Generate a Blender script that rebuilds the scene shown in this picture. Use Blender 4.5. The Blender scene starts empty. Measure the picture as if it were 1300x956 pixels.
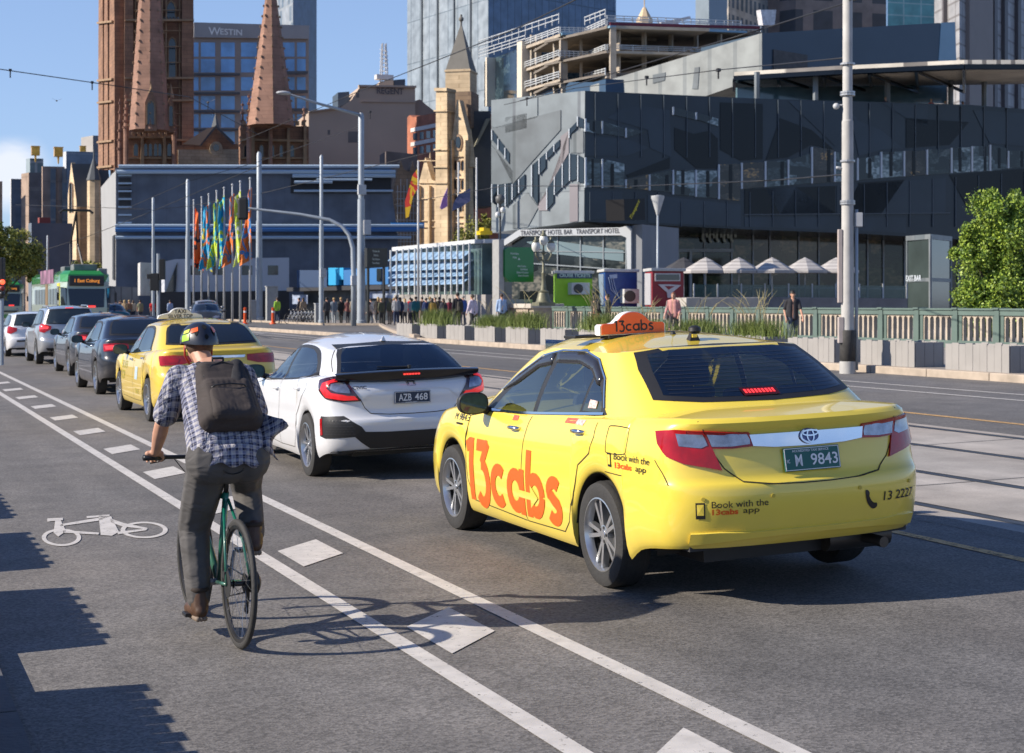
import bpy,bmesh,math,random
from mathutils import Vector,Matrix,noise
from mathutils.bvhtree import BVHTree
R=math.radians
sc=bpy.context.scene
FPX=2000.0;TH=math.atan(834/FPX);CAMZ=1.86;HZN=385
CT,ST=math.cos(TH),math.sin(TH)
cd=bpy.data.cameras.new("camera");cam=bpy.data.objects.new("camera",cd)
sc.collection.objects.link(cam);sc.camera=cam
cd.sensor_width=36;cd.lens=FPX/1300*36;cd.shift_y=-(478-HZN)/1300
cd.clip_start=0.2;cd.clip_end=4000
cam.location=(0,0,CAMZ);cam.rotation_euler=(R(90),0,-TH)
cd.dof.use_dof=True;cd.dof.focus_distance=10.5;cd.dof.aperture_fstop=6.5
SUN_EL=R(30);SUN_DIR=Vector((-.986*math.cos(SUN_EL),.165*math.cos(SUN_EL),math.sin(SUN_EL)))
w=bpy.data.worlds.new("World");sc.world=w;w.use_nodes=True
nt=w.node_tree;bg=nt.nodes["Background"]
sky=nt.nodes.new("ShaderNodeTexSky");sky.sky_type='NISHITA';sky.sun_disc=False
sky.sun_elevation=SUN_EL;sky.sun_rotation=math.atan2(SUN_DIR.x,SUN_DIR.y)
sky.air_density=1.0;sky.dust_density=0.0;sky.ozone_density=5.0;sky.altitude=0
_N,_L=nt.nodes,nt.links
def _mix(bt,f,a,b):
 q=_N.new("ShaderNodeMix");q.data_type='RGBA';q.blend_type=bt
 for k,v in((0,f),(6,a),(7,b)):
  if hasattr(v,'type')and not isinstance(v,(int,float,tuple)):_L.new(v,q.inputs[k])
  else:q.inputs[k].default_value=v
 return q.outputs[2]
tint=_mix('MULTIPLY',1.0,sky.outputs[0],(.92,.97,1.22,1))
_tc=_N.new("ShaderNodeTexCoord");_s0=_N.new("ShaderNodeSeparateXYZ");_L.new(_tc.outputs["Generated"],_s0.inputs[0]);_z0=_N.new("ShaderNodeMapRange");_z0.inputs[1].default_value=.12;_z0.inputs[2].default_value=.6;_z0.inputs[3].default_value=.46;_z0.inputs[4].default_value=.0;_L.new(_s0.outputs[2],_z0.inputs[0])
tint=_mix('MIX',_z0.outputs[0],tint,(4.6,6.2,8.6,1))
_mp=_N.new("ShaderNodeMapping");_mp.inputs["Scale"].default_value=(1,1,2.4)
_L.new(_tc.outputs["Generated"],_mp.inputs[0])
_nz=_N.new("ShaderNodeTexNoise");_nz.inputs["Scale"].default_value=7;_nz.inputs["Detail"].default_value=9;_nz.inputs["Roughness"].default_value=.55;_L.new(_mp.outputs[0],_nz.inputs["Vector"])
def _cloud(dirv,rad,lo,hi):
 d=_N.new("ShaderNodeVectorMath");d.operation='DISTANCE';_L.new(_tc.outputs["Generated"],d.inputs[0]);d.inputs[1].default_value=dirv
 r=_N.new("ShaderNodeMapRange");r.inputs[1].default_value=rad;r.inputs[2].default_value=rad*.2;_L.new(d.outputs["Value"],r.inputs[0])
 a=_N.new("ShaderNodeMath");a.operation='MULTIPLY';_L.new(r.outputs[0],a.inputs[0]);_L.new(_nz.outputs[0],a.inputs[1])
 c=_N.new("ShaderNodeMapRange");c.interpolation_type='SMOOTHSTEP';c.inputs[1].default_value=lo;c.inputs[2].default_value=hi;_L.new(a.outputs[0],c.inputs[0]);return c.outputs[0]
_cd=Vector(((-640/FPX)*CT+ST,(640/FPX)*ST+CT,165/FPX)).normalized()
tint=_mix('MIX',_cloud(_cd,.050,.24,.50),tint,(7.4,7.9,8.9,1))
_hi=_N.new("ShaderNodeMapRange");_hi.interpolation_type='SMOOTHSTEP';_hi.inputs[1].default_value=.56;_hi.inputs[2].default_value=.72;_L.new(_nz.outputs[0],_hi.inputs[0])
_sx=_N.new("ShaderNodeSeparateXYZ");_L.new(_tc.outputs["Generated"],_sx.inputs[0])
_up=_N.new("ShaderNodeMapRange");_up.inputs[1].default_value=-.35;_up.inputs[2].default_value=-.7;_L.new(_sx.outputs[1],_up.inputs[0])
_m2=_N.new("ShaderNodeMath");_m2.operation='MULTIPLY';_L.new(_hi.outputs[0],_m2.inputs[0]);_L.new(_up.outputs[0],_m2.inputs[1])
tint=_mix('MIX',_m2.outputs[0],tint,(9.0,9.4,10.2,1))
_L.new(tint,bg.inputs[0]);bg.inputs[1].default_value=0.082
sd=bpy.data.lights.new("sun",'SUN');sun=bpy.data.objects.new("sun",sd);sc.collection.objects.link(sun)
sd.energy=5.0;sd.angle=R(0.55);sd.color=(1,.905,.775)
sun.rotation_euler=SUN_DIR.to_track_quat('Z','Y').to_euler();sun.location=(-40,10,60)
sc.view_settings.view_transform='Standard';sc.view_settings.look='None'
sc.view_settings.exposure=0.5;sc.view_settings.gamma=1
sc.view_settings.use_curve_mapping=False
try:
 sc.cycles.use_denoising=True;sc.cycles.max_bounces=6;sc.cycles.transparent_max_bounces=8
 sc.cycles.caustics_reflective=False;sc.cycles.caustics_refractive=False
except Exception:pass
def W(px,py,D):
 X=(px-650)/FPX*D
 return Vector((X*CT+D*ST,-X*ST+D*CT,CAMZ-(py-HZN)/FPX*D))
def gz(u):return .02*(u-.65)if u<19.9 else .53
def G(px,py):
 z=.3
 for _ in range(12):
  D=FPX*(CAMZ-z)/max(py-HZN,.5);p=W(px,py,D);z=gz(p.x)
 return Vector((p.x,p.y,z))
def GU(px,u):
 t=(px-650)/FPX;s=(u*CT-t*u*ST)/(ST+t*CT)
 return Vector((u,s,gz(u)))
def depth(p):return p.x*ST+p.y*CT
def auto_depth(x0,D0,x1,k=.28):
 X0=(x0-650)/FPX*D0;kr=(x1-650)/FPX;return D0+k*(kr*D0-X0)/(1-k*kr)
class Pl:
 def __init__(s,x0,D0,x1,D1):
  if D1 is None:D1=auto_depth(x0,D0,x1)
  s.a=W(x0,HZN,D0);s.b=W(x1,HZN,D1);d=(s.b-s.a);s.d=d.normalized()
  s.n=Vector((s.d.y,-s.d.x,0))
  if s.n.dot(Vector((0,0,CAMZ))-s.a)<0:s.n=-s.n
 def at(s,px,py,off=0.0):
  r=W(px,py,1.0)-Vector((0,0,CAMZ));c=Vector((0,0,CAMZ))
  t=(s.a-c).dot(s.n)/r.dot(s.n)
  return c+r*t+s.n*off
MATS={}
def nodes(m):m.use_nodes=True;return m.node_tree,m.node_tree.nodes["Principled BSDF"]
def mat(name,col,rough=.6,metal=0,coat=0,var=.12,scale=6.0,bump=0,emit=None,spec=None,alpha=None,var2=0,trans=0):
 if name in MATS:return MATS[name]
 m=bpy.data.materials.new(name);t,b=nodes(m);L=t.links;N=t.nodes
 c=(*col,1)
 b.inputs["Base Color"].default_value=c
 b.inputs["Roughness"].default_value=rough;b.inputs["Metallic"].default_value=metal
 if coat:b.inputs["Coat Weight"].default_value=coat;b.inputs["Coat Roughness"].default_value=.04
 if spec is not None:b.inputs["Specular IOR Level"].default_value=spec
 if trans:b.inputs["Transmission Weight"].default_value=trans
 if alpha is not None:b.inputs["Alpha"].default_value=alpha
 tc=N.new("ShaderNodeTexCoord")
 if var:
  nz=N.new("ShaderNodeTexNoise");nz.inputs["Scale"].default_value=scale;nz.inputs["Detail"].default_value=5
  L.new(tc.outputs["Object"],nz.inputs["Vector"])
  mr=N.new("ShaderNodeMapRange");mr.inputs[1].default_value=.25;mr.inputs[2].default_value=.75
  mr.inputs[3].default_value=1-var;mr.inputs[4].default_value=1+var
  L.new(nz.outputs[0],mr.inputs[0])
  mx=N.new("ShaderNodeMix");mx.data_type='RGBA';mx.blend_type='MULTIPLY';mx.inputs[0].default_value=1
  mx.inputs[6].default_value=c;L.new(mr.outputs[0],mx.inputs[7]);L.new(mx.outputs[2],b.inputs["Base Color"])
  m["_mix"]=mx.name
 if bump:
  n2=N.new("ShaderNodeTexNoise");n2.inputs["Scale"].default_value=scale*4;n2.inputs["Detail"].default_value=4
  L.new(tc.outputs["Object"],n2.inputs["Vector"])
  bp=N.new("ShaderNodeBump");bp.inputs[0].default_value=bump;bp.inputs[1].default_value=.02
  L.new(n2.outputs[0],bp.inputs["Height"]);L.new(bp.outputs[0],b.inputs["Normal"])
 if emit:
  b.inputs["Emission Color"].default_value=(*emit[0],1);b.inputs["Emission Strength"].default_value=emit[1]
 MATS[name]=m;return m
def brickmat(name,c1,c2,mortar,sx,sy,ms=.02,rough=.85,offset=.5,bump=.3):
 """courses of blocks, laid out from the object's own coordinates on whichever wall they are on"""
 if name in MATS:return MATS[name]
 m=bpy.data.materials.new(name);t,b=nodes(m);L=t.links;N=t.nodes
 tc=N.new("ShaderNodeTexCoord");sp=N.new("ShaderNodeSeparateXYZ");L.new(tc.outputs["Object"],sp.inputs[0])
 ad=N.new("ShaderNodeMath");ad.operation='ADD';L.new(sp.outputs[0],ad.inputs[0]);L.new(sp.outputs[1],ad.inputs[1])
 cb=N.new("ShaderNodeCombineXYZ");L.new(ad.outputs[0],cb.inputs[0]);L.new(sp.outputs[2],cb.inputs[1])
 br=N.new("ShaderNodeTexBrick");L.new(cb.outputs[0],br.inputs["Vector"]);br.offset=offset
 br.inputs["Color1"].default_value=(*c1,1);br.inputs["Color2"].default_value=(*c2,1);br.inputs["Mortar"].default_value=(*mortar,1)
 br.inputs["Scale"].default_value=1;br.inputs["Mortar Size"].default_value=ms;br.inputs["Brick Width"].default_value=sx;br.inputs["Row Height"].default_value=sy
 nz=N.new("ShaderNodeTexNoise");nz.inputs["Scale"].default_value=.6;nz.inputs["Detail"].default_value=8;L.new(tc.outputs["Object"],nz.inputs["Vector"])
 mr=N.new("ShaderNodeMapRange");mr.inputs[1].default_value=.3;mr.inputs[2].default_value=.7;mr.inputs[3].default_value=.72;mr.inputs[4].default_value=1.18
 L.new(nz.outputs[0],mr.inputs[0]);mx=N.new("ShaderNodeMix");mx.data_type='RGBA';mx.blend_type='MULTIPLY';mx.inputs[0].default_value=1
 L.new(br.outputs[0],mx.inputs[6]);L.new(mr.outputs[0],mx.inputs[7]);L.new(mx.outputs[2],b.inputs["Base Color"])
 b.inputs["Roughness"].default_value=rough
 MATS[name]=m;return m
class MB:
 def __init__(s):s.v=[];s.f=[];s.m=[];s.mi=0
 def add(s,vs,fs,M=None):
  o=len(s.v)
  s.v+=[tuple(M@Vector(p))if M else tuple(p)for p in vs]
  s.f+=[tuple(i+o for i in f)for f in fs];s.m+=[s.mi]*len(fs);return s
 def box(s,c,d,M=None,top=None):
  x,y,z=(k/2 for k in d);cx,cy,cz=c;tx,ty=top or(1,1)
  vs=[(cx-x,cy-y,cz-z),(cx+x,cy-y,cz-z),(cx+x,cy+y,cz-z),(cx-x,cy+y,cz-z),(cx-x*tx,cy-y*ty,cz+z),(cx+x*tx,cy-y*ty,cz+z),(cx+x*tx,cy+y*ty,cz+z),(cx-x*tx,cy+y*ty,cz+z)]
  return s.add(vs,[(0,3,2,1),(4,5,6,7),(0,1,5,4),(1,2,6,5),(2,3,7,6),(3,0,4,7)],M)
 def quad(s,a,b,c,d):return s.add([a,b,c,d],[(0,1,2,3)])
 def hexa(s,a,b):
  n=len(a);return s.add(list(a)+list(b),[tuple(range(n-1,-1,-1)),tuple(range(n,2*n))]+[(i,(i+1)%n,n+(i+1)%n,n+i)for i in range(n)])
 def poly(s,pl,pts,th,off=0.0):
  return s.hexa([pl.at(x,y,off)for x,y in pts],[pl.at(x,y,off-th)for x,y in pts])if False else s.hexa([pl.at(x,y,off)for x,y in pts],[pl.at(x,y,off)-pl.n*th for x,y in pts])
 def tube(s,pts,r,n=8,caps=True,M=None):
  pts=[Vector(p)for p in pts];k=len(pts);rs=r if isinstance(r,(list,tuple))else[r]*k
  vs=[];fs=[];up=None
  for i,p in enumerate(pts):
   d=(pts[min(i+1,k-1)]-pts[max(i-1,0)]).normalized()
   if up is None:a=d.orthogonal().normalized()
   else:a=(up-d*up.dot(d));a=a.normalized()if a.length>1e-6 else d.orthogonal().normalized()
   up=a;b=d.cross(a)
   for j in range(n):
    t=2*math.pi*j/n;vs.append(p+(a*math.cos(t)+b*math.sin(t))*rs[i])
  for i in range(k-1):
   for j in range(n):fs.append((i*n+j,i*n+(j+1)%n,(i+1)*n+(j+1)%n,(i+1)*n+j))
  if caps:fs.append(tuple(range(n-1,-1,-1)));fs.append(tuple(range((k-1)*n,k*n)))
  return s.add(vs,fs,M)
 def lathe(s,prof,n=16,M=None,c=(0,0,0),caps=True):
  vs=[];fs=[];k=len(prof)
  for r,z in prof:
   for j in range(n):
    t=2*math.pi*j/n;vs.append((c[0]+r*math.cos(t),c[1]+r*math.sin(t),c[2]+z))
  for i in range(k-1):
   for j in range(n):fs.append((i*n+j,i*n+(j+1)%n,(i+1)*n+(j+1)%n,(i+1)*n+j))
  if caps and prof[0][0]>1e-5:fs.append(tuple(range(n-1,-1,-1)))
  if caps and prof[-1][0]>1e-5:fs.append(tuple(range((k-1)*n,k*n)))
  return s.add(vs,fs,M)
 def ell(s,c,r,n=14,k=9,M=None):
  c=Vector(c);prof=[(math.sin(math.pi*i/(k-1)),-math.cos(math.pi*i/(k-1)))for i in range(k)]
  vs=[];fs=[]
  for a,b in prof:
   for j in range(n):
    t=2*math.pi*j/n;vs.append((c.x+r[0]*a*math.cos(t),c.y+r[1]*a*math.sin(t),c.z+r[2]*b))
  for i in range(k-1):
   for j in range(n):fs.append((i*n+j,i*n+(j+1)%n,(i+1)*n+(j+1)%n,(i+1)*n+j))
  return s.add(vs,fs,M)
 def grid(s,P):
  n,k=len(P),len(P[0]);return s.add([p for r in P for p in r],[(i*k+j,i*k+j+1,(i+1)*k+j+1,(i+1)*k+j)for i in range(n-1)for j in range(k-1)])
 def build(s,name,m,parent=None,smooth=False,loc=None,weld=False,bevel=0,auto=None):
  me=bpy.data.meshes.new(name)
  o=bpy.data.objects.new(name,me);sc.collection.objects.link(o)
  org=Vector(loc)if loc is not None else None
  vs=[tuple(Vector(p)-org)for p in s.v]if org else s.v
  me.from_pydata(vs,[],s.f)
  for mm in(m if isinstance(m,(list,tuple))else[m]):me.materials.append(mm)
  me.polygons.foreach_set("material_index",s.m)
  bm=bmesh.new();bm.from_mesh(me)
  if weld:bmesh.ops.remove_doubles(bm,verts=bm.verts,dist=1e-4)
  bmesh.ops.recalc_face_normals(bm,faces=bm.faces)
  bm.to_mesh(me);bm.free()
  if smooth:
   me.polygons.foreach_set("use_smooth",[True]*len(me.polygons))
   if auto:
    try:me.set_sharp_from_angle(angle=R(auto))
    except Exception:pass
  if org:o.location=org
  if parent:o.parent=parent
  if bevel:
   b=o.modifiers.new("bevel",'BEVEL');b.width=bevel;b.segments=2;b.limit_method='ANGLE'
  return o
def tag(o,label=None,cat=None,group=None,kind=None):
 if label:o['label']=label
 if cat:o['category']=cat
 if group:o['group']=group
 if kind:o['kind']=kind
 return o
def thing(name,label,cat,loc=(0,0,0),rz=0,group=None,ry=0):
 o=bpy.data.objects.new(name,None);o.empty_display_size=.2;sc.collection.objects.link(o)
 o.location=loc;o.rotation_euler=(0,ry,rz);return tag(o,label,cat,group)
KIDS={}
def copy_tree(o,parent=None,top=True):
 c=o.copy();sc.collection.objects.link(c)
 if not top:c.parent=parent
 for ch in[x for x in o.children]:copy_tree(ch,c,False)
 return c
def lettering(txt,size=1.0,bold=0.0,sx=1.0,ext=0.0,align='CENTER',sp=1.0):
 """lettering as a flat mesh: list of verts, faces (x right, y up)"""
 cu=bpy.data.curves.new("t",'FONT');cu.body=txt;cu.size=size;cu.offset=bold;cu.extrude=ext
 cu.align_x=align;cu.align_y='CENTER';cu.resolution_u=4;cu.space_character=sp
 o=bpy.data.objects.new("t",cu);sc.collection.objects.link(o)
 dg=bpy.context.evaluated_depsgraph_get();me=bpy.data.meshes.new_from_object(o.evaluated_get(dg))
 vs=[(v.co.x*sx,v.co.y,v.co.z)for v in me.vertices];fs=[tuple(p.vertices)for p in me.polygons]
 bpy.data.objects.remove(o);bpy.data.meshes.remove(me);bpy.data.curves.remove(cu)
 return vs,fs
def put_text(mb,txt,M,**k):
 vs,fs=lettering(txt,**k);mb.add(vs,fs,M)
def ribbon(path,wd):
 """a thick pen stroke along a path -> flat verts and faces"""
 L=[];k=len(path)
 for i,p in enumerate(path):
  a=path[max(i-1,0)];b=path[min(i+1,k-1)];dx,dy=b[0]-a[0],b[1]-a[1];l=math.hypot(dx,dy)or 1
  L+=[(p[0]-dy/l*wd/2,p[1]+dx/l*wd/2),(p[0]+dy/l*wd/2,p[1]-dx/l*wd/2)]
 return L,[(2*i,2*i+1,2*i+3,2*i+2)for i in range(k-1)]
def arc(cx,cy,rx,ry,a0,a1,n=18):return[(cx+rx*math.cos(R(a0+(a1-a0)*i/n)),cy+ry*math.sin(R(a0+(a1-a0)*i/n)))for i in range(n+1)]
def pen(ch,w_=.26):
 """bold rounded letters drawn with a pen, x-height 1, returns strokes"""
 r=.5-w_/2
 if ch=='c':return[arc(.5,.5,r,r,48,312)],.88
 if ch=='a':return[arc(.5,.5,r,r,0,360),[(1-w_/2,0),(1-w_/2,1)]],1.0
 if ch=='b':return[arc(.5,.5,r,r,0,360),[(w_/2,0),(w_/2,1.45)]],1.0
 if ch=='s':return[arc(.40,.70,.26,.5-w_/2-.20+.03,35,200,10)+[(.22,.62),(.38,.52),(.56,.44)]+arc(.38,.29,.26,.5-w_/2-.21+.03,20,-150,10)],.76
 if ch=='1':return[[(.02,1.22),(.22,1.32),(.36,1.45-w_/2)],[(.36-.02,0),(.36-.02,1.45)]],.50
 if ch=='3':return[[(.06,1.45-w_/2),(.72,1.45-w_/2)],[(.74,1.40),(.42,.90)],arc(.42,.45,.36,.45-w_/2+.13,95,-140,18)],.86
def pen_word(word,gap=.10,w_=.26):
 out=[];x=0
 for ch in word:
  st,adv=pen(ch,w_)
  for p in st:V,F=ribbon([(a+x,b)for a,b in p],w_);out.append((ch,V,F))
  x+=adv+gap
 return out,x-gap
def frameM(o,ex,ey):
 ex=Vector(ex).normalized();ey=Vector(ey).normalized();ez=ex.cross(ey)
 return Matrix(((ex.x,ey.x,ez.x,o[0]),(ex.y,ey.y,ez.y,o[1]),(ex.z,ey.z,ez.z,o[2]),(0,0,0,1)))
 # ================================================================ the ground, road and footpaths
def asphalt(name,base,warm,spk=(.62,1.45)):
 m=bpy.data.materials.new(name);t,b=nodes(m);L=t.links;N=t.nodes
 tc=N.new("ShaderNodeTexCoord")
 def nz(s,d=5,st=None):
  n=N.new("ShaderNodeTexNoise");n.inputs["Scale"].default_value=s;n.inputs["Detail"].default_value=d
  if st:
   mp=N.new("ShaderNodeMapping");mp.inputs["Scale"].default_value=st;L.new(tc.outputs["Object"],mp.inputs[0]);L.new(mp.outputs[0],n.inputs["Vector"])
  else:L.new(tc.outputs["Object"],n.inputs["Vector"])
  return n
 def mr(n,lo,hi,a=.3,c=.7):
  r=N.new("ShaderNodeMapRange");r.inputs[1].default_value=a;r.inputs[2].default_value=c;r.inputs[3].default_value=lo;r.inputs[4].default_value=hi
  L.new(n.outputs[0],r.inputs[0]);return r
 def mul(x,y):
  q=N.new("ShaderNodeMath");q.operation='MULTIPLY';L.new(x.outputs[0],q.inputs[0]);L.new(y.outputs[0],q.inputs[1]);return q
 a=mul(mr(nz(.35,6,(1,.3,1)),.74,1.22),mr(nz(2.2,7),.84,1.16))
 vo=N.new("ShaderNodeTexVoronoi");vo.inputs["Scale"].default_value=75;L.new(tc.outputs["Object"],vo.inputs["Vector"])
 sp=N.new("ShaderNodeSeparateColor");L.new(vo.outputs["Color"],sp.inputs[0])
 r=N.new("ShaderNodeMapRange");r.inputs[3].default_value=spk[0];r.inputs[4].default_value=spk[1];L.new(sp.outputs[0],r.inputs[0])
 a=mul(a,r)
 a=mul(a,mr(nz(1.1,3,(2.2,.02,1)),.9,1.1))
 cr=N.new("ShaderNodeMix");cr.data_type='RGBA';cr.inputs[6].default_value=(*base,1);cr.inputs[7].default_value=(*warm,1)
 L.new(mr(nz(.25,4),0,1,.35,.65).outputs[0],cr.inputs[0])
 mx=N.new("ShaderNodeMix");mx.data_type='RGBA';mx.blend_type='MULTIPLY';mx.inputs[0].default_value=1
 L.new(cr.outputs[2],mx.inputs[6]);L.new(a.outputs[0],mx.inputs[7]);L.new(mx.outputs[2],b.inputs["Base Color"])
 b.inputs["Roughness"].default_value=.78
 bp=N.new("ShaderNodeBump");bp.inputs[0].default_value=.3;bp.inputs[1].default_value=.005
 L.new(vo.outputs["Distance"],bp.inputs["Height"]);L.new(bp.outputs[0],b.inputs["Normal"])
 MATS[name]=m;return m
A_LANE=asphalt("asphalt_lane",(.132,.126,.120),(.148,.132,.116))
A_BIKE=asphalt("asphalt_bike",(.144,.137,.130),(.156,.142,.127))
A_FAR=asphalt("asphalt_far",(.11,.108,.108),(.125,.117,.108))
CONC=asphalt("concrete_slab",(.34,.315,.285),(.38,.335,.29),(.92,1.08))
PAVE=brickmat("paving",(.16,.155,.15),(.19,.18,.175),(.09,.09,.09),.6,.3,.012)
def worn_paint(name,col,thr=.40):
 m=mat(name,col,.6,var=.16,scale=9)
 t=m.node_tree;b=t.nodes["Principled BSDF"];N=t.nodes;L=t.links
 tc=N.new("ShaderNodeTexCoord");n=N.new("ShaderNodeTexNoise");n.inputs["Scale"].default_value=26;n.inputs["Detail"].default_value=8;n.inputs["Roughness"].default_value=.75
 L.new(tc.outputs["Object"],n.inputs["Vector"]);r=N.new("ShaderNodeMapRange");r.inputs[1].default_value=thr-.05;r.inputs[2].default_value=thr+.03
 L.new(n.outputs[0],r.inputs[0]);L.new(r.outputs[0],b.inputs["Alpha"]);return m
PAINT=worn_paint("road_paint",(.56,.53,.49),.38)
PAINT_FAINT=worn_paint("road_paint_worn",(.42,.39,.35),.48)
PAINT_YEL=worn_paint("road_paint_yellow",(.55,.33,.12),.44)
def strip(mb,u0,u1,s0,s1,dz=0.0,n=1):
 mb.add([(u0,s0,gz(min(u0,19.89))+dz),(u1,s0,gz(min(u1,19.89))+dz),(u1,s1,gz(min(u1,19.89))+dz),(u0,s1,gz(min(u0,19.89))+dz)],[(0,1,2,3)])
m=MB();m.quad((-2500,-2500,-.12),(2500,-2500,-.12),(2500,2500,-.12),(-2500,2500,-.12));tag(m.build("ground",mat("far_ground",(.09,.085,.08),.9,scale=.1)),kind='structure')
for nm,u0,u1,mt in(("road_bike_lane",.65,2.66,A_BIKE),("road",2.66,8.05,A_LANE),("tram_track_bed",8.05,13.1,CONC),("road_far_lanes",13.1,19.9,A_FAR)):
 m=MB();strip(m,u0,u1,-12,420);tag(m.build(nm,mt),kind='structure')
m=MB();m.add([(.65,150,0),(.65,178,0),(-160,178,0),(-160,150,0)],[(0,1,2,3)]);tag(m.build("side_street",A_LANE),kind='structure')
m=MB();m.box((-5.0,66,-.01),(11,168,.2));tag(m.build("footpath_near",PAVE),kind='structure')
m=MB()
for k in range(70):m.box((.575,-11+1.21*k*2+0,-.02),(.149,2.40,.216))
tag(m.build("kerb_near",mat("bluestone",(.10,.10,.105),.8,scale=8,bump=.4)),kind='structure')
m=MB();m.box((70.15,20,.43),(100,206,.2));tag(m.build("footpath_far",mat("plaza",(.26,.235,.21),.8,scale=1.2)),kind='structure')
m=MB()
for k in range(72):m.box((20.02,-11+1.9*k,.42),(.26,1.885,.24))
tag(m.build("kerb_far",mat("kerb_stone",(.40,.33,.26),.8,scale=3,var=.25,bump=.4),bevel=.02),kind='structure')
def line(nm,u0,u1,s0,s1,mt,dz=.005):
 m=MB();strip(m,u0,u1,s0,s1,dz);return tag(m.build(nm,mt),kind='structure')
line("lane_line",2.64,2.75,3,150,PAINT);line("lane_line",3.42,3.53,3,150,PAINT)
line("centre_line",7.20,7.30,3,120,PAINT_YEL);line("centre_line",14.05,14.17,3,130,PAINT_YEL)
line("lane_line",16.9,16.99,3,130,PAINT);line("lane_line",17.78,17.87,3,130,PAINT)
RAIL=mat("rail_steel",(.10,.09,.085),.35,metal=.8)
for u in(8.33,9.765,11.38,12.815):
 line("tram_rail",u-.05,u+.05,-5,400,RAIL,.004);line("tram_rail_groove",u+.055,u+.085,-5,400,mat("groove",(.02,.02,.02),.9),.004)
for i in range(46):
 s0=8.37-2.92+i*2.92 if i else 5.5
 m=MB();m.add([(2.85,s0-.73,gz(2.85)+.005),(3.25,s0-.33,gz(3.25)+.005),(3.25,s0+.40,gz(3.25)+.005),(2.85,s0,gz(2.85)+.005)],[(0,1,2,3)])
 tag(m.build("road_block_marking",PAINT),kind='structure')
m=MB();J=[(19.9,57),(22,66),(26,80),(29,90),(26,92),(26,230),(19.9,230)]
m.add([(u,s,.534)for u,s in J],[tuple(range(len(J)))]);tag(m.build("slip_road",A_FAR),kind='structure')
m=MB()
for(a,b)in(((26.1,92),(26.1,230)),((29,90.2),(26,92.2)),((19.9,57.2),(22,66)),((22,66),(26,80)),((26,80),(29,90))):
 a=Vector((*a,.59));b=Vector((*b,.59));d=(b-a).normalized();n=Vector((d.y,-d.x,0))*.11
 m.hexa([a-n+Vector((0,0,-.1)),a+n+Vector((0,0,-.1)),b+n+Vector((0,0,-.1)),b-n+Vector((0,0,-.1))],[a-n+Vector((0,0,.07)),a+n+Vector((0,0,.07)),b+n+Vector((0,0,.07)),b-n+Vector((0,0,.07))])
tag(m.build("kerb_junction",MATS["kerb_stone"]),kind='structure')
for a,b in(((335,430),(250,414)),((410,437),(300,419))):
 p,q=G(*a),G(*b);m=MB();d=(q-p).normalized();n=Vector((d.y,-d.x,0))*.06
 m.add([(v.x,v.y,.54)for v in(p-n,p+n,q+n,q-n)],[(0,1,2,3)]);tag(m.build("junction_line",PAINT),kind='structure')
m=MB();m.add([(17.05,26.5,gz(17)+.005),(17.7,27.3,gz(17.7)+.005),(17.7,29.2,gz(17.7)+.005),(17.05,28.4,gz(17)+.005)],[(0,1,2,3)]);tag(m.build("road_block_marking",PAINT),kind='structure')
def arcs(c,r0,r1,n=40,sq=1.0):
 vs=[];fs=[]
 for i in range(n):
  t=2*math.pi*i/n
  vs+=[(c[0]+r0*math.cos(t),c[1]+r0*math.sin(t)*sq),(c[0]+r1*math.cos(t),c[1]+r1*math.sin(t)*sq)]
 for i in range(n):j=(i+1)%n;fs.append((2*i,2*i+1,2*j+1,2*j))
 return vs,fs
m=MB()
def pix_ring(cx,cy,rx,ry,wd,n=44):
 vs=[];fs=[]
 for i in range(n):
  t=2*math.pi*i/n
  for k in(1,1-wd):
   p=G(cx+rx*k*math.cos(t),cy+ry*k*math.sin(t));vs.append((p.x,p.y,gz(p.x)+.005))
 for i in range(n):j=(i+1)%n;fs.append((2*i,2*i+1,2*j+1,2*j))
 m.add(vs,fs)
def pix_bar(*pts):
 g=[G(*p)for p in pts];m.add([(p.x,p.y,gz(p.x)+.0055)for p in g],[tuple(range(len(g)))])
pix_ring(183,673.5,30,10.5,.20);pix_ring(78,683,25,11,.22)
pix_bar((125,655),(141,656),(151,676),(142,681),(128,680))
pix_bar((141,656),(134,656),(131,660),(124,662),(76,669),(78,666),(120,659))
pix_bar((110,656),(139,654),(139,656.5),(110,658.5));pix_bar((60,659),(80,658),(80,661),(60,663));pix_bar((70,662),(77,661),(84,675),(74,682),(68,677))
pix_bar((80,674),(126,677),(125,679.5),(80,677));pix_bar((140,659),(158,665),(187,671),(187,673),(155,669),(141,664));pix_bar((148,676),(186,672),(186,674),(150,679))
tag(m.build("bicycle_lane_symbol",PAINT),kind='structure')
SEAL=mat("bitumen_seal",(.035,.033,.032),.5,var=.2)
def crack(pts,w_=.012):
 P=[];random.seed(int(pts[0][0]*100))
 for(a,b),(c,d)in zip(pts,pts[1:]):
  n=max(2,int(math.dist((a,b),(c,d))/.12));P+=[(a+(c-a)*i/n+random.uniform(-.02,.02),b+(d-b)*i/n+random.uniform(-.02,.02))for i in range(n)]
 m=MB();L=[(x-w_/2*random.uniform(.4,1.3),y,gz(x)+.0075)for x,y in P];Q=[(x+w_/2*random.uniform(.4,1.3),y+w_*.5,gz(x)+.0075)for x,y in P];m.grid([L,Q]);tag(m.build("road_seam",SEAL),kind='structure')
crack([(3.6,20),(5.6,20.3),(7.2,20.1)],.010);crack([(7.75,6),(7.8,14),(7.77,30)],.012)
m=MB();m.add([(15.0,24,gz(15)+.004),(16.6,24,gz(16.6)+.004),(16.6,31,gz(16.6)+.004),(15.0,31,gz(15)+.004)],[(0,1,2,3)]);tag(m.build("road_patch",asphalt("asphalt_patch",(.075,.073,.073),(.08,.076,.073))),kind='structure')
m=MB()
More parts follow.
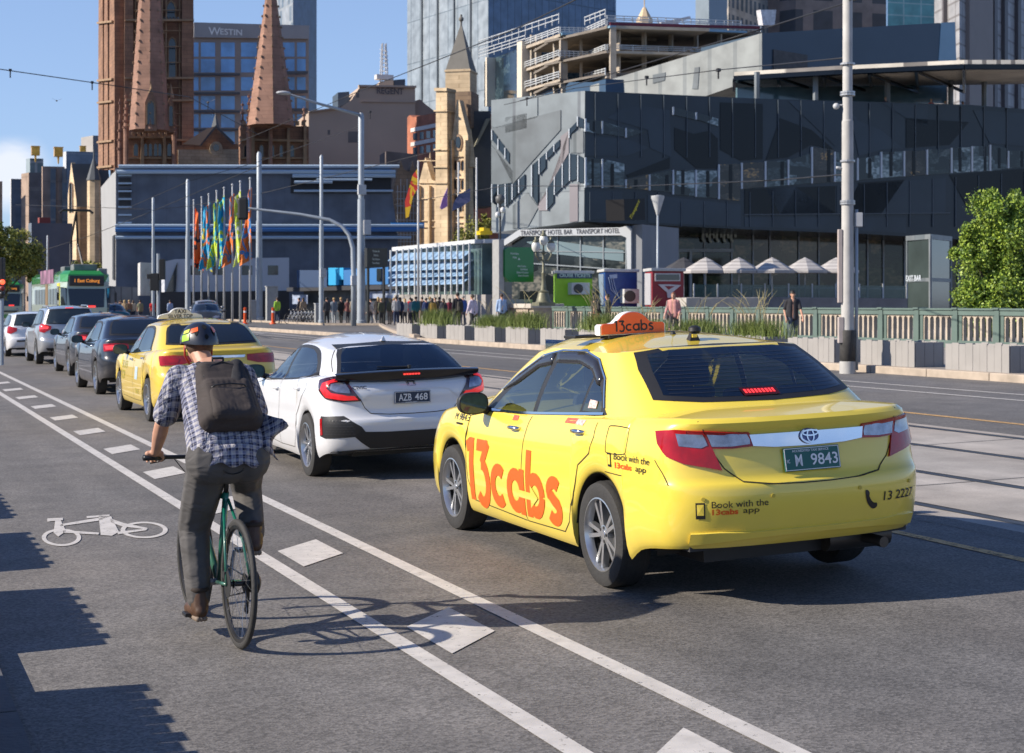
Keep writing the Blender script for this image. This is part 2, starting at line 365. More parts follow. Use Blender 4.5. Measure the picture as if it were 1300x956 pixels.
for s_ in range(6,60,3):m.add([(8.06,s_,gz(8.06)+.0045),(13.08,s_,gz(13.08)+.0045),(13.08,s_+.02,gz(13.08)+.0045),(8.06,s_+.02,gz(8.06)+.0045)],[(0,1,2,3)])
tag(m.build("slab_joint",SEAL),kind='structure')
# ================================================================ buildings
def zc(n,c,r=.6,v=.12,sc_=.4,metal=0,bump=0,spec=None):return mat(n,c,r,metal=metal,var=v,scale=sc_,bump=bump,spec=spec)
DG=mat("window_dark",(.02,.028,.035),.06,var=.2,scale=.5,spec=.8)
BGL=mat("window_blue",(.10,.26,.52),.08,var=.5,scale=.35,spec=.9)  # pane blue stands in for the sky's reflection
def lively(name,c0,c1,c2,sc_=.6):
 """dark glazing with dim interior shapes and bright reflections painted into its colour"""
 if name in MATS:return MATS[name]
 m=mat(name,c0,.06,var=0,spec=.55);t=m.node_tree;N=t.nodes;L=t.links;b=N["Principled BSDF"];tc=N.new("ShaderNodeTexCoord");mp=N.new("ShaderNodeMapping");mp.inputs["Scale"].default_value=(1,1,1.7);L.new(tc.outputs["Object"],mp.inputs[0])
 v=N.new("ShaderNodeTexVoronoi");v.inputs["Scale"].default_value=sc_;v.inputs["Randomness"].default_value=.9;v.distance='CHEBYCHEV';L.new(mp.outputs[0],v.inputs["Vector"]);s=N.new("ShaderNodeSeparateColor");L.new(v.outputs["Color"],s.inputs[0]);n=N.new("ShaderNodeTexNoise");n.inputs["Scale"].default_value=sc_*5;n.inputs["Detail"].default_value=6;L.new(mp.outputs[0],n.inputs["Vector"])
 q=N.new("ShaderNodeMath");q.operation='MULTIPLY';L.new(s.outputs[0],q.inputs[0]);L.new(n.outputs[0],q.inputs[1]);r=N.new("ShaderNodeValToRGB");L.new(q.outputs[0],r.inputs[0]);e=r.color_ramp.elements;e[0].color=(*c0,1);e[0].position=.15;e[1].color=(*c2,1);e[1].position=.58;k=e.new(.38);k.color=(*c1,1)
 L.new(r.outputs[0],b.inputs["Base Color"]);return m
random.seed(8)
class Block:
 """upright block seen from the street: left edge, near corner, right edge as photo columns with depths"""
 def __init__(s,xl,Dl,xc,Dc,xr,Dr,ytop,zb=.2,ybot=None):
  if Dr is None:Dr=auto_depth(xc,Dc,xr)
  a,b,c=(W(x,HZN,D)for x,D in((xl,Dl),(xc,Dc),(xr,Dr)));s.zt=CAMZ+(HZN-ytop)/FPX*Dc
  s.zb=zb if ybot is None else CAMZ+(HZN-ybot)/FPX*Dc
  d=a+c-b if xl!=xc else None
  if xl==xc:n=Vector(((c-b).y,-(c-b).x,0)).normalized();n=-n if n.dot(b)<0 else n;a=b+n*12;d=c+n*12
  s.g=[a,b,c,d];s.L=Pl(xl,Dl,xc,Dc)if xl!=xc else None;s.R=Pl(xc,Dc,xr,Dr)
 def mesh(s,mb,z0=None,z1=None,grow=0):
  z0=s.zb if z0 is None else z0;z1=s.zt if z1 is None else z1;c=sum(s.g,Vector())/4
  P=[p+(p-c).normalized()*grow for p in s.g]
  mb.hexa([Vector((p.x,p.y,z0))for p in P],[Vector((p.x,p.y,z1))for p in P]);return mb
 def loc(s):b=s.g[1];return Vector((b.x,b.y,s.zb))
def bld(name,label,cat="building",p=None):
 return thing(name,label,cat,p if p is not None else(0,0,0))
def sub(mb,name,m,par,**k):
 """link a mesh built in world coordinates under a thing that has a location"""
 o=mb.build(name,m,None,**k);o.parent=par;o.matrix_parent_inverse=Matrix.Translation(par.location).inverted()if par.rotation_euler[2]==0 and not par.parent else par.matrix_world.inverted();return o
def win(par,pl,x0,y0,x1,y1,fr=None,gl=None,t=.06,f=.10,name="window",bars=0):
 m=MB();m.mi=0;m.poly(pl,[(x0,y0),(x1,y0),(x1,y1),(x0,y1)],.25,.03);w_=(x1-x0)*.12;h_=(y1-y0)*.09
 if fr:
  m.mi=1
  m.poly(pl,[(x0-w_,y0-h_),(x1+w_,y0-h_),(x1+w_,y0),(x0-w_,y0)],.3,.10);m.poly(pl,[(x0-w_,y1),(x1+w_,y1),(x1+w_,y1+h_*1.3),(x0-w_,y1+h_*1.3)],.3,.14)
  m.poly(pl,[(x0-w_,y0),(x0,y0),(x0,y1),(x0-w_,y1)],.3,.09);m.poly(pl,[(x1,y0),(x1+w_,y0),(x1+w_,y1),(x1,y1)],.3,.09)
  for b in range(bars):xb=x0+(x1-x0)*(b+1)/(bars+1);m.poly(pl,[(xb-w_*.25,y0),(xb+w_*.25,y0),(xb+w_*.25,y1),(xb-w_*.25,y1)],.2,.06)
 return sub(m,name,[gl or DG,fr]if fr else gl or DG,par)
def lancet(par,pl,xc,y0,y1,hw,gl=None,fr=None):
 m=MB();def_=[(xc-hw,y1),(xc-hw,y0+hw*1.6),(xc-hw*.7,y0+hw*.7),(xc,y0),(xc+hw*.7,y0+hw*.7),(xc+hw,y0+hw*1.6),(xc+hw,y1)]
 m.mi=0;m.poly(pl,def_,.2,.02)
 if fr:
  m.mi=1;k=hw*.35;o=[(xc+(x-xc)*1.4,y0+(y-y0)*1.0-(k if y<y1 else-k*.5))for x,y in def_]
  for i in range(len(def_)-1):m.hexa([pl.at(*def_[i],.16),pl.at(*o[i],.16),pl.at(*o[i+1],.16),pl.at(*def_[i+1],.16)],[pl.at(*def_[i],0),pl.at(*o[i],0),pl.at(*o[i+1],0),pl.at(*def_[i+1],0)])
 return sub(m,"window",[gl or DG,fr]if fr else gl or DG,par)
def pyramid(mb,c,r,z0,z1,n=8,rot=0,r1=.02):
 a=[Vector((c.x+r*math.cos(rot+2*math.pi*i/n),c.y+r*math.sin(rot+2*math.pi*i/n),z0))for i in range(n)]
 b=[Vector((c.x+r1*math.cos(rot+2*math.pi*i/n),c.y+r1*math.sin(rot+2*math.pi*i/n),z1))for i in range(n)];mb.hexa(a,b)
 return a,b
ZN_L=brickmat("zinc_pale",(.175,.21,.23),(.25,.28,.295),(.12,.14,.16),1.15,9.0,.03,.45,.37);ZN_D=zc("zinc_shade",(.020,.031,.044),.24,.3,.2,spec=.42);ZN_D2=zc("zinc_shade_panel",(.026,.040,.058),.22,.25,.3,spec=.4);ZN_D3=zc("zinc_black_panel",(.006,.009,.013),.2,.2,.3,spec=.3)  # right-face zinc is darkened: its shade is put into these colours
ZN_M=brickmat("zinc_mid",(.12,.145,.16),(.19,.21,.22),(.09,.11,.12),1.15,9.0,.03,.45,0);ZN_P=zc("zinc_warm",(.22,.20,.215),.5,.1);FIN=zc("fin_white",(.50,.55,.60),.4,.08)
HOTC=lively("window_warm",(.02,.012,.008),(.06,.05,.04),(.45,.26,.08),.9)
fb=bld("angular_building","dark zinc-clad angular building with slanting window strips behind the bridge parapet",p=W(743,HZN,100)-Vector((0,0,1.4)))
FL=Pl(640,103.3,743,100);FR=Pl(743,100,1300,108.7);o8=lambda x,y:(620+x/4.78,100+y/4.78)
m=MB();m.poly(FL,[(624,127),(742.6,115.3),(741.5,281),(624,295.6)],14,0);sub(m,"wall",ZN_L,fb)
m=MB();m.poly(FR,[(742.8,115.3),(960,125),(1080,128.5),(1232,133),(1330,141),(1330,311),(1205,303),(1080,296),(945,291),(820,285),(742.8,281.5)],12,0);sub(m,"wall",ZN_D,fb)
for pts,mt in(([(20,300),(440,190),(440,310),(270,500),(150,640),(20,380)],ZN_M),([(20,130),(300,110),(300,235),(60,300),(20,290)],ZN_L),([(20,400),(150,560),(150,630),(20,650)],ZN_M),([(300,770),(440,590),(440,350),(490,315),(490,450),(365,660),(360,800),(310,800)],ZN_P),([(500,340),(578,310),(578,450),(500,450)],ZN_M),([(150,770),(240,690),(305,780),(240,900),(150,910)],ZN_M),([(495,640),(545,640),(545,865),(495,870)],ZN_P),([(105,235),(235,210),(235,300),(105,330)],ZN_M)):
 m=MB();m.poly(FL,[o8(*p)for p in pts],.06,.05);sub(m,"zinc_panel",mt,fb)
for pts in([(28,312),(58,348),(58,405),(28,372)],[(66,365),(100,405),(100,470),(66,430)],[(108,420),(132,450),(132,518),(108,485)],[(28,640),(55,640),(55,770),(28,750)],[(66,645),(104,642),(104,770),(66,780)],[(110,640),(145,630),(145,745),(110,775)],[(152,640),(186,615),(186,700),(152,735)],[(192,610),(225,580),(225,660),(192,695)],[(270,525),(305,495),(305,770),(270,715)],[(315,485),(352,450),(352,540),(315,580)],[(360,445),(398,405),(398,455),(360,490)],[(405,400),(438,370),(438,410),(405,445)],[(362,665),(400,610),(400,750),(362,795)],[(408,595),(448,525),(448,665),(408,705)],[(456,515),(492,460),(492,625),(456,660)],[(500,455),(540,460),(540,610),(500,620)],[(550,465),(583,480),(583,635),(550,625)],[(497,305),(540,262),(540,300),(510,330),(497,360)],[(548,230),(583,245),(583,300),(548,290)]):
 m=MB();m.mi=0;m.poly(FL,[o8(*p)for p in pts],.1,.10);m.mi=1;x=pts[0][0];ys=[p[1]for p in pts if abs(p[0]-x)<2];m.poly(FL,[o8(x-3,min(ys)),o8(x+2,min(ys)),o8(x+2,max(ys)),o8(x-3,max(ys))],.3,.16);sub(m,"window",[DG,FIN],fb)
def fr_win(pts,warm=False,fin=True):
 m=MB();m.mi=0;m.poly(FR,pts,.1,.09);m.mi=2
 xa,xb=pts[0][0],pts[1][0];ys_=[p[1]for p in pts];f=random.choice((.35,.45,.7));ya,yb=max(pts[0][1],pts[1][1]),min(ys_[2:])
 if fin and yb-ya>10 and len(pts)==4 and random.random()<.75:m.poly(FR,[(xa+(xb-xa)*f,ya),(xa+(xb-xa)*(f+.16),ya),(xa+(xb-xa)*(f+.16),yb),(xa+(xb-xa)*f,yb)],.1,.11)
 m.mi=1
 if fin:
  x=pts[0][0];ys=[p[1]for p in pts if abs(p[0]-x)<2];y0,y1=min(ys),max(ys);m.poly(FR,[(x-2.2,y0),(x-.4,y0),(x-.4,y1),(x-2.2,y1)],.3,.18)
 sub(m,"window",[HOTC if warm else MATS[random.choice(("window_sky","window_sky","window_sky_b"))],FIN,ZN_D3],fb)
lively("window_sky",(.010,.014,.016),(.10,.14,.15),(.38,.46,.48),.7);lively("window_sky_b",(.008,.010,.012),(.02,.03,.03),(.10,.12,.12),1.3)  # reflected sky is painted into these pane colours
fx=[744,765,795,825,855,884,913];ft=[(200,202),(202,208),(228,222),(222,216),(216,216),(216,217),(209,208)];fbm=[(238,238),(239,239),(239,241),(242,244),(247,249),(250,252),(253,255)]
for i,x in enumerate(fx):x1=(fx+[942])[i+1]-3;fr_win([(x,ft[i][0]),(x1,ft[i][1]),(x1,fbm[i][1]),(x,fbm[i][0])],warm=i in(2,6))
xs=[942,972,1001,1031,1060,1089,1119,1148,1177,1208,1234,1257,1280,1304];tops=[207,205,203,187,193,201,193,192,190,188,186,184,192,190];bots=[240,237.5,235,233,231,229,226,224,222,220,218,217,214,212]
for i in range(13):fr_win([(xs[i],tops[i]),(xs[i+1]-3,tops[i]+(tops[i+1]-tops[i])*.5),(xs[i+1]-3,bots[i+1]),(xs[i],bots[i])],warm=i in(0,3,7))
for q in([(744,151),(762,154),(762,171),(744,167)],[(765,154),(792,163),(792,174),(765,170)],[(795,163),(820,167),(795,175)],[(855,136),(881,143),(881,152),(855,146)],[(884,143),(911,151),(911,160),(884,152)]):fr_win(q)
for pts,mt in(([(743,172),(800,178),(823,188),(795,198),(743,198)],ZN_D2),([(770,150),(790,138),(815,135),(850,140),(852,200),(825,188),(822,165)],ZN_D2),([(856,162),(880,170),(900,166),(911,176),(911,214),(884,214),(856,190)],ZN_D3),([(795,222),(850,200),(850,214),(797,226)],ZN_D3),([(745,243),(790,243),(790,278),(745,279)],ZN_D2),([(822,247),(940,260),(940,288),(822,283)],ZN_D2),([(945,240),(1060,236),(1060,272),(945,273)],ZN_D3),([(1062,236),(1200,226),(1200,272),(1062,272)],ZN_D2),([(990,150),(1030,165),(1058,190),(1030,184),(1000,200),(972,203)],ZN_D3),([(1080,150),(1118,165),(1145,188),(1120,190),(1090,198)],ZN_D2),([(1150,150),(1230,155),(1205,184),(1150,188)],ZN_D3),([(914,130),(968,132),(968,202),(940,204),(914,190)],ZN_D3),([(1000,128),(1058,129),(1088,150),(1060,186)],ZN_D2),([(1120,131),(1178,133),(1177,160),(1150,150)],ZN_D2),([(1235,140),(1300,144),(1300,186),(1256,182)],ZN_D2),([(972,240),(1010,238),(1060,270),(990,272)],ZN_D2),([(1205,222),(1300,214),(1300,262),(1230,268)],ZN_D3),([(1090,232),(1148,228),(1118,272),(1070,272)],ZN_D3),([(945,276),(1150,276),(1150,296),(945,288)],ZN_D2)):
 m=MB();m.poly(FR,pts,.05,.05);sub(m,"zinc_panel",mt,fb)
m=MB()
for x in range(755,1300,29):m.poly(FR,[(x,118+(x-743)*.036),(x+.7,118+(x-743)*.036),(x+.7,200),(x,200)],.1,.12)
for x in range(748,1300,29):m.poly(FR,[(x,244-max(0,(x-960))*.075+(12 if x<942 and x>850 else 0)),(x+.7,244-max(0,(x-960))*.075+(12 if x<942 and x>850 else 0)),(x+.7,280+(x>820)*8),(x,280+(x>820)*8)],.1,.12)
m.poly(FR,[(944,272),(1205,270),(1205,271),(944,273)],.1,.13)
sub(m,"panel_joints",zc("joint_grey",(.07,.09,.11),.4,.1),fb)
FG=Pl(690,108,1300,114)
m=MB();m.poly(FG,[(690,262),(1320,262),(1320,412),(690,412)],6,0);sub(m,"shopfront_glass",lively("shop_glass",(.008,.010,.010),(.03,.045,.025),(.16,.12,.07),.5),fb)
m=MB()
for x in(733,762,826.5,859.5,893,927.6,954.7,976,1012.7,1038,1063,1100,1120,1147,1215,1250,1285):m.poly(FG,[(x,266),(x+1.5,266),(x+1.5,411),(x,411)],.2,.15)
m.poly(FG,[(817,316),(929,316),(929,320),(817,320)],.3,.3)
for x in(818,842,858,874):m.poly(FG,[(x,320),(x+3,320),(x+3,390),(x,390)],.3,.3)
m.poly(FG,[(929,364),(1150,366),(1150,367.5),(929,365.5)],.2,.3)
sub(m,"shopfront_mullions",zc("mullion",(.30,.34,.38),.4),fb)
for x,y,wd,hh in((950,295,9,5),(970,300,12,9),(1040,290,14,10),(1095,305,22,8)):
 pass
m=MB()
for i in range(5):cx=893+i*9;m.tube([FG.at(cx+3*math.cos(t*.8),301+6*math.sin(t*.8)+(i%2),.35)for t in range(2,9)],.09,5)
sub(m,"neon_script",zc("script_white",(.5,.55,.5),.4),fb)
can=bld("terrace_canopy","thin steel canopy roof over the rooftop terrace of the angular building","canopy",W(1219,HZN,104)+Vector((0,0,13)))
def zpt(x,y,z):D=(z-CAMZ)*FPX/(HZN-y);return W(x,y,D)
zr=17.2;fr_=[zpt(932,98,zr),zpt(1060,90.5,zr),zpt(1224,83,zr),zpt(1330,83,zr)];bk=[zpt(932,111,zr),zpt(1060,110,zr),zpt(1224,108,zr),zpt(1330,106,zr)]
m=MB()
for i in range(3):m.hexa([fr_[i],fr_[i+1],bk[i+1],bk[i]],[p+Vector((0,0,.35))for p in(fr_[i],fr_[i+1],bk[i+1],bk[i])])
sub(m,"canopy_roof",brickmat("canopy_soffit",(.80,.74,.62),(.72,.66,.56),(.22,.20,.18),.5,4,.08,.6),can)
m=MB()
for i in range(3):m.tube([fr_[i]-Vector((0,0,.1)),fr_[i+1]-Vector((0,0,.1))],.22,4)
for f in(0,.2,.4,.6,.8,1.0):
 a=fr_[0].lerp(fr_[2],f);b=bk[0].lerp(bk[2],f);m.tube([a-Vector((0,0,.2)),b-Vector((0,0,.2))],.14,4)
 a2=fr_[0].lerp(fr_[2],f);b2=bk[0].lerp(bk[2],min(1,f+.2));m.tube([a2-Vector((0,0,.2)),b2-Vector((0,0,.5))],.12,4)
sub(m,"canopy_beams",ZN_D3,can)
for x in(971,1046,1138,1219,1262):p=FR.at(x,128,-1.2);q=Vector((p.x,p.y,zr));m=MB();m.tube([Vector((p.x,p.y,14.6)),q],.2,6);sub(m,"post",ZN_M,can)
FT=Pl(930,108,1300,113);m=MB();m.poly(FT,[(936,111),(1202,108),(1202,131),(936,128)],.3,0);sub(m,"glass_screen",mat("screen_glass",(.10,.17,.20),.08,var=.5,scale=.4,spec=.8),can)
ub=bld("zinc_block","tilted zinc roof block above the terrace, pale on the left, navy on the right",p=W(967,HZN,124))
UL=Pl(749,130,967.5,122);UR=Pl(967.5,122,1215,132)
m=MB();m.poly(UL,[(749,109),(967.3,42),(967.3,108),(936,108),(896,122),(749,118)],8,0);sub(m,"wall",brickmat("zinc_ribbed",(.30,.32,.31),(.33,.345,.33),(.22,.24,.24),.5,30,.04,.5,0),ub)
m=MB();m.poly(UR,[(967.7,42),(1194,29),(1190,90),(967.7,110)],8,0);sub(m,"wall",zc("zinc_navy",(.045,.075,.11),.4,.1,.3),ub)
m=MB();m.poly(UR,[(1194.3,29),(1212,28),(1214,90),(1190.3,90)],8,.05);sub(m,"wall",zc("zinc_sky",(.22,.36,.46),.4,.1),ub)
m=MB();m.poly(UR,[(981,63),(1024,70),(1024,93),(981,95)],.2,.12);sub(m,"window",zc("louvre_brown",(.06,.055,.055),.5,.3,3),ub)
for q in([(829,95),(845,92),(844,102),(829,106)],[(882,86),(888,85),(886,113),(879,113)]):m=MB();m.poly(UL,q,.1,.05);sub(m,"zinc_panel",ZN_M,ub)
lt=bld("lift_tower","small square glass lift tower at the right end of the angular building","tower",W(1181,HZN,88)-Vector((0,0,1.3)))
B=Block(1152,88.5,1181,86,1207,89,300);m=MB();B.mesh(m);sub(m,"glass_wall",mat("glass_greenish",(.045,.06,.058),.12,var=.35,scale=.5,spec=.8),lt)
for z0_,z1_,gr in((B.zt-.15,B.zt+.12,.10),(3.05,3.25,.05)):m=MB();B.mesh(m,z0_,z1_,gr);sub(m,"band",ZN_M,lt)
for q in B.g[:3]:m=MB();m.box((q.x,q.y,(B.zb+B.zt)/2),(.12,.12,B.zt-B.zb));sub(m,"corner_post",ZN_M,lt)
m=MB();put_text(m,"EXIT BAR",frameM(B.L.at(1161,353.5,.08),B.L.d,(0,0,1)),size=.42,bold=.01);sub(m,"lettering",FIN,lt)
hb=bld("pavilion","glass hotel bar pavilion with white curved frame and lettered fascia",p=W(730,HZN,88)-Vector((0,0,1.3)))
HP=Pl(640,90,805,86)
m=MB();m.poly(HP,[(650,300),(805,300),(805,416),(650,416)],5,0);sub(m,"glass_wall",lively("bar_glass",(.012,.016,.018),(.05,.06,.06),(.20,.19,.16),.7),hb)
m=MB();m.poly(HP,[(641,307),(663,292),(792,289),(800,287),(805,290),(805,345),(800,345),(799,302),(792,299),(664,300),(645,312)],.8,.4);sub(m,"fascia",zc("frame_white",(.46,.48,.50),.4,.05),hb)
m=MB();m.poly(HP,[(805.5,286),(817,285),(817,416),(805.5,416)],5,.2);sub(m,"end_wall",zc("wall_grey",(.20,.21,.23),.6),hb)
m=MB();put_text(m,"TRANSPORT HOTEL BAR   TRANSPORT HOTEL",frameM(HP.at(727,295,.42),HP.d,(0,0,1)),size=.38,bold=.004,sx=.77);sub(m,"lettering",zc("letter_dark",(.04,.04,.05)),hb)
m=MB()
for x in(708,737,766,795):m.poly(HP,[(x,300),(x+1.2,300),(x+1.2,385),(x,385)],.12,.1)
m.poly(HP,[(665,318),(800,320),(800,321),(665,319)],.1,.1);m.poly(HP,[(665,333),(795,342),(795,343.5),(665,334.5)],.1,.12);sub(m,"mullions",zc("mullion"[:7]+"2",(.25,.28,.30),.4),hb)
m=MB();m.poly(HP,[(668,307),(700,305),(792,318),(792,332),(700,322)],.1,.06);sub(m,"inner_blind",zc("blind",(.16,.22,.24),.3,.2),hb)
cb=bld("cube_sign","black cube sign with slanting yellow lettering on the dark building's corner","sign",W(805,HZN,84)+Vector((0,0,4.5)))
SP=Pl(792,84,817,86);m=MB();m.poly(SP,[(792,253),(818.5,252),(819,279),(793,280)],1.1,0);sub(m,"sign_box",zc("sign_black",(.010,.010,.012),.5,spec=.2),cb)
m=MB();rot=Matrix.Rotation(R(45),4,'Z');put_text(m,"Transport",frameM(SP.at(805.5,266,.02),SP.d,(0,0,1))@rot,size=.36,bold=.008);sub(m,"lettering",zc("letter_yellow",(.75,.60,.02),.5),cb)
vp=bld("pavilion","long glass pavilion with rows of pale blue louvres and a flat white roof",p=W(560,HZN,104)-Vector((0,0,1.3)))
VP=Pl(506,112,612,99);VR=Pl(612,99,640,99.4)
m=MB();m.poly(VP,[(507,319),(612,309),(612,374),(507,374)],6,0);m.poly(VR,[(612.3,309),(640,308),(640,412),(612.3,412)],4,0);sub(m,"glass_wall",mat("pav_glass",(.07,.11,.11),.1,var=.6,scale=.6,spec=.8),vp)
m=MB();m.poly(VP,[(506,314),(612.5,304),(612.5,309),(506,319)],7,.5);m.poly(VR,[(612,304),(641,303.5),(641,308.5),(612,309)],5,.5);sub(m,"roof",zc("roof_white",(.55,.56,.57),.5),vp)
m=MB();m.poly(VP,[(505,374),(622,374),(622,412),(505,412)],7,.3);sub(m,"plinth",zc("plinth_stone",(.30,.28,.26),.7),vp)
for y0,y1 in((321,330),(334,343),(345,352),(353.5,362)):m=MB();m.hexa([VP.at(507,y0+1.5,.15),VP.at(601,y0-1.5,.15),VP.at(601,y1-1.5,.75),VP.at(505,y1+1.5,.75)],[p+Vector((0,0,.05))for p in(VP.at(507,y0+1.5,.15),VP.at(601,y0-1.5,.15),VP.at(601,y1-1.5,.75),VP.at(505,y1+1.5,.75))]);sub(m,"louvre",zc("louvre_blue",(.26,.40,.58),.35,.15,2),vp)
m=MB()
for i in range(14):x=509+i*7.8;m.poly(VP,[(x,318-i*.7),(x+.9,318-i*.7),(x+.9,374),(x,374)],.1,.85)
sub(m,"mullions",zc("mullion_white",(.5,.52,.53),.4),vp)
hw=bld("works_building","long windowless building, shaded front in blue-grey, with pale steel pipes, behind the flagpoles",p=W(150,HZN,150)-Vector((0,0,1.3)))
HL=Pl(128,158,147,146);HR=Pl(147,146,505,None)
m=MB();m.poly(HL,[(128,238),(143,220),(147,217),(147,406),(143,406),(131,406)],.6,0);sub(m,"wall",zc("hoard_lit",(.33,.33,.33),.7,.06),hw)
m=MB();m.poly(HR,[(147.3,213),(497,213),(497,240),(505,300),(505,406),(147.3,406)],4,0);sub(m,"wall",brickmat("hoard_shade",(.115,.135,.175),(.122,.14,.18),(.10,.12,.155),2.4,60,.03,.6,0),hw)  # front wall colour holds its blue-grey shade; end wall has the lit tone
PIPE=zc("pipe_pale",(.42,.52,.62),.4,.05)
for y,x0,x1,r_ in((212,150,505,.17),(219,148,500,.20),(224,370,500,.2),(287,146,535,.16),(292,146,530,.24),(302,146,520,.16),(243,372,497,.12)):
 m=MB();m.tube([HR.at(x0,y,.7),HR.at(x1,y,.7)],r_,6);sub(m,"pipe",PIPE if y!=292 else zc("pipe_blue",(.06,.18,.42),.4,.05),hw)
m=MB();m.poly(HR,[(369,226),(496,226),(496,245),(369,245)],.2,.15);sub(m,"opening",zc("opening_black",(.02,.02,.024),.6),hw);m=MB();m.poly(HL,[(144,300),(146.5,298),(146.5,355),(144,355)],.2,.1);sub(m,"opening",zc("opening_black",(.02,.02,.024),.6),hw)
for k in range(3):m=MB();m.poly(HR,[(151+0*k,226+14*k),(166,226+14*k),(166,236+14*k),(151,236+14*k)],.2,.15);sub(m,"opening",MATS["opening_black"],hw)
m=MB()
for k in range(7):m.poly(HR,[(150,222+k*10),(167,222+k*10),(167,224+k*10),(150,224+k*10)],.2,.35)
sub(m,"gantry",PIPE,hw)
m=MB();m.poly(HR,[(478,216),(495,216),(495,225),(478,225)],.3,.5);sub(m,"blue_panel",zc("panel_sky",(.02,.25,.60),.4,.05),hw);m=MB();m.poly(HR,[(495,283),(537,283),(537,290),(495,290)],.5,.6);sub(m,"blue_panel",zc("panel_sky",(.02,.25,.60),.4,.05),hw)
m=MB();m.tube([HR.at(x,y,.9)for x,y in((372,232),(420,232))],.15,6);m.tube([HR.at(x,y,.9)for x,y in((400,229),(470,229))],.12,6);sub(m,"pipe",PIPE,hw)
wb=bld("site_office","low white building with small square windows behind the row of flags",p=W(209,HZN,140)-Vector((0,0,1.3)))
WP=Pl(194,136,367,None);m=MB();m.poly(WP,[(209,332),(223,329),(367,327),(367,371),(209,373)],5,0);sub(m,"wall",zc("wall_white",(.50,.52,.56),.6,.05),wb)
for x in(242,270,307,340):win(wb,WP,x,337,x+13,349,None,DG)
m=MB();m.poly(WP,[(194,371),(367,369),(367,407),(194,407)],4,.1);sub(m,"dark_shopfront",zc("shop_dark",(.03,.03,.035),.4,.4,1),wb)
m=MB();m.poly(WP,[(210,371),(225,333),(223,370)],.2,.2);sub(m,"side_glass",DG,wb)
kb=bld("signal_box","pale ribbed box-shaped kiosk at the left end of the low white building","kiosk",W(184,HZN,120)-Vector((0,0,1.3)))
B=Block(175,122,178,118,194,120,333,ybot=375);m=MB();B.mesh(m);sub(m,"wall",brickmat("ribbed_white",(.55,.55,.54),(.60,.6,.58),(.4,.4,.4),.3,9,.04,.7,0),kb)
bs=bld("site_booths","blue temporary booth with cyan panel and dark awning beside the tall pole","booth",W(440,HZN,122)-Vector((0,0,1.3)))
BP=Pl(370,126,505,120);NAV=zc("booth_navy",(.015,.05,.13),.5);BLU=zc("booth_blue",(.02,.16,.42),.5);CYN=zc("booth_cyan",(.01,.36,.68),.5)
for nm,pts,mt,th in(("panel_navy",[(378,343),(416,343),(416,365),(378,365)],NAV,2),("panel_cyan",[(418,340),(437,340),(437,355),(431,355),(431,362),(418,362)],CYN,2),("panel_blue",[(437.3,343),(494,339),(494,361),(437.3,362)],BLU,2),("awning",[(365,365),(505,361),(505,367),(365,370)],zc("awning_dark",(.02,.022,.03),.6),3),("door",[(480,341),(486,341),(486,357),(480,357)],DG,.1)):
 m=MB();m.poly(BP,pts,th,.1 if nm!="door" else .18);sub(m,nm,mt,bs)
m=MB();m.poly(BP,[(375,370),(500,367),(500,410),(375,410)],1.5,-1.0);sub(m,"back_wall",zc("booth_glass",(.06,.075,.09),.3,.6,1),bs)
m=MB();m.poly(BP,[(368,374),(387,374),(387,386),(368,386)],.1,-.3);m.poly(BP,[(490,369),(506,368),(506,380),(490,380)],.1,-.3);m.poly(BP,[(465,370),(489,369),(489,378),(465,379)],.1,-.3);sub(m,"poster",zc("poster",(.30,.36,.48),.5,.6,2),bs)
STN=brickmat("sandstone",(.66,.51,.33),(.61,.465,.295),(.50,.37,.23),.9,.45,.02,.9);STN_D=brickmat("sandstone_brown",(.30,.21,.14),(.26,.18,.12),(.2,.14,.1),.9,.45,.03,.9);SLATE=zc("slate",(.085,.095,.105),.7,.1,1)
ch=bld("church","pale sandstone gothic church with tall grey pyramid spire","church",W(575,HZN,168)-Vector((0,0,1.3)))
CL=Pl(533,170.5,597,167);oB=lambda x,y:(500+x/4.78,120+y/4.78)
m=MB();m.poly(CL,[(559.6,190),(572,190),(580,127),(583,127),(594,172),(597,320),(559.6,320)],.8,0);sub(m,"front_wall",STN,ch)
m=MB();m.poly(CL,[(533,236),(542,200),(550,228),(559,233),(559.4,320),(533,320)],1.0,.3);sub(m,"wing_wall",STN,ch)
m=MB();m.poly(CL,[(559.6,116),(573.5,116),(574.5,320),(558.5,320)],1.6,.9)
for y in(141,190,212,232):m.poly(CL,[(558,y),(575,y),(575,y+1.8),(558,y+1.8)],1.8,1.1)
m.poly(CL,[(558.6,113),(574.3,113),(574.3,117),(558.6,117)],1.8,1.1);sub(m,"tower",STN,ch)
c0=W(585.5,HZN,172);z=lambda y,D=169:CAMZ+(HZN-y)/FPX*D
m=MB();r_=16.5/FPX*169*1.41;pyramid(m,c0,r_*1.12,z(160),z(114),4,R(45)-TH-.25,r_*1.12);sub(m,"belfry",STN_D,ch)
m=MB();pyramid(m,c0,r_,z(114),z(85),4,R(45)-TH-.25,r_);pyramid(m,c0,r_*1.06,z(88),z(85.5),4,R(45)-TH-.25,r_*1.06);sub(m,"belfry_upper",STN,ch)
m=MB();pyramid(m,c0,r_*.98,z(85),z(23),4,R(45)-TH-.25);m.tube([Vector((c0.x,c0.y,z(30))),Vector((c0.x,c0.y,z(12)))],.12,6);m.ell((c0.x,c0.y,z(18)),(.28,.28,.28));sub(m,"spire",zc("spire_stone",(.17,.16,.14),.8,.15,1),ch)
m=MB();a=CL.at(588,141,-1);m.poly(Pl(590,171,624,171.6),[(588,141),(623,141),(625,262),(597,262)],4,0);sub(m,"roof",SLATE,ch)
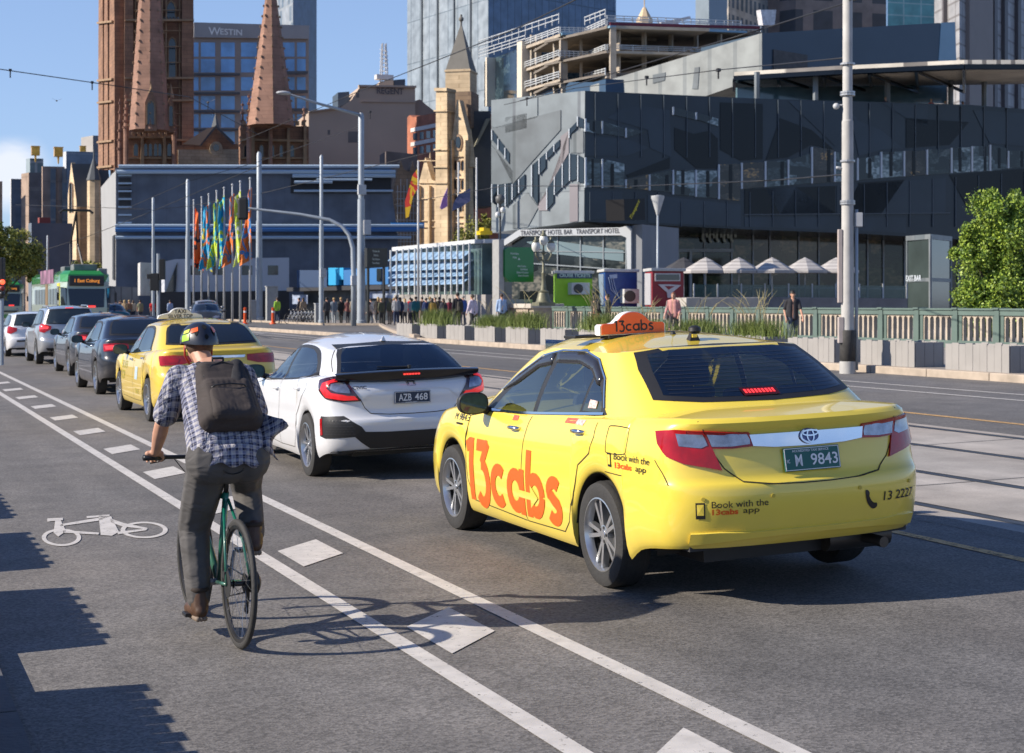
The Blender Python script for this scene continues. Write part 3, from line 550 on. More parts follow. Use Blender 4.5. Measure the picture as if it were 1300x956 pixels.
m=MB();m.poly(Pl(590,170.6,624,171.2),[(617,151),(623,150),(606,183),(602,186)],.4,.1);sub(m,"roof_lit_strip",zc("slate_lit",(.34,.33,.25),.7),ch)  # sunlit strip of the slate roof, painted as a paler sheet
for px,py,h in((542,200,12),(594,172,14)):PN=MB();b=CL.at(px,py+4,-.6);pyramid(PN,b,.55,b.z-3,b.z+h/FPX*168,6);sub(PN,"pinnacle",STN,ch)
m=MB()
for y in(198,226,246,274,282):m.poly(CL,[(574,y),(596,y),(596,y+1.1),(574,y+1.1)],.3,.25);m.poly(CL,[(534,y+6),(559,y+6),(559,y+7),(534,y+7)],.3,.5)
for x in(575.5,592.5):m.poly(CL,[(x,178),(x+1.6,178),(x+2,318),(x-.4,318)],.5,.5)
for x in(535,548):m.poly(CL,[(x,236),(x+1.6,236),(x+1.8,318),(x-.3,318)],.5,.7)
sub(m,"mouldings",STN,ch)
for y0,y1,xs_ in((248,268,(580,586)),(250,268,(563,568)),(288,308,(581,587)),(170,184,(562.5,567)),(121,133,(562,566,570)),(208,222,(562,566,570)),(242,268,(541,543.6,553,556)),(204,216,(579,583.5,588)),(283,308,(543,555)),(292,306,(564.5,569)),(139,158,(562.5,566)),(228,240,(579,583.5,588))):
 for x in xs_:lancet(ch,CL,x,y0,y1,1.7 if y0!=283 else 2.8,DG,STN_D)
m=MB();m.poly(CL,[(583+4.2*math.cos(t/8*math.pi),181+10.5*math.sin(t/8*math.pi))for t in range(16)],.3,.15);sub(m,"rose_surround",STN_D,ch)
m=MB();m.poly(CL,[(583+2.8*math.cos(t/8*math.pi),181+7.5*math.sin(t/8*math.pi))for t in range(16)],.3,.22);sub(m,"rose_window",DG,ch)
for x,y in((572,96),(576,96),(590,98),(596,98)):pass
UP2=Pl(569,166.0,586,164.6)
sf=bld("gothic_front","darker sandstone gothic front half hidden by scaffolding, left of the pale church","church",W(515,HZN,160)-Vector((0,0,1.3)))
SFp=Pl(500,181,533,None);m=MB();m.poly(SFp,[(500,240),(505,215),(509,204),(513,215),(520,218),(524,204),(528,222),(533,240),(533,320),(500,320)],2,0);sub(m,"wall",STN_D,sf)
m=MB()
for i in range(8):x=503+i*4;m.tube([SFp.at(x,318,.8),SFp.at(x,236-(i%2)*8,.8)],.05,4)
for k in range(8):m.tube([SFp.at(501,244+k*9,.85),SFp.at(533,244+k*9,.85)],.06,4)
sub(m,"scaffold",zc("scaffold_steel",(.35,.36,.37),.4),sf)
m=MB();B=Block(482,200,490,195,530,199,192,zb=4);B.mesh(m);sub(m,"upper_block",zc("drab_brown",(.15,.12,.11),.8,.3),sf)
rb=bld("brick_warehouse","red brick warehouse with white bands behind the pale church",p=W(517,HZN,205)-Vector((0,0,1.3)))
RP=Pl(517,212,562,202);m=MB();m.poly(RP,[(517,149),(520,146),(524,149),(562,141),(562,310),(517,310)],8,0);sub(m,"wall",brickmat("brick_red",(.42,.14,.075),(.36,.12,.065),(.3,.15,.1),.6,.25,.02),rb)
for y in(160,178):m=MB();m.poly(RP,[(522,y+3),(562,y-5),(562,y),(522,y+8)],.2,.1);sub(m,"band",zc("band_white",(.62,.58,.54),.6),rb)
for k,x in enumerate((524.5,533,541.5,550)):
 for y in(169,187):win(rb,RP,x,y-k*1.3,x+5,y+9-k*1.3,None,DG)
rg=bld("theatre","tall blank beige theatre block with dark lettering along its top","theatre",W(458,HZN,230)-Vector((0,0,1.3)))
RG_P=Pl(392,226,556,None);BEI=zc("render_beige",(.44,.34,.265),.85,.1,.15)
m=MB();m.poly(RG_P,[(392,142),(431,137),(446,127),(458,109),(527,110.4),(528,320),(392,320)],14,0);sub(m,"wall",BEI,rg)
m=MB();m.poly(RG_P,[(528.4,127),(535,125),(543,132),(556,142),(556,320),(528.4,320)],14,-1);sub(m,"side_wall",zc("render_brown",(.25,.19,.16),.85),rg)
m=MB();m.poly(RG_P,[(432,115),(446.5,114),(446.5,127),(432,135)],5,-2);sub(m,"plant_room",zc("plant_blue",(.06,.09,.13),.6),rg)
m=MB();m.poly(RG_P,[(455,108),(528,109.2),(528,111.5),(455,110.5)],.8,.4);m.poly(RG_P,[(392,141),(431,136.2),(431,138),(392,143)],.8,.4);m.poly(RG_P,[(458,128.5),(528,129.5),(528,130.5),(458,129.5)],.3,.2);sub(m,"cornice",BEI,rg)
m=MB();vs,fs=lettering("REGENT",size=1.25,bold=.035,sx=.86);m.add(vs,fs,frameM(RG_P.at(495,116,.12),RG_P.d,(0,0,1)));sub(m,"lettering",zc("letter_grey",(.14,.12,.12),.7),rg)
for q in((416,165,419,171),(442,167,455,181),(452,118,456,124)):win(rg,RG_P,*q,None,zc("louvre_dark",(.16,.14,.13),.7))
m=MB();m.poly(RG_P,[(486,101),(503,99),(503,110),(482,110)],4,-2);sub(m,"roof_shed",zc("shed_pale",(.5,.4,.3),.7),rg)
m=MB();m.poly(RG_P,[(504,99),(518,98),(518,109),(504,109)],4,-2);sub(m,"roof_shed",zc("plant_navy",(.05,.07,.1),.7),rg)
cr=bld("crane","slim white crane mast on the theatre roof","crane",W(492,HZN,236)+Vector((0,0,30)))
m=MB();b=RG_P.at(492.5,100,-3)
for dx,dy in((-.5,-.5),(.5,-.5),(.5,.5),(-.5,.5)):m.tube([b+Vector((dx,dy,-1)),b+Vector((dx*.5,dy*.5,5.6))],.10,4)
for k in range(9):m.tube([b+Vector((-.5,-.5,k*.6-.5)),b+Vector((.5,.5,k*.6))],.06,4);m.tube([b+Vector((.5,-.5,k*.6-.5)),b+Vector((-.5,.5,k*.6))],.06,4)
m.box(b+Vector((0,0,.6)),(2.6,1.2,.7));sub(m,"mast",zc("crane_white",(.6,.6,.6),.5),cr)
def tower(label,xl,Dl,xc,Dc,xr,Dr,ytop,mL,mR,name="office_tower"):
 B=Block(xl,Dl,xc,Dc,xr,Dr,ytop);t=bld(name,label,"tower",B.loc());g=B.g;z0,z1=B.zb,B.zt
 m=MB();V=[Vector((p.x,p.y,z))for z in(z0,z1)for p in g];m.mi=0;m.add(V,[(0,4,5,1)]if True else[]);m.mi=1;m.add(V,[(1,5,6,2),(2,6,7,3),(3,7,4,0),(4,7,6,5)]);sub(m,"wall",[mL,mR],t,weld=True);return t,B
GT_L=brickmat("curtain_grey",(.30,.335,.36),(.26,.30,.33),(.16,.19,.21),2.6,7.5,.10,.25,0);GT_R=brickmat("curtain_blue",(.10,.17,.28),(.085,.15,.25),(.05,.09,.15),2.0,9,.12,.12,0)
tg,TB=tower("tall glass tower with grey panels left and blue panels right, top beyond the frame",517,285,620,262,782,282,-90,GT_L,GT_R)
m=MB()
for x in(536,556,577,598):m.poly(TB.L,[(x-.6,-60),(x+.6,-60),(x+.6,150),(x-.6,150)],.3,.25)
sub(m,"fins",zc("fin_grey",(.12,.14,.16),.5),tg)
tb,TB2=tower("slim navy tower with a pale latticed edge behind the right cathedral spire",349,322,372,312,402,325,-80,brickmat("lattice",(.42,.44,.46),(.10,.14,.18),(.3,.32,.33),1.8,3.4,.25,.4),brickmat("navy_panels",(.055,.085,.145),(.065,.095,.16),(.05,.075,.12),6,16,.15,.4,0))
tc_,_b=tower("dark blue tower top behind the building under construction",883,300,900,295,923,303,-60,zc("tw_grey",(.2,.24,.27),.4),zc("tw_navy",(.04,.065,.1),.3))
OFF=brickmat("office_grid",(.10,.12,.14),(.09,.11,.12),(.42,.37,.31),2.2,3.3,.55,.6,0)
td_,_b=tower("beige office tower with a grid of square windows at the top edge",923,240,925,238,975,250,-60,OFF,OFF)
OFB=brickmat("office_brown",(.035,.04,.05),(.045,.05,.06),(.17,.14,.13),4.4,6.0,.8,.5,0)
te_,_b=tower("dark brown office tower with wide window bands right of the beige one",975,246,1010,243,1125,None,-60,OFB,OFB)
tt_,_b=tower("teal glass tower between the brown tower and the ribbed tower",1125,280,1127,278,1187,None,-60,GT_R,brickmat("teal_glass",(.12,.34,.34),(.10,.30,.31),(.30,.45,.44),3.0,2.2,.12,.15,0))
RIB=brickmat("ribbed_pale",(.36,.36,.37),(.33,.33,.34),(.20,.19,.19),3.2,1.8,.14,.6,0);RIBB=zc("ribbed_beige",(.26,.22,.20),.7,.05)
tr_,RB_=tower("tall ribbed tower with beige strip and dark vertical ribs at the right edge",1186,205,1218,196,1345,240,-90,RIB,RIB)
m=MB();m.poly(RB_.R,[(1226,-60),(1256,-60),(1256,160),(1226,160)],.5,.5);sub(m,"strip",RIBB,tr_)
for x in(1201,):m=MB();m.poly(RB_.L,[(x,-60),(x+2,-60),(x+2,160),(x,160)],.5,.5);sub(m,"rib",zc("rib_dark",(.09,.08,.085),.6),tr_)
for x in(1258,1271,1288,1304):m=MB();m.poly(RB_.R,[(x,-60),(x+4,-60),(x+4,160),(x,160)],.6,.5);sub(m,"rib",zc("rib_dark",(.09,.08,.085),.6),tr_)
for x in(1237,):pass
sp_=bld("spire_cap","small ornate stone spire cap poking above the building under construction","spire",W(818,HZN,260)+Vector((0,0,40)))
m=MB();b=W(818,27,220);pyramid(m,b,1.3,b.z-4,b.z+.3,8,0,1.2);pyramid(m,b,1.1,b.z+.3,b.z+1.9,8,0,.25);m.tube([b+Vector((0,0,1.6)),b+Vector((0,0,4.2))],.09,5);sub(m,"cap",STN,sp_)
cn=bld("unfinished_building","concrete building under construction with open floors and edge rails, behind the zinc block",p=W(711,HZN,138)-Vector((0,0,1.3)))
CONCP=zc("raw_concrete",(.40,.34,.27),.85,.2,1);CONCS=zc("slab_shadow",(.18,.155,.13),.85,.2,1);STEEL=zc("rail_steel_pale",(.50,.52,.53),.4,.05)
pa,pb,pc,pd=Pl(662,150,711,138),Pl(711,138,745,138.6),Pl(744,141,770,133),Pl(770,133,965,143)
m=MB();m.poly(pa,[(609,78),(661,58),(661,130),(609,135)],8,-.5);sub(m,"glass_wall",lively("site_glass",(.010,.018,.026),(.02,.04,.055),(.08,.12,.13),.5),cn)
for x in(621,661.5):
 m=MB();m.poly(pa,[(x,73 if x<640 else 54),(x+1.8+(x>640)*4.5,73 if x<640 else 52),(x+1.8+(x>640)*4.5,135),(x,135)],1.5,.4)
 sub(m,"pillar",zc("pillar_cream",(.62,.55,.44),.8),cn)
def floors(pl,x0,x1,ys,nm="floor_slab",mt=CONCP,dep=9):
 for ya,yb,th in ys:m=MB();m.poly(pl,[(x0,ya),(x1,yb),(x1,yb+th),(x0,ya+th)],dep,0);sub(m,nm,mt,cn)
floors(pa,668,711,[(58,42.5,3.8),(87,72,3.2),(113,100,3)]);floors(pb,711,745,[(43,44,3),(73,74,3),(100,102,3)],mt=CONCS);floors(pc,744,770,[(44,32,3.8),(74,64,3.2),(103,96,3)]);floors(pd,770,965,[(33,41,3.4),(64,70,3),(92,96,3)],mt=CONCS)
m=MB();m.poly(Pl(668,158,960,158),[(672,52),(965,46),(965,125),(672,125)],2,0);sub(m,"core_wall",zc("core_dark",(.07,.06,.05),.9,.5,.6),cn)
for pl,xs_,y0,y1 in((pa,(669,675,698,708),44,122),(pb,(713,739),45,110),(pc,(769,),34,100),(pd,(789,822,856,888,918),38,100)):
 for x in xs_:m=MB();m.poly(pl,[(x,y0),(x+1.7,y0),(x+1.7,y1),(x,y1)],.5,-.3);sub(m,"column",CONCP,cn)
def rails(pl,x0,y0,x1,y1,h,n=3,posts=6):
 m=MB()
 for k in range(n):m.tube([pl.at(x0,y0-h*(k+1)/n,.1),pl.at(x1,y1-h*(k+1)/n,.1)],.05,4)
 for k in range(posts+1):f=k/posts;m.tube([pl.at(x0+(x1-x0)*f,y0+(y1-y0)*f,.1),pl.at(x0+(x1-x0)*f,y0+(y1-y0)*f-h*1.1,.1)],.05,4)
 sub(m,"edge_rail",STEEL,cn)
for q in((pa,668,58,711,42.5,8),(pa,668,87,711,72,8),(pa,668,113,711,100,9),(pb,711,43,745,44,8),(pb,711,73,745,74,8),(pc,744,44,770,32,8),(pc,744,74,770,64,7),(pc,744,103,770,96,9),(pd,770,33,965,41,8),(pd,770,64,965,70,7),(pa,609,76,668,57,12)):rails(*q)
rails(pa,609,64,711,30,12,2,12);rails(pc,744,32,770,22,10,2,4);rails(pd,770,26,940,33,6,2,16)
m=MB();m.poly(pd,[(772,29),(962,34),(962,37),(772,33)],.3,.3);sub(m,"edge_netting",zc("net_maroon",(.16,.03,.05),.8),cn)
m=MB();m.poly(pd,[(771,33),(945,40),(945,42.5),(771,36)],.3,.35);m.poly(pb,[(712,42),(742,43),(742,45.5),(712,45)],.3,.35);sub(m,"edge_form",zc("form_blue",(.22,.38,.50),.6),cn)
m=MB();m.poly(pd,[(858,24),(895,16),(896,19),(880,24),(882,30),(860,30)],.6,-2);m.poly(pd,[(985,8),(1005,8),(1003,28),(988,28)],.6,-2);sub(m,"roof_plant",zc("plant_white",(.6,.6,.62),.5,.3,3),cn)
m=MB();m.poly(pa,[(668,118),(711,104),(745,104),(760,100),(760,125),(668,125)],2,-.6);sub(m,"site_hoarding",zc("hoard_navy",(.03,.07,.13),.6),cn)
wh=bld("hotel","hotel with bands of blue windows and a lettered top band between the cathedral spires","hotel",W(246,HZN,235)-Vector((0,0,1.3)))
WP_=Pl(246,236,390,None);WL_=Pl(240,245,246,236);STW=zc("hotel_stone",(.26,.22,.20),.7,.08)
m=MB();m.poly(WP_,[(246,29),(392,33),(392,250),(246,250)],12,0);sub(m,"wall",STW,wh)
m=MB();m.poly(WL_,[(241,38),(245.8,30),(245.8,250),(241,250)],.6,0);sub(m,"wall",zc("hotel_pale",(.55,.45,.38),.7),wh)
m=MB();m.poly(WP_,[(246,29),(392,33),(392,50),(246,48)],1,.5);sub(m,"sign_band",zc("hotel_band",(.30,.29,.29),.7,.08),wh)
m=MB();vs,fs=lettering("W",size=2.9,bold=.02);put_text(m,"W",frameM(WP_.at(264.5,40.5,.55),WP_.d,(0,0,1)),size=1.65,bold=.02,align='LEFT');put_text(m,"ESTIN",frameM(WP_.at(278.5,41.2,.55),WP_.d,(0,0,1)),size=1.25,bold=.02,align='LEFT',sx=1.05,sp=1.0);sub(m,"lettering",zc("letter_pale",(.75,.74,.72),.5),wh)
for y0,y1 in((54,72),(75,92),(98,115),(122,139),(145,162),(167,184)):
 for x0,x1 in((245,252),(255,273),(280.5,298),(306,326),(331,350),(358,374),(377,388)):win(wh,WP_,x0,y0,x1,y1,None,BGL)
m=MB()
for y in(94,118,141,164):m.poly(WP_,[(245,y),(304,y),(304,y+2.4),(245,y+2.4)],.5,.9);m.poly(WP_,[(355,y-2),(389,y-2),(389,y+1.5),(355,y+1.5)],.8,1.6)
sub(m,"ledge",zc("ledge_dark",(.06,.065,.075),.5),wh)
CST=brickmat("cathedral_stone",(.30,.165,.10),(.245,.135,.085),(.19,.105,.07),1.1,.5,.03,.9);CSP=brickmat("spire_stone_pink",(.34,.19,.135),(.29,.165,.12),(.25,.14,.10),1.2,.42,.025,.9);CSD=zc("stone_trim",(.30,.20,.12),.9,.25,1);LITEST=brickmat("arcade_stone",(.50,.42,.30),(.46,.38,.27),(.36,.29,.2),.8,.4,.03,.9)
cath=bld("cathedral","brown sandstone cathedral with two crocketed spires beyond the frame's top left","cathedral",W(200,HZN,185)-Vector((0,0,1.3)))
TWb=Block(140,200,158.5,190,243,None,-120);m=MB();TWb.mesh(m);sub(m,"great_tower",CST,cath)
m=MB()
for pl,xs_ in((TWb.L,((139,143),(146.5,149.5),(153.5,158.4))),(TWb.R,((158.5,168),(231,244)))):
 for x0,x1 in xs_:m.poly(pl,[(x0,-80),(x1,-80),(x1+1,60),(x1+1,216),(x0-1,216),(x0-1,60)],1.5,1.3)
sub(m,"buttress",CST,cath)
m=MB()
for y in(27,100,128,178,210):m.poly(TWb.R,[(158,y),(245,y),(245,y+2.5),(158,y+2.5)],.6,1.6);m.poly(TWb.L,[(139,y+2),(158.4,y),(158.4,y+2.5),(139,y+4.5)],.6,1.6)
sub(m,"string_course",CSD,cath)
m=MB()
for x in(171,177,183,205,210,227):m.poly(TWb.R,[(x,-60),(x+1.3,-60),(x+1.3,214),(x,214)],.4,.7)
for y in(14,40,60,80,112,145,160,194):m.poly(TWb.R,[(160,y),(244,y),(244,y+.9),(160,y+.9)],.3,.9)
sub(m,"ribs",CSD,cath)
for x,y0,y1,hw_ in((218.5,48,98,4.2),(217,2,22,5),(199,2,26,5),(186,2,26,3),(150,30,100,1.6),(150,115,165,1.4),(236,60,95,1.6),(236,110,150,1.6),(201,60,98,2.2),(208,112,150,2),(163,60,100,1.6),(163,112,150,1.6),(236,182,205,1.8)):lancet(cath,TWb.R if x>160 else TWb.L,x,y0,y1,hw_,None,CSD)
m=MB();
for x in range(197,228,4):m.poly(TWb.R,[(x,22),(x+2,22),(x+2,28),(x,28)],.2,.3)
sub(m,"pierced_band",DG,cath)
def spire(xc,D,ybase,hw,yapex,twr,zb):
 b=W(xc,HZN,D);zbz=CAMZ+(HZN-ybase)/FPX*D;za=CAMZ+(HZN-yapex)/FPX*D;r_=hw/FPX*D/math.cos(math.pi/8)
 m=MB();a,t=pyramid(m,b,r_,zbz,za,8,math.pi/8-TH-.14);sub(m,"spire",CSP,cath)
 m=MB();n=int((za-zbz)/1.15)
 for i in range(8):
  for k in range(n):p=a[i].lerp(t[i],(k+.5)/n);m.box(p+(p-Vector((b.x,b.y,p.z))).normalized()*.08,(.20,.20,.24),top=(.4,.4))
 sub(m,"crockets",CSD,cath)["kind"]="stuff"
 return b,zbz,r_
sb,szb,sr=spire(190,176,166,23.5,-190,None,0)
m=MB();B1=Block(158.6,181,159,180,222,None,172);B1.mesh(m);sub(m,"spire_base",CST,cath)
m=MB()
for i in range(9):x=160+i*7;m.poly(B1.R,[(x,168),(x+4,168),(x+4,173),(x,173)],.6,.3)
m.poly(B1.R,[(158,173),(223,173),(223,176),(158,176)],.6,.5);m.poly(B1.R,[(158,200),(223,200),(223,202),(158,202)],.5,.4)
for x in(179,207):m.poly(B1.R,[(x,174),(x+3,174),(x+4,214),(x-1,214)],.6,.6)
sub(m,"battlement",CSD,cath)
for x,w_ in((172.5,2.6),(185,2),(191,2),(197.5,2),(203,2),(215,2.6)):lancet(cath,B1.R,x,182,198,w_,BGL if False else DG,CSD)
def dormer(xc,y0,y1,hw,D):
 pl=Pl(xc-20,D,xc+20,None);m=MB();m.poly(pl,[(xc-hw,y1),(xc-hw,y0+18),(xc,y0),(xc+hw,y0+18),(xc+hw,y1)],2.5,0);sub(m,"dormer",CST,cath);lancet(cath,pl,xc,y0+16,y1-8,hw*.55,None,CSD)
 m=MB();b=pl.at(xc,y0,-.4);pyramid(m,b,.4,b.z-.5,b.z+1.2,4);sub(m,"finial",CSD,cath)
dormer(191.5,112,166,7.5,173.5);dormer(217,118,168,4,176)
for xc,yb,yt,hw_,D in((160,166,118,3.2,178),(152,195,125,2.4,183),(221,172,140,3,181),(308,190,128,3.4,180),(316,172,118,3.2,177),(386,180,135,3.4,186),(344,160,150,2,178)):
 m=MB();b=W(xc,HZN,D);zb_=CAMZ+(HZN-yb)/FPX*D;zt_=CAMZ+(HZN-yt)/FPX*D;r_=hw_/FPX*D;pyramid(m,b,r_,zb_-8,zb_,8,0,r_);a,t=pyramid(m,b,r_*1.1,zb_,zt_,8)
 for i in range(8):
  for k in range(6):p=a[i].lerp(t[i],(k+.5)/6);m.box(p,(.2,.2,.24))
 sub(m,"pinnacle",CSP,cath)
sb2,s2,r2=spire(344,176,160,27.5,-52,None,0)
m=MB();B2=Block(303,183,306,179,392,None,158);B2.mesh(m);sub(m,"spire_base",CST,cath)
m=MB()
for i in range(11):x=308+i*7.5;m.poly(B2.R,[(x,154),(x+4,154),(x+4,159),(x,159)],.6,.3)
m.poly(B2.R,[(305,176),(392,178),(392,181),(305,179)],.5,.5);m.poly(B2.R,[(305,200),(392,200),(392,202),(305,202)],.5,.4)
for x in(319,341,364,385):m.poly(B2.R,[(x,160),(x+3,160),(x+4,214),(x-1,214)],.6,.6)
sub(m,"battlement",CSD,cath)
for x,w_ in((332,2.4),(346,2),(357,2),(371,2.4),(312,2.2)):lancet(cath,B2.R,x,184,199,w_,None,CSD)
dormer(348,112,160,7,174.5)
GBl=Pl(222,186,306,None);m=MB();m.poly(GBl,[(222,184),(252,184),(273.5,162),(295,182),(306,184),(306,225),(222,225)],8,0);sub(m,"nave_front",CST,cath)
m=MB();m.poly(GBl,[(226,190),(306,190),(306,212),(226,212)],.4,.25);sub(m,"arcade",LITEST,cath)
m=MB();m.poly(Pl(222,184,260,None),[(231,183.5),(262,164),(272,161),(253,185)],.5,.6);sub(m,"nave_roof",zc("roof_tan",(.42,.30,.20),.8),cath)
m=MB();a=GBl.at(253,185,.6);b=GBl.at(273.5,161,.6);c=GBl.at(296,183,.6);m.tube([a,b,c],.22,4);b=GBl.at(273.5,162,0);pyramid(m,b,.5,b.z,b.z+1.7,4);sub(m,"gable_coping",SLATE,cath)
m=MB();m.poly(GBl,[(274+8*math.cos(t/8*math.pi),189+9*math.sin(t/8*math.pi))for t in range(16)],.3,.4);sub(m,"rose_surround",LITEST,cath)
m=MB();m.poly(GBl,[(274+4*math.cos(t/8*math.pi),188+4.5*math.sin(t/8*math.pi))for t in range(16)],.3,.48);sub(m,"rose_window",DG,cath)
for x in(236,243,250,257,263,287,294,301):lancet(cath,GBl,x,196,210,2.2,None,CSD)
for x in(269,274,279):lancet(cath,GBl,x,197,211,1.8,None,LITEST)
c2=bld("church","steep-roofed sandstone church with a lit gable, behind the tram","church",W(110,HZN,230)-Vector((0,0,1.3)))
GP=Pl(84,229,97,226);GR=Pl(97,226,142,None)
m=MB();m.poly(GP,[(86,250),(90.4,206),(97,250),(97,330),(86,330)],.6,0);sub(m,"gable_wall",STN,c2)
m=MB();m.poly(GR,[(91,208),(137,208),(142,262),(98,262)],10,0);sub(m,"roof",SLATE,c2)
m=MB();m.poly(GR,[(98,262),(142,262),(142,340),(98,340)],10,-.2);sub(m,"side_wall",STN_D,c2)
m=MB();b=GR.at(119,300,1.5);w8=8.2/FPX*228;pyramid(m,b,w8,2,CAMZ+(HZN-231)/FPX*228,8,0,w8);sub(m,"turret",STN,c2)
m=MB();pyramid(m,b,w8*1.15,CAMZ+(HZN-231)/FPX*228,CAMZ+(HZN-200)/FPX*228,8,0);m.tube([Vector((b.x,b.y,CAMZ+(HZN-202)/FPX*228)),Vector((b.x,b.y,CAMZ+(HZN-192)/FPX*228))],.12,5);sub(m,"turret_spire",SLATE,c2)
lancet(c2,GP,91,232,270,1.6,None,STN_D);lancet(c2,GR,113,238,250,1.2)
def ltower(label,*a,mats=(None,None)):return tower(label,*a,mats[0],mats[1])
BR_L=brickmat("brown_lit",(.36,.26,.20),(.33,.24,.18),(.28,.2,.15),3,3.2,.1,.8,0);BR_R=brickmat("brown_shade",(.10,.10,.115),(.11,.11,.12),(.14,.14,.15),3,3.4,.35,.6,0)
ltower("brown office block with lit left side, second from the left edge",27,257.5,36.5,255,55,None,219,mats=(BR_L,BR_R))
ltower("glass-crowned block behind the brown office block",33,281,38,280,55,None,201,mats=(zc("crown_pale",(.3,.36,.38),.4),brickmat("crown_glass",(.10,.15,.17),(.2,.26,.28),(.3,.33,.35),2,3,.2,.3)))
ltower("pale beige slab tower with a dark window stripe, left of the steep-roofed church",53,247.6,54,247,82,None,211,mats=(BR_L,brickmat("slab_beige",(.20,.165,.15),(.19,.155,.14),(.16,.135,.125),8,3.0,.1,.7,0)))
m=MB();SPb=Pl(54,247,82,None)
for x0,x1 in((64,71),(79,85)):
 m.poly(SPb,[(x0,214),(x1,214),(x1,285),(x0,285)],.3,.3)
tag(m.build("window_strip",brickmat("strip_glass",(.04,.07,.12),(.06,.1,.15),(.12,.14,.17),2,3,.2,.3)),"pair of dark glazed stripes running down the beige slab tower","windows")
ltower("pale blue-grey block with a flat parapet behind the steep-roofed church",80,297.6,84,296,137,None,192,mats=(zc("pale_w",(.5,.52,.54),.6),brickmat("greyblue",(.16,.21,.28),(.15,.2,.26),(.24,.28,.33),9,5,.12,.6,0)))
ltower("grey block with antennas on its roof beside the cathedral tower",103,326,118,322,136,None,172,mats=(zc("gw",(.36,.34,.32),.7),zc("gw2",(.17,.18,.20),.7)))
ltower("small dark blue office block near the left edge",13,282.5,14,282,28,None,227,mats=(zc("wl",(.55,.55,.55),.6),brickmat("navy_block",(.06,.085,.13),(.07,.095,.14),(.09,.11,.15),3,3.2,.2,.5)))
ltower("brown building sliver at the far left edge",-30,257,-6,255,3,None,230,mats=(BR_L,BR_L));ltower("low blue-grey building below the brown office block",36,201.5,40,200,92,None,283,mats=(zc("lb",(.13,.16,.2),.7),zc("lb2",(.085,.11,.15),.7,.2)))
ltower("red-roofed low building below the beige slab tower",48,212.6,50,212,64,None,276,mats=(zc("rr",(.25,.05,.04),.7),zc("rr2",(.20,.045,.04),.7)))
GOLD=mat("gold_lantern",(.75,.42,.08),.3,metal=.5,var=.4,scale=1)
for i,(x,y,r_,D,lb)in enumerate(((45,192,5,275,"gold square lantern on the glass-crowned block, leftmost"),(74,193.5,5.2,250,"gold square lantern on the beige slab tower"),(105,190,3.6,300,"gold lantern half hidden by the pale blue-grey block"))):
 t=bld("gold_lantern",lb,"lantern",W(x,HZN,D)+Vector((0,0,15)));b=W(x,y,D);k=r_/FPX*D;m=MB();m.box(b,(k*2,k*2,k*2.1));m.box(b+Vector((0,0,k*1.15)),(k*2.2,k*2.2,k*.25));sub(m,"lantern_head",GOLD,t)
 m=MB();m.tube([b-Vector((0,0,k)),b-Vector((0,0,k*2.8))],[k*.3,k*.15],6);sub(m,"stem",GOLD,t);t['group']="gold rooftop lanterns"
m=MB();LP=Pl(138,138,178,None);m.poly(LP,[(138,363),(176,365),(176,408),(138,408)],2,0);tag(m.build("shelter",brickmat("shelter_grey",(.20,.20,.20),(.22,.22,.22),(.12,.12,.12),.8,9,.05,.6,0)),"low grey slatted shelter right of the tram","shelter")
# ================================================================ unseen tree belt added on the left, to be mirrored in the cars
m=MB();random.seed(21);P=[]
for i in range(60):
 y=-60+i*7;h=7+4*noise.noise(Vector((i*.35,0,0)))+3*noise.noise(Vector((i*1.1,3,0)));P.append([Vector((-95,y,-1)),Vector((-92+2*noise.noise(Vector((i*.9,7,0))),y,h*.6)),Vector((-98,y,h)),Vector((-112,y,h*.8)),Vector((-116,y,-1))])
m.grid(P);tag(m.build("mirrored_woods",mat("mirrored_woods",(.05,.07,.03),.9,var=.4,scale=.3)),"added belt of far trees on the left, outside the view, for car reflections","trees",None,"stuff")  # added out of view only for reflections in glass and paint
# ================================================================ parapet, planters, poles, wires
GRN=mat("parapet_green",(.10,.145,.125),.6,var=.15,scale=1.5,bump=.15);GRN2=mat("parapet_stone",(.40,.34,.27),.8,var=.2,scale=3)
PU=30.4;PZ=.53;PH=1.14
def parapet_bay(s0,L=1.85):
 """one bay of the pierced bridge parapet, post to post"""
 t=thing("parapet_bay","grey-green pierced parapet bay of the far bridge side","parapet",(PU,s0,PZ),0,"bays of the far bridge parapet")
 m=MB();m.box((0,0,PH/2),(.30,.20,PH));m.box((0,0,PH+.03),(.40,.26,.06));m.build("post",GRN,t,bevel=.012)
 m=MB();m.box((0,L/2,PH-.09),(.24,L-.2,.16));m.box((0,L/2,PH+.01),(.32,L-.24,.06));m.build("rail",GRN,t,bevel=.01)
 m=MB();m.box((0,L/2,.11),(.26,L-.2,.22));m.build("plinth",GRN,t,bevel=.01)
 z0,z1=.22,PH-.17
 for y_ in(.17,L-.17):m=MB();m.box((0,y_,(z0+z1)/2),(.18,.14,z1-z0));m.build("panel_edge",GRN,t)
 n=6;w_=L-.48
 for k in range(n):
  m=MB();y=.24+w_*k/(n-1);m.box((0,y,(z0+z1)/2),(.12,.085,z1-z0));m.build("baluster",GRN2,t)
 m=MB();
 for k in range(n-1):
  y=.24+w_*(k+.5)/(n-1);r_=(w_/(n-1)-.085)/2;A=[Vector((0,y+r_*math.cos(a),z1-.13+r_*math.sin(a)))for a in[math.pi*i/8 for i in range(9)]]
  m.hexa([Vector((-.06,p.y,p.z))for p in A]+[Vector((-.06,y-r_,z1)),Vector((-.06,y+r_,z1))],[Vector((.06,p.y,p.z))for p in A]+[Vector((.06,y-r_,z1)),Vector((.06,y+r_,z1))])
 m.build("arches",GRN2,t);return t
bay=parapet_bay(25.3)
for i in range(1,23):c=copy_tree(bay);c.location.y=25.3+1.85*i
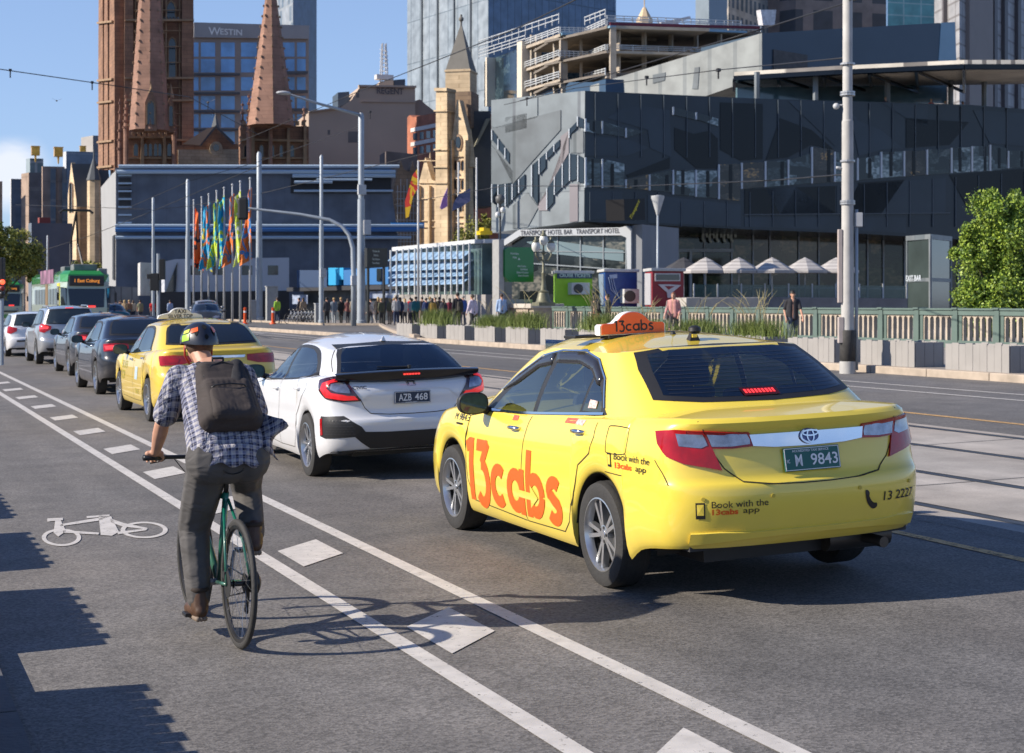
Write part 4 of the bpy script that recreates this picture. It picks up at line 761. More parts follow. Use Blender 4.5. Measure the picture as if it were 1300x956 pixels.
pier=thing("pier","beige stone end pier of the bridge parapet with a dark arched niche","pier",(30.2,69.6,.53))
STP=mat("pier_stone",(.42,.34,.27),.85,var=.2,scale=2,bump=.3);STR=mat("pier_granite",(.20,.13,.11),.6,var=.3,scale=10)
m=MB();m.box((0,.9,.55),(1.5,3.6,1.1));m.box((-.05,-1.25,.55),(1.3,.5,1.1));m.build("shaft",STP,pier,bevel=.02)
m=MB();m.box((0,.7,1.2),(1.75,4.5,.22));m.build("cap",mat("pier_cap",(.46,.42,.36),.8,scale=2),pier,bevel=.03)
m=MB();m.box((-.77,.1,.45),(.06,1.1,.9));m.build("granite_panel",STR,pier)
STAT=mat("old_bronze",(.16,.155,.10),.5,metal=.2,var=.3,scale=6);LANT=mat("lantern_glass",(.60,.60,.56),.3,var=.1)
ol=W(690,381,71.5);ol.z=0
lamp0=thing("ornate_lamp","old ornate bronze lamp standard with three white lanterns on the stone pier","street lamp",(ol.x,ol.y,1.84))
m=MB();m.lathe([(.36,0),(.40,.05),(.34,.12),(.28,.35),(.24,.5),(.27,.55),(.15,.62),(.10,.9),(.08,1.3),(.11,1.38),(.07,1.45),(.06,2.25),(.12,2.3),(.05,2.4)],10);m.box((0,0,-.02),(.8,.8,.16));m.build("column",STAT,lamp0,smooth=True,auto=40)
for i,(dx,dy)in enumerate(((-.42,-.1),(.42,.1),(0,0))):
 z=2.35 if i<2 else 2.65
 m=MB();m.tube([(0,0,2.0),(dx*.6,dy*.6,1.95),(dx,dy,2.2),(dx,dy,z)],.035,6);m.build("arm",STAT,lamp0,smooth=True)
 m=MB();m.lathe([(.10,0),(.19,.12),(.20,.30),(.15,.42),(0,.43)],12,None,(dx,dy,z));m.build("lantern",LANT,lamp0,smooth=True,auto=50)
 m=MB();m.lathe([(.17,.42),(.10,.52),(.05,.56),(.07,.64),(0,.72)],10,None,(dx,dy,z));m.build("lantern_cap",STAT,lamp0,smooth=True)
BRD_=mat("planter_board",(.30,.285,.27),.75,var=.14,scale=1.2,bump=.2);BRDS=mat("planter_board_b",(.27,.26,.25),.75,var=.14,scale=1.2)
def planter(u,s,L=1.9,wd=.75,h=.52,z=.53,label=None,grp="board planters along the far kerb"):
 t=thing("planter",label or "grey boarded planter box on the far kerb","planter",(u,s,z),0,grp);n=int(L/(.21 if u>5 else .15));m=MB();k=L/n
 for i in range(n):
  for x in(-wd/2+.012,wd/2-.012):m.box((x,-L/2+k*(i+.5),h/2+(.012 if i%2 else 0)),(.03 if i%2 else .024,k-.006,h+(.024 if i%2 else 0)))
 nn=int(wd/.19);kk=(wd-.06)/nn
 for i in range(nn):
  for y in(-L/2+.01,L/2-.01):m.box((-wd/2+.03+kk*(i+.5),y,h/2),(kk-.008,.026,h))
 m.build("boards",BRD_,t,bevel=.004)
 m=MB();m.box((0,0,h/2-.03),(wd-.06,L-.06,h-.06));m.build("liner",mat("liner",(.03,.028,.025),.9),t);
 m=MB();m.box((0,0,h-.045),(wd-.07,L-.07,.02));m.build("soil",mat("soil",(.05,.035,.025),.95,var=.3,scale=20),t);return t
pl0=planter(20.62,24.95)
pl_list=[pl0]
for i in range(-2,13):
 if i==0:continue
 c=copy_tree(pl0);c.location.y=24.95+2.9*i;pl_list.append(c)
pn=planter(-.10,7.0,1.85,.66,.53,.09,"grey boarded planter box on the near kerb, just left of the view","board planters along the near kerb")
for s in(9.82,12.5,15.25,18.1,20.9):c=copy_tree(pn);c.location.y=s
random.seed(4)
GRASS=mat("grass_blades",(.16,.21,.045),.6,var=.35,scale=3);GRASS_B=mat("grass_dry",(.34,.29,.14),.7,var=.3,scale=3)
def grass(u,s,z,L,wd,h,n,label,wisp=0):
 t=thing("ornamental_grass",label,"plant",(u,s,z),0,"grasses in the planters");m=MB()
 for i in range(n):
  x=random.uniform(-wd,wd)*.5;y=random.gauss(0,L*.26);hh=h*random.uniform(.55,1.05);a=random.uniform(0,6.28);b=random.uniform(.15,.75)*hh;w_=.007
  P=[Vector((x+math.cos(a)*b*f**2,y+math.sin(a)*b*f**2,hh*(f-.30*f**3)))for f in(0,.35,.7,1)];r_=Vector((-math.sin(a),math.cos(a),0))*w_
  m.grid([[p-r_*(1-k*.3)for k,p in enumerate(P)],[p+r_*(1-k*.3)for k,p in enumerate(P)]])
 m.build("leaves",GRASS,t)
 if wisp:
  m=MB()
  for i in range(wisp):
   x=random.uniform(-wd,wd)*.3;y=random.gauss(0,L*.15);a=random.uniform(0,6.28);hh=h*random.uniform(1.4,2.1);b=hh*random.uniform(.2,.6);m.tube([Vector((x+math.cos(a)*b*f**2,y+math.sin(a)*b*f**2,hh*(f-.15*f**3)))for f in(0,.4,.75,1)],[.004,.003,.009,.002],4)
  m.build("seed_heads",GRASS_B,t)
 return t
for s_,L,h,w_,lb in((56.9,2.3,.85,0,"bushy green grass in the leftmost far planter, before the crowd"),(51.2,1.9,.62,0,"green grass clump in the planter in front of the man in white shirt"),(48.2,2.2,.8,0,"green grass clump in a planter left of the stone pier"),(42.4,2.0,.75,14,"feathery pale grass with seed heads left of the orange roof sign"),(39.6,1.6,.55,6,"small grass clump half hidden behind the orange roof sign"),(36.6,1.6,.6,4,"low grass clump right of the woman in pink"),(33.65,1.9,.62,16,"feathery grass clump in front of the runner in black")):
 grass(20.62,s_,1.0,L,.8,h*1.12,1300,lb,w_+5)
CONC_P=mat("pole_concrete",(.42,.41,.39),.7,var=.18,scale=2.5,bump=.2);PGREY=mat("pole_grey",(.34,.38,.42),.5,metal=.2,var=.12,scale=2);BOXG=mat("box_grey",(.45,.46,.47),.5)
def pole(px,D,ytop,w0,w1,label,mt=PGREY,name="pole",zb=None,cat="pole"):
 p=W(px,HZN,D);zb=gz(p.x)if zb is None else zb;p.z=zb;zt=CAMZ+(HZN-ytop)/FPX*D
 t=thing(name,label,cat,p);m=MB();r0,r1=w0/FPX*D/2,w1/FPX*D/2;H=zt-zb
 m.lathe([(r0*1.25,0),(r0*1.25,.25),(r0,.3),(r0*.96,H*.3),(r0*.93,H*.3),((r0+r1)/2,H*.6),(r1,H*.6+.02),(r1,H),(r1*.5,H+r1),(0,H+r1)],14);m.build("shaft",mt,t,smooth=True,auto=30);return t,H
bp_,H=pole(1076,33.3,-60,16.5,12.5,"tall pale concrete pole beside the planters, running out of the top of the frame",CONC_P)
m=MB();m.lathe([(.165,0),(.17,.9),(.162,.92)],14,None,(0,0,.0));m.build("black_foot",mat("tar_black",(.04,.038,.036),.7,var=.4,scale=8),bp_,smooth=True)
m=MB()
for z in(4.1,4.15,5.0,6.4,6.45,7.05):m.lathe([(.158,0),(.158,.04)],14,None,(0,0,z-.53))
m.build("steel_bands",mat("band_steel",(.4,.4,.4),.4,metal=.7),bp_)
r_=Vector((CT,-ST,0));f_=Vector((-ST,-CT,0))
def poff(rt,z,fw=0):return r_*rt+f_*fw+Vector((0,0,z-.53))
m=MB();M=frameM(poff(-.165,2.80,.02),r_,(0,0,1));m.box((0,0,0),(.09,1.55,.12),M);m.box((.01,-1.35,.02),(.11,.55,.14),M);m.build("cable_cover",mat("cover_beige",(.42,.36,.33),.6),bp_,bevel=.01)
m=MB();M=frameM(poff(.23,3.78,.02),r_,(0,0,1));m.box((0,0,0),(.15,.30,.14),M);m.build("junction_box",BOXG,bp_,bevel=.01)
m=MB();m.tube([poff(.19,.6),poff(.19,4.0)],.035,8);m.build("conduit",PGREY,bp_,smooth=True)
m=MB();m.tube([poff(-.05,4.85),poff(-.20,4.88),poff(-.24,4.88)],.03,6);m.ell(poff(-.24,6.45-.27),(.07,.07,.07));m.tube([poff(0,6.2),poff(-.24,6.2)],.02,6);m.build("insulator_arm",BOXG,bp_,smooth=True)
pA,_=pole(458.5,97,147,11,7.5,"thick grey tram pole standing right of the crowd's left group")
m=MB();m.box((-.05,-.3,8.3),(.5,.25,.6));m.box((.3,-.25,6.0),(.45,.2,.9));m.build("junction_box",BOXG,pA,bevel=.01)
m=MB();m.tube([(0,0,12.9),W(406,132,95)-pA.location,W(362,118,93)-pA.location],[.10,.08,.05],6);m.build("lamp_arm",PGREY,pA,smooth=True)
m=MB();m.ell(W(360,118,93)-pA.location,(.45,.3,.12));m.build("lamp_head",BOXG,pA,smooth=True)
pB,_=pole(408,97,199,6.5,4.5,"slim grey pole left of the crowd with a small box on it");m=MB();m.box((.05,-.15,3.2),(.35,.25,.55));m.build("junction_box",BOXG,pB,bevel=.01)
pC,_=pole(329,120,196,9,6.5,"tram pole at the right end of the row of flags")
pD,_=pole(238.5,128,230,7,5,"tram pole at the left end of the row of flags")
pE,_=pole(194.5,118,252,4.5,3.5,"slim grey pole behind the traffic signal cluster")
pF,_=pole(60.5,190,300,3.5,2.5,"distant grey pole between the left tree and the tram's pantograph")
pG,_=pole(138,160,298,2.5,2,"thin distant pole by the left wall of the works building")
pH,_=pole(162.5,150,312,2.5,2.5,"thin distant pole in front of the works building")
ma=W(449,HZN,92);ma.z=.53;t=thing("signal_mast","curved signal mast reaching left over the road with a traffic light","traffic light",ma)
L_=lambda x,y,D=92:W(x,y,D)-ma
m=MB();m.tube([(0,0,0),L_(449,350),L_(448,315),L_(443,298),L_(434,287),L_(418,279),L_(380,272),L_(320,265),L_(308,263)],[.17,.15,.14,.13,.12,.11,.09,.07,.06],8);m.build("mast",PGREY,t,smooth=True)
m=MB();M=frameM(L_(308.5,265,91.5),r_,(0,0,1));m.box((0,0,0),(.62,1.3,.25),M);m.build("signal_back",mat("signal_black",(.012,.012,.012),.5),t,bevel=.12)
m=MB();m.box(L_(449,356,91.8),(.30,.3,.55));m.build("push_button_box",BOXG,t)
sc_t=thing("traffic_signal","cluster of black traffic signal heads on a short pole, left of the flags","traffic light",W(201,HZN,112)*1.0);sc_t.location.z=.3;so_=sc_t.location.copy();LS=lambda x,y,D=112:W(x,y,D)-so_
m=MB();m.tube([(0,0,0),LS(201,322)],.12,8);m.build("pole",PGREY,sc_t)
for x,y,w_,h_ in((196.5,358,11,22),(206,342,7,26),(190,351,6,6)):m=MB();m.box((0,0,0),(w_/FPX*112,h_/FPX*112,.4),frameM(LS(x,y,111.6),r_,(0,0,1)));m.build("signal_head",MATS["signal_black"],sc_t,bevel=.04)
ls=thing("traffic_signal","black traffic light with red lamp cut off by the left edge","traffic light",W(2,HZN,44));ls.location.z=.13;so2=ls.location.copy();LT=lambda x,y,D=44:W(x,y,D)-so2
m=MB();m.tube([(0,0,0),LT(2,340)],.06,8);m.build("pole",PGREY,ls);m=MB();m.box((0,0,0),(9/FPX*44,52/FPX*44,.25),frameM(LT(1,353),r_,(0,0,1)));m.build("signal_head",MATS["signal_black"],ls,bevel=.03)
for y,mt in((358,mat("signal_red",(.5,.03,.02),.4,var=0,emit=((1,.08,.03),2.5))),(366,mat("signal_red_dim",(.25,.03,.02),.4,var=0)),(373,mat("signal_off",(.03,.03,.03),.4,var=0))):
 m=MB();m.ell(LT(3.0,y,43.8),(.07,.05,.07));m.build("signal_lens",mt,ls,smooth=True)
p=W(835,HZN,78);p.z=.5;t=thing("street_lamp","slim lamp post with an inverted cone head in front of the hotel bar","street lamp",p);h1=(HZN-273)/FPX*78+CAMZ-.5
m=MB();m.tube([(0,0,0),(0,0,h1)],[.07,.055],8);m.build("post",PGREY,t,smooth=True)
m=MB();m.lathe([(.07,0),(.10,.12),(.33,.85),(.33,.95),(0,1.0)],16,None,(0,0,h1));m.build("lamp_head",mat("lamp_frost",(.42,.43,.43),.3),t,smooth=True,auto=40)
p=W(635,HZN,80);p.z=.5;t=thing("camera_pole","black pole with cameras and a shaded lamp beside the green sign","pole",p);h1=(HZN-248)/FPX*80+CAMZ-.5
m=MB();m.tube([(0,0,0),(0,0,h1)],.05,8);m.build("post",BLACKP_ if 'BLACKP_' in globals()else mat("post_black",(.02,.02,.022),.5),t)
m=MB();m.lathe([(.05,0),(.22,.1),(.25,.35),(.10,.5)],12,None,(0,0,h1-.45));m.build("lamp_head",mat("lamp_dark_grey",(.10,.10,.10),.5),t,smooth=True)
for dx,dz in((-.18,-1.0),(.1,-.75)):m=MB();m.ell((dx,-.1,h1+dz),(.13,.13,.16));m.build("camera",mat("camera_white",(.6,.6,.6),.3),t,smooth=True)
p=W(661,HZN,76);p.z=.5;t=thing("information_sign","large green panel sign with white lettering on a pale grey column","sign",p);GPn=Pl(640,76,679,78)
def subw(mb,nm,mt,par,**k):o=mb.build(nm,mt,None,**k);o.parent=par;o.matrix_parent_inverse=Matrix.Translation(par.location).inverted();return o
m=MB();m.poly(GPn,[(641,317),(645,314),(677.5,314),(677.5,358),(647,358),(641,351)],.25,0);subw(m,"panel",mat("sign_green",(.006,.17,.035),.4,var=.05),t)
m=MB();m.poly(GPn,[(635.5,304),(642,304),(642,419),(635.5,419)],.4,-.1);m.poly(GPn,[(640,380),(678,380),(678,419),(640,419)],.4,-.1);subw(m,"column",mat("column_grey",(.34,.34,.33),.7),t)
m=MB()
for y,x,s_ in((322,653,"North Bank"),(327,653,"Walks"),(338,662,"Arts Centre"),(342,665,"Southbank"),(346,663,"Botanic Gardens"),(350,664,"Sports Precinct")):put_text(m,s_,frameM(GPn.at(x,y,.02),GPn.d,(0,0,1)),size=.14,bold=.002)
m.add([GPn.at(657,330,.02),GPn.at(660,330,.02),GPn.at(658.5,327,.02)],[(0,1,2)]);subw(m,"lettering",mat("sign_ink",(.6,.65,.6),.5,var=0),t)
p=W(478,HZN,96);p.z=.5;t=thing("information_sign","tall black direction sign with rows of small white text, right of the thick tram pole","sign",p);BSn=Pl(465,95,493,97)
m=MB();m.poly(BSn,[(466,315),(492,315),(492,339),(466,339)],.2,0);m.poly(BSn,[(468,339),(470,339),(470,412),(468,412)],.1,-.05);m.poly(BSn,[(488,339),(490,339),(490,412),(488,412)],.1,-.05);subw(m,"board",mat("board_black",(.015,.018,.02),.4),t)
m=MB()
for k,s_ in enumerate(("Flinders St","Station","City Square","Yarra River")):put_text(m,s_,frameM(BSn.at(477,319+k*5,.02),BSn.d,(0,0,1)),size=.17,bold=.002)
subw(m,"lettering",mat("sign_ink",(.6,.65,.6),.5,var=0),t)
t=thing("warning_sign","small yellow sign under the dark building's lower corner","sign",W(617,HZN,100));YP=Pl(608,100,626,102);m=MB();m.poly(YP,[(610,293),(614,293),(614,289),(622,290),(622,293),(625,293),(625,298),(610,298)],.3,0);subw(m,"panel",mat("sign_yellow",(.8,.55,.01),.4),t)
def kiosk(label,x0,x1,y0,D,body,side_m,xs=None,roof=None):
 p=W(x0,HZN,D);p.z=.5;t=thing("kiosk",label,"kiosk",p,0,None);B=Block(xs or x0-2,D+2,x0,D,x1,D+.9,y0,zb=.5)
 m=MB();m.mi=0;B.mesh(m);subw(m,"body",body,t,bevel=.03)
 m=MB();B.mesh(m,B.zt,B.zt+.14,.12);subw(m,"roof",roof or mat("kiosk_roof",(.5,.5,.48),.6),t,bevel=.02);
 if xs:m=MB();m.poly(B.L,[(xs+.6,y0+3),(x0-.8,y0+3),(x0-.8,387),(xs+.6,387)],.05,.05);subw(m,"side_panel",side_m,t)
 return t,B
def ac(t,pl,x0,y0,x1,y1):
 o=thing("air_conditioner",None,None);o.parent=t;o.matrix_parent_inverse=Matrix.Translation(t.location).inverted();m=MB();m.poly(pl,[(x0,y0),(x1,y0),(x1,y1),(x0,y1)],.45,.40);a=m.build("casing",mat("ac_white",(.52,.52,.50),.5),o,bevel=.02)
 m=MB();cx,cy,r_=x0+(x1-x0)*.36,(y0+y1)/2,(y1-y0)*.40;m.poly(pl,[(cx+r_*math.cos(i/8*math.pi),cy+r_*math.sin(i/8*math.pi))for i in range(16)],.05,.42);m.build("fan_grille",mat("fan_dark",(.05,.05,.05),.6),o)
t,B=kiosk("lime green CRUISE TICKETS kiosk with an air conditioner on its wall",705,752,347,77,mat("kiosk_lime",(.30,.58,.02),.5,var=.08),None)
m=MB();m.poly(B.R,[(707,346),(751,346),(751,353.5),(707,353.5)],.08,.06);subw(m,"sign_board",mat("navy_board",(.02,.05,.10),.4),t)
m=MB();put_text(m,"CRUISE TICKETS",frameM(B.R.at(729,350,.075),B.R.d,(0,0,1)),size=.235,bold=.006);subw(m,"lettering",mat("mint_ink",(.5,.65,.55),.5,var=0),t);ac(t,B.R,721,359,744,374)
t,B=kiosk("royal blue ticket kiosk with air conditioner, between the green and the red kiosk",768,809,345,76,mat("kiosk_blue",(.008,.06,.24),.45,var=.1),mat("kiosk_bluegrey",(.20,.26,.34),.5),760.5)
ac(t,B.R,787,367,806,385);m=MB()
for i in range(3):m.tube([B.R.at(772+i*2.5,352,.05),B.R.at(775+i*3,368,.05),B.R.at(784+i*1,376+i*2,.05)],.02,4)
m.poly(B.R,[(773,349),(783,348),(783,353),(774,354)],.03,.04);subw(m,"line_graphics",mat("graphic_pale",(.35,.45,.6),.5),t)
t,B=kiosk("dark red kiosk with a white swoosh and a high window",828,868,344,74,mat("kiosk_red",(.27,.018,.025),.5,var=.1),mat("kiosk_pale_grey",(.40,.40,.42),.6),819,mat("kiosk_roof_grey",(.45,.45,.44),.6))
m=MB();m.poly(B.R,[(831,347),(863,347),(863,357),(831,357)],.05,.05);subw(m,"window_frame",mat("frame_pale",(.55,.52,.5),.5),t)
m=MB();m.poly(B.R,[(832.5,348.5),(861.5,348.5),(861.5,355.5),(832.5,355.5)],.05,.07);subw(m,"window",DG,t)
m=MB();m.poly(B.R,[(835,361),(850,361),(864,362),(858,367),(853,371),(851,378),(847,378),(846,371),(841,367)],.03,.05);subw(m,"white_emblem",mat("emblem_white",(.62,.55,.55),.5),t)
m=MB();m.poly(B.R,[(843,363),(856,363.5),(851,366),(848,368)],.03,.06);subw(m,"red_emblem",MATS["kiosk_red"],t)
UMB=brickmat("umbrella_canvas",(.46,.44,.42),(.46,.44,.42),(.33,.31,.30),60,.17,.04,.8,0)
def umbrella(px,D,lb,mt=None):
 p=W(px,HZN,D);p.z=.55;t=thing("umbrella",lb,"umbrella",p,0,"square cafe umbrellas");k=D/FPX;h=(HZN-343)*k+CAMZ-p.z;ht=(HZN-329)*k+CAMZ-p.z;r_=24.5*k*1.2
 m=MB();n=8;a=[(r_*math.cos(math.pi/8+i*math.pi/4),r_*.9*math.sin(math.pi/8+i*math.pi/4),h)for i in range(8)];b=[(x*.3,y*.3,h+(ht-h)*.86)for x,y,z in a];c=[(x*.2,y*.2,h+(ht-h)*.92)for x,y,z in a]
 m.add(a+b,[(i,(i+1)%8,8+(i+1)%8,8+i)for i in range(8)]);m.add([(x*1.2,y*1.2,z-.02)for x,y,z in b]+[(0,0,ht+.1)],[(i,(i+1)%8,8)for i in range(8)]);m.add(a+[(x,y,z-.16)for x,y,z in a],[(i,(i+1)%8,8+(i+1)%8,8+i)for i in range(8)])
 m.build("canopy",mt or UMB,t,smooth=False);m=MB();m.tube([(0,0,0),(0,0,ht)],.035,6);m.build("pole",BOXG,t);return t
for px,D,lb in((896,80,"second cafe umbrella from the left on the terrace"),(938,80,"striped cafe umbrella, middle of the row"),(980,80,"cafe umbrella left of the rightmost two on the terrace"),(1022,81,"cafe umbrella just left of the tall concrete pole"),(1062,82,"rightmost cafe umbrella, partly behind the tall concrete pole")):umbrella(px,D,lb)
umbrella(868,83,"dark cafe umbrella at the left end of the row",mat("umbrella_dark",(.05,.05,.055),.8))
t=thing("glass_balustrade","pale green glass balustrade of the cafe terrace","balustrade",W(985,HZN,79));t.location.z=.5;TP=Pl(880,79,1152,82)
m=MB();m.poly(TP,[(880,361),(1152,363),(1152,380),(880,378)],.03,0);subw(m,"glass",mat("balustrade_glass",(.10,.16,.15),.06,var=.2,alpha=.55),t)
for i in range(10):x=880+i*30;m=MB();m.poly(TP,[(x,360),(x+1.6,360),(x+1.6,380),(x,380)],.05,.05);subw(m,"post",BOXG,t)
m=MB();m.poly(Pl(870,76,1152,80),[(872,377),(980,377),(1152,379),(1152,420),(872,420)],1.4,0);tag(m.build("terrace_wall",mat("bluestone_wall",(.16,.16,.17),.8,var=.2,scale=2)),"low bluestone wall below the cafe terrace","wall")
for x0,x1,lb in((871,889,"left pale stone seat block below the terrace"),(889.5,972,"long pale stone seat below the umbrellas")):
 m=MB();m.poly(Pl(868,72,975,73.5),[(x0,378),(x1,377.5),(x1,421),(x0,421)],1.2,0);tag(m.build("stone_seat",mat("seat_stone",(.40,.37,.33),.8,var=.2,scale=2),bevel=.03),lb,"seat")
m=MB();m.poly(Pl(505,96,700,84),[(505,376),(700,376),(700,392),(505,392)],.5,0)if False else None
FP_=((246,255.5,130),(256,252,127),(265,248,124),(275,244,121),(284.5,240,118),(295,236,115),(305,232,112),(317.5,228,109))
fc=(("orange-red and black",(.85,.14,.02),(.03,.02,.03)),("cyan and yellow",(.0,.30,.55),(.65,.55,.05)),("cyan and orange",(.01,.30,.52),(.80,.18,.02)),("lime and blue-green",(.50,.62,.04),(.02,.34,.45)),("cyan and lime",(.0,.33,.58),(.42,.58,.04)),("orange and blue-grey",(.72,.17,.03),(.10,.18,.30)),("lime and white",(.48,.58,.05),(.55,.60,.5)),("orange and blue, under the curved mast's signal",(.70,.18,.03),(.05,.22,.5)))
def flagmat(n,a,b):
 m=bpy.data.materials.new(n);t_,bs_=nodes(m);N=t_.nodes;L=t_.links;tc=N.new("ShaderNodeTexCoord");nz=N.new("ShaderNodeTexNoise");nz.inputs["Scale"].default_value=.9;nz.inputs["Distortion"].default_value=1.5;L.new(tc.outputs["Object"],nz.inputs["Vector"]);cr=N.new("ShaderNodeValToRGB");cr.color_ramp.interpolation='CONSTANT';L.new(nz.outputs[0],cr.inputs[0])
 cr.color_ramp.elements[0].color=(*a,1);cr.color_ramp.elements[1].color=(*b,1);cr.color_ramp.elements[1].position=.53;L.new(cr.outputs[0],bs_.inputs["Base Color"]);bs_.inputs["Roughness"].default_value=.7;return m
for i,((x,y,D),(nm,a,b))in enumerate(zip(FP_,fc)):
 p=W(x,HZN,D);p.z=.4;H=(HZN-y)/FPX*D+CAMZ-.4
 t=thing("flagpole","flagpole %s in the row of eight tall poles"%("leftmost" if i==0 else "rightmost" if i==7 else("second","third","fourth","fifth","sixth","seventh")[i-1]+" from the left"),"flagpole",p,0,"row of flagpoles");m=MB();m.tube([(0,0,0),(0,0,H)],[.09,.05],8);m.build("pole",BOXG,t,smooth=True);m=MB();m.ell((0,0,H+.08),(.09,.09,.09));m.build("finial",BOXG,t)
 fl=H*.50;m=MB();P=[];sd=random.uniform(0,5);
 for r2 in range(9):
  row=[]
  for c_ in range(5):f=c_/4;g=r2/8;row.append(r_*(.08+f*(.62+.18*math.sin(sd+g*4))*(.55+.5*g)*(1 if i in(0,1)else-1))+f_*(.25*math.sin(f*5+sd+g*6))+Vector((0,0,H-.5-g*fl-.5*f)))
  P.append(row)
 m.grid(P);o=m.build("flag",flagmat("flag_cloth",a,b),None);o.location=p;tag(o,("vertical banner flag in %s, %s"%(nm,("first","second","third","fourth","fifth","sixth","seventh","eighth")[i]+" in the row"))[:110],"flag","banner flags on the row of flagpoles");so=o.modifiers.new("thick",'SOLIDIFY');so.thickness=.03
for x,y,D,lb,pts,mt in((531,204,104,"flagpole left of the three by the glass pavilion",[(530,214),(524,222),(514,256),(515,277),(519,275),(524,250),(530,240)],flagmat("flag_red",(.65,.05,.03),(.75,.45,.02))),(582,206,103,"flagpole in the middle of the three by the glass pavilion",[(582,247),(597,239),(597,255),(587,262),(574,268),(575,259)],flagmat("flag_navy",(.02,.035,.11),(.05,.06,.15))),(605,200,102,"flagpole right of the three by the glass pavilion",None,None)):
 p=W(x,HZN,D);p.z=.5;H=(HZN-y)/FPX*D+CAMZ-.5;t=thing("flagpole",lb,"flagpole",p);m=MB();m.tube([(0,0,0),(0,0,H)],[.10,.06],8);m.build("pole",BOXG,t,smooth=True)
 if pts:m=MB();m.poly(Pl(x-20,D-.3,x+20,D-.3),pts,.03,0);tag(m.build("flag",mt),"red and gold flag left of the pale church" if x==531 else "navy ensign flying from the middle flagpole","flag")
t=W(566,HZN,105);m=MB();m.poly(Pl(550,105,580,106),[(568,239),(568,262),(561,266),(558.5,264),(562,252)],.03,0);tag(m.build("flag",flagmat("flag_purple",(.40,.22,.50),(.30,.14,.42))),"small purple flag in front of the pale church","flag")
WIRE=mat("wire_black",(.02,.02,.022),.6,var=0)
def wire(pts,r=.018,lb=None,sag=0.0):
 P=[W(*p)for p in pts];Q=[]
 for a,b in zip(P,P[1:]):
  for i in range(9):f=i/8;Q.append(a.lerp(b,f)-Vector((0,0,sag*4*f*(1-f))))
 m=MB();m.tube(Q,r,5);return tag(m.build("overhead_wire",WIRE,smooth=True),lb,"wire","overhead tram wires")
wire([(-20,85,70),(160,111,75),(240,123,95),(330,172,118)],.022,"thin wire with clips crossing the sky at the far left")
wire([(300,182,110),(458,115,96),(652,38,60),(740,-5,45)],.024,"long wire rising from the cathedral to the top edge past the glass tower")
wire([(640,133,80),(730,112,70),(911,89,50),(1076,73,33.3)],.016,"thin wire crossing the zinc block to the tall concrete pole")
wire([(660,128,90),(970,36,60),(1085,0,48),(1130,-20,45)],.026,"wire climbing rightwards in front of the unfinished building")
wire([(500,260,110),(640,236,80),(800,236.5,60),(980,229,42),(1076,221,33.3)],.017,"pale span wire across the dark building to the tall concrete pole")
wire([(238,262,128),(330,246,120),(560,190,110)],.022,"span wire from the left flag row tram pole towards the theatre")
wire([(160,265,120),(240,230,110),(329,205,119),(458,160,97)],.02,"span wire between the tram poles above the flags")
wire([(0,335,130),(112,300,120),(194,268,118),(330,210,100)],.022,"trolley wire above the nearest tram")
wire([(20,260,140),(90,262,120),(194,266,118),(238,262,128)],.02,"span wire behind the pantograph")
wire([(1077,0,33.3),(1130,-14,30)],.02,"short wire at the very top by the concrete pole")
m=MB()
for x,y,D in((13,89,70.3),(117,104.5,73),(264,130,100),(669,125,78),(821,98,60),(912,89,50),(470,142,96)):p=W(x,y,D);m.box(p,(.12,.12,.10));m.tube([p,p-Vector((0,0,.35*D/100+.1))],.03,5)
tag(m.build("wire_clips",WIRE),"small black clips and droppers along the overhead wires","clips",None,"stuff")
OR=mat("bollard_orange",(.75,.10,.02),.5,var=.05)
for x,y,D,lb in((311,409,100,"orange bollard beside the dark grey sedan at the junction"),(346.5,408,100,"orange bollard standing alone at the kerb left of the bikes")):
 p=W(x,y,D);p.z=.54;t=thing("bollard",lb,"bollard",p,0,"orange bollards");m=MB();m.lathe([(.22,0),(.2,.06),(.10,.10),(.085,1.0),(.10,1.03),(0,1.06)],12);m.build("post",OR,t,smooth=True,auto=40);m=MB();m.lathe([(.095,0),(.095,.12)],12,None,(0,0,.72),caps=False);m.build("reflective_band",WHITE_B if 'WHITE_B' in globals()else mat("band_pale",(.7,.7,.7),.4),t)
for x,y0,w_,D,lb in((345,364,14,116,"pale grey signal cabinet behind the orange bollard"),(321,382,8,112,"grey utility cabinet left of the thick tram pole"),(404,386,9,100,"grey bin beside the slim pole left of the crowd")):
 p=W(x,HZN,D);p.z=.53;k=D/FPX;m=MB();h=(HZN-y0)*k+CAMZ-.53;t=thing("cabinet",lb,"cabinet",p);m.box((0,0,h/2),(w_*k,w_*k*.7,h));m.build("casing",mat("cabinet_grey",(.30,.31,.31),.6),t,bevel=.03);m=MB();m.box((0,0,h+.03),(w_*k*1.1,w_*k*.8,.06));m.build("lid",BOXG,t)
LEAF=[mat("leaf_bright",(.12,.20,.022),.55,var=.35,scale=.8),mat("leaf_mid",(.065,.12,.018),.6,var=.35,scale=.8),mat("leaf_dark",(.03,.065,.014),.65,var=.3,scale=.8)]
LEAFO=[mat("leaf_olive",(.34,.33,.06),.6,var=.35,scale=.8),mat("leaf_olive_mid",(.22,.23,.05),.6,var=.35,scale=.8),mat("leaf_olive_dark",(.10,.12,.03),.65,var=.3,scale=.8)]
LEAFB=[mat('leaf_lime',(.30,.40,.05),.5,var=.35,scale=.8),mat('leaf_fresh',(.15,.24,.03),.55,var=.35,scale=.8),mat('leaf_deep',(.05,.10,.015),.6,var=.3,scale=.8)]
BARK=mat("bark",(.09,.07,.05),.9,var=.3,scale=5,bump=.6)
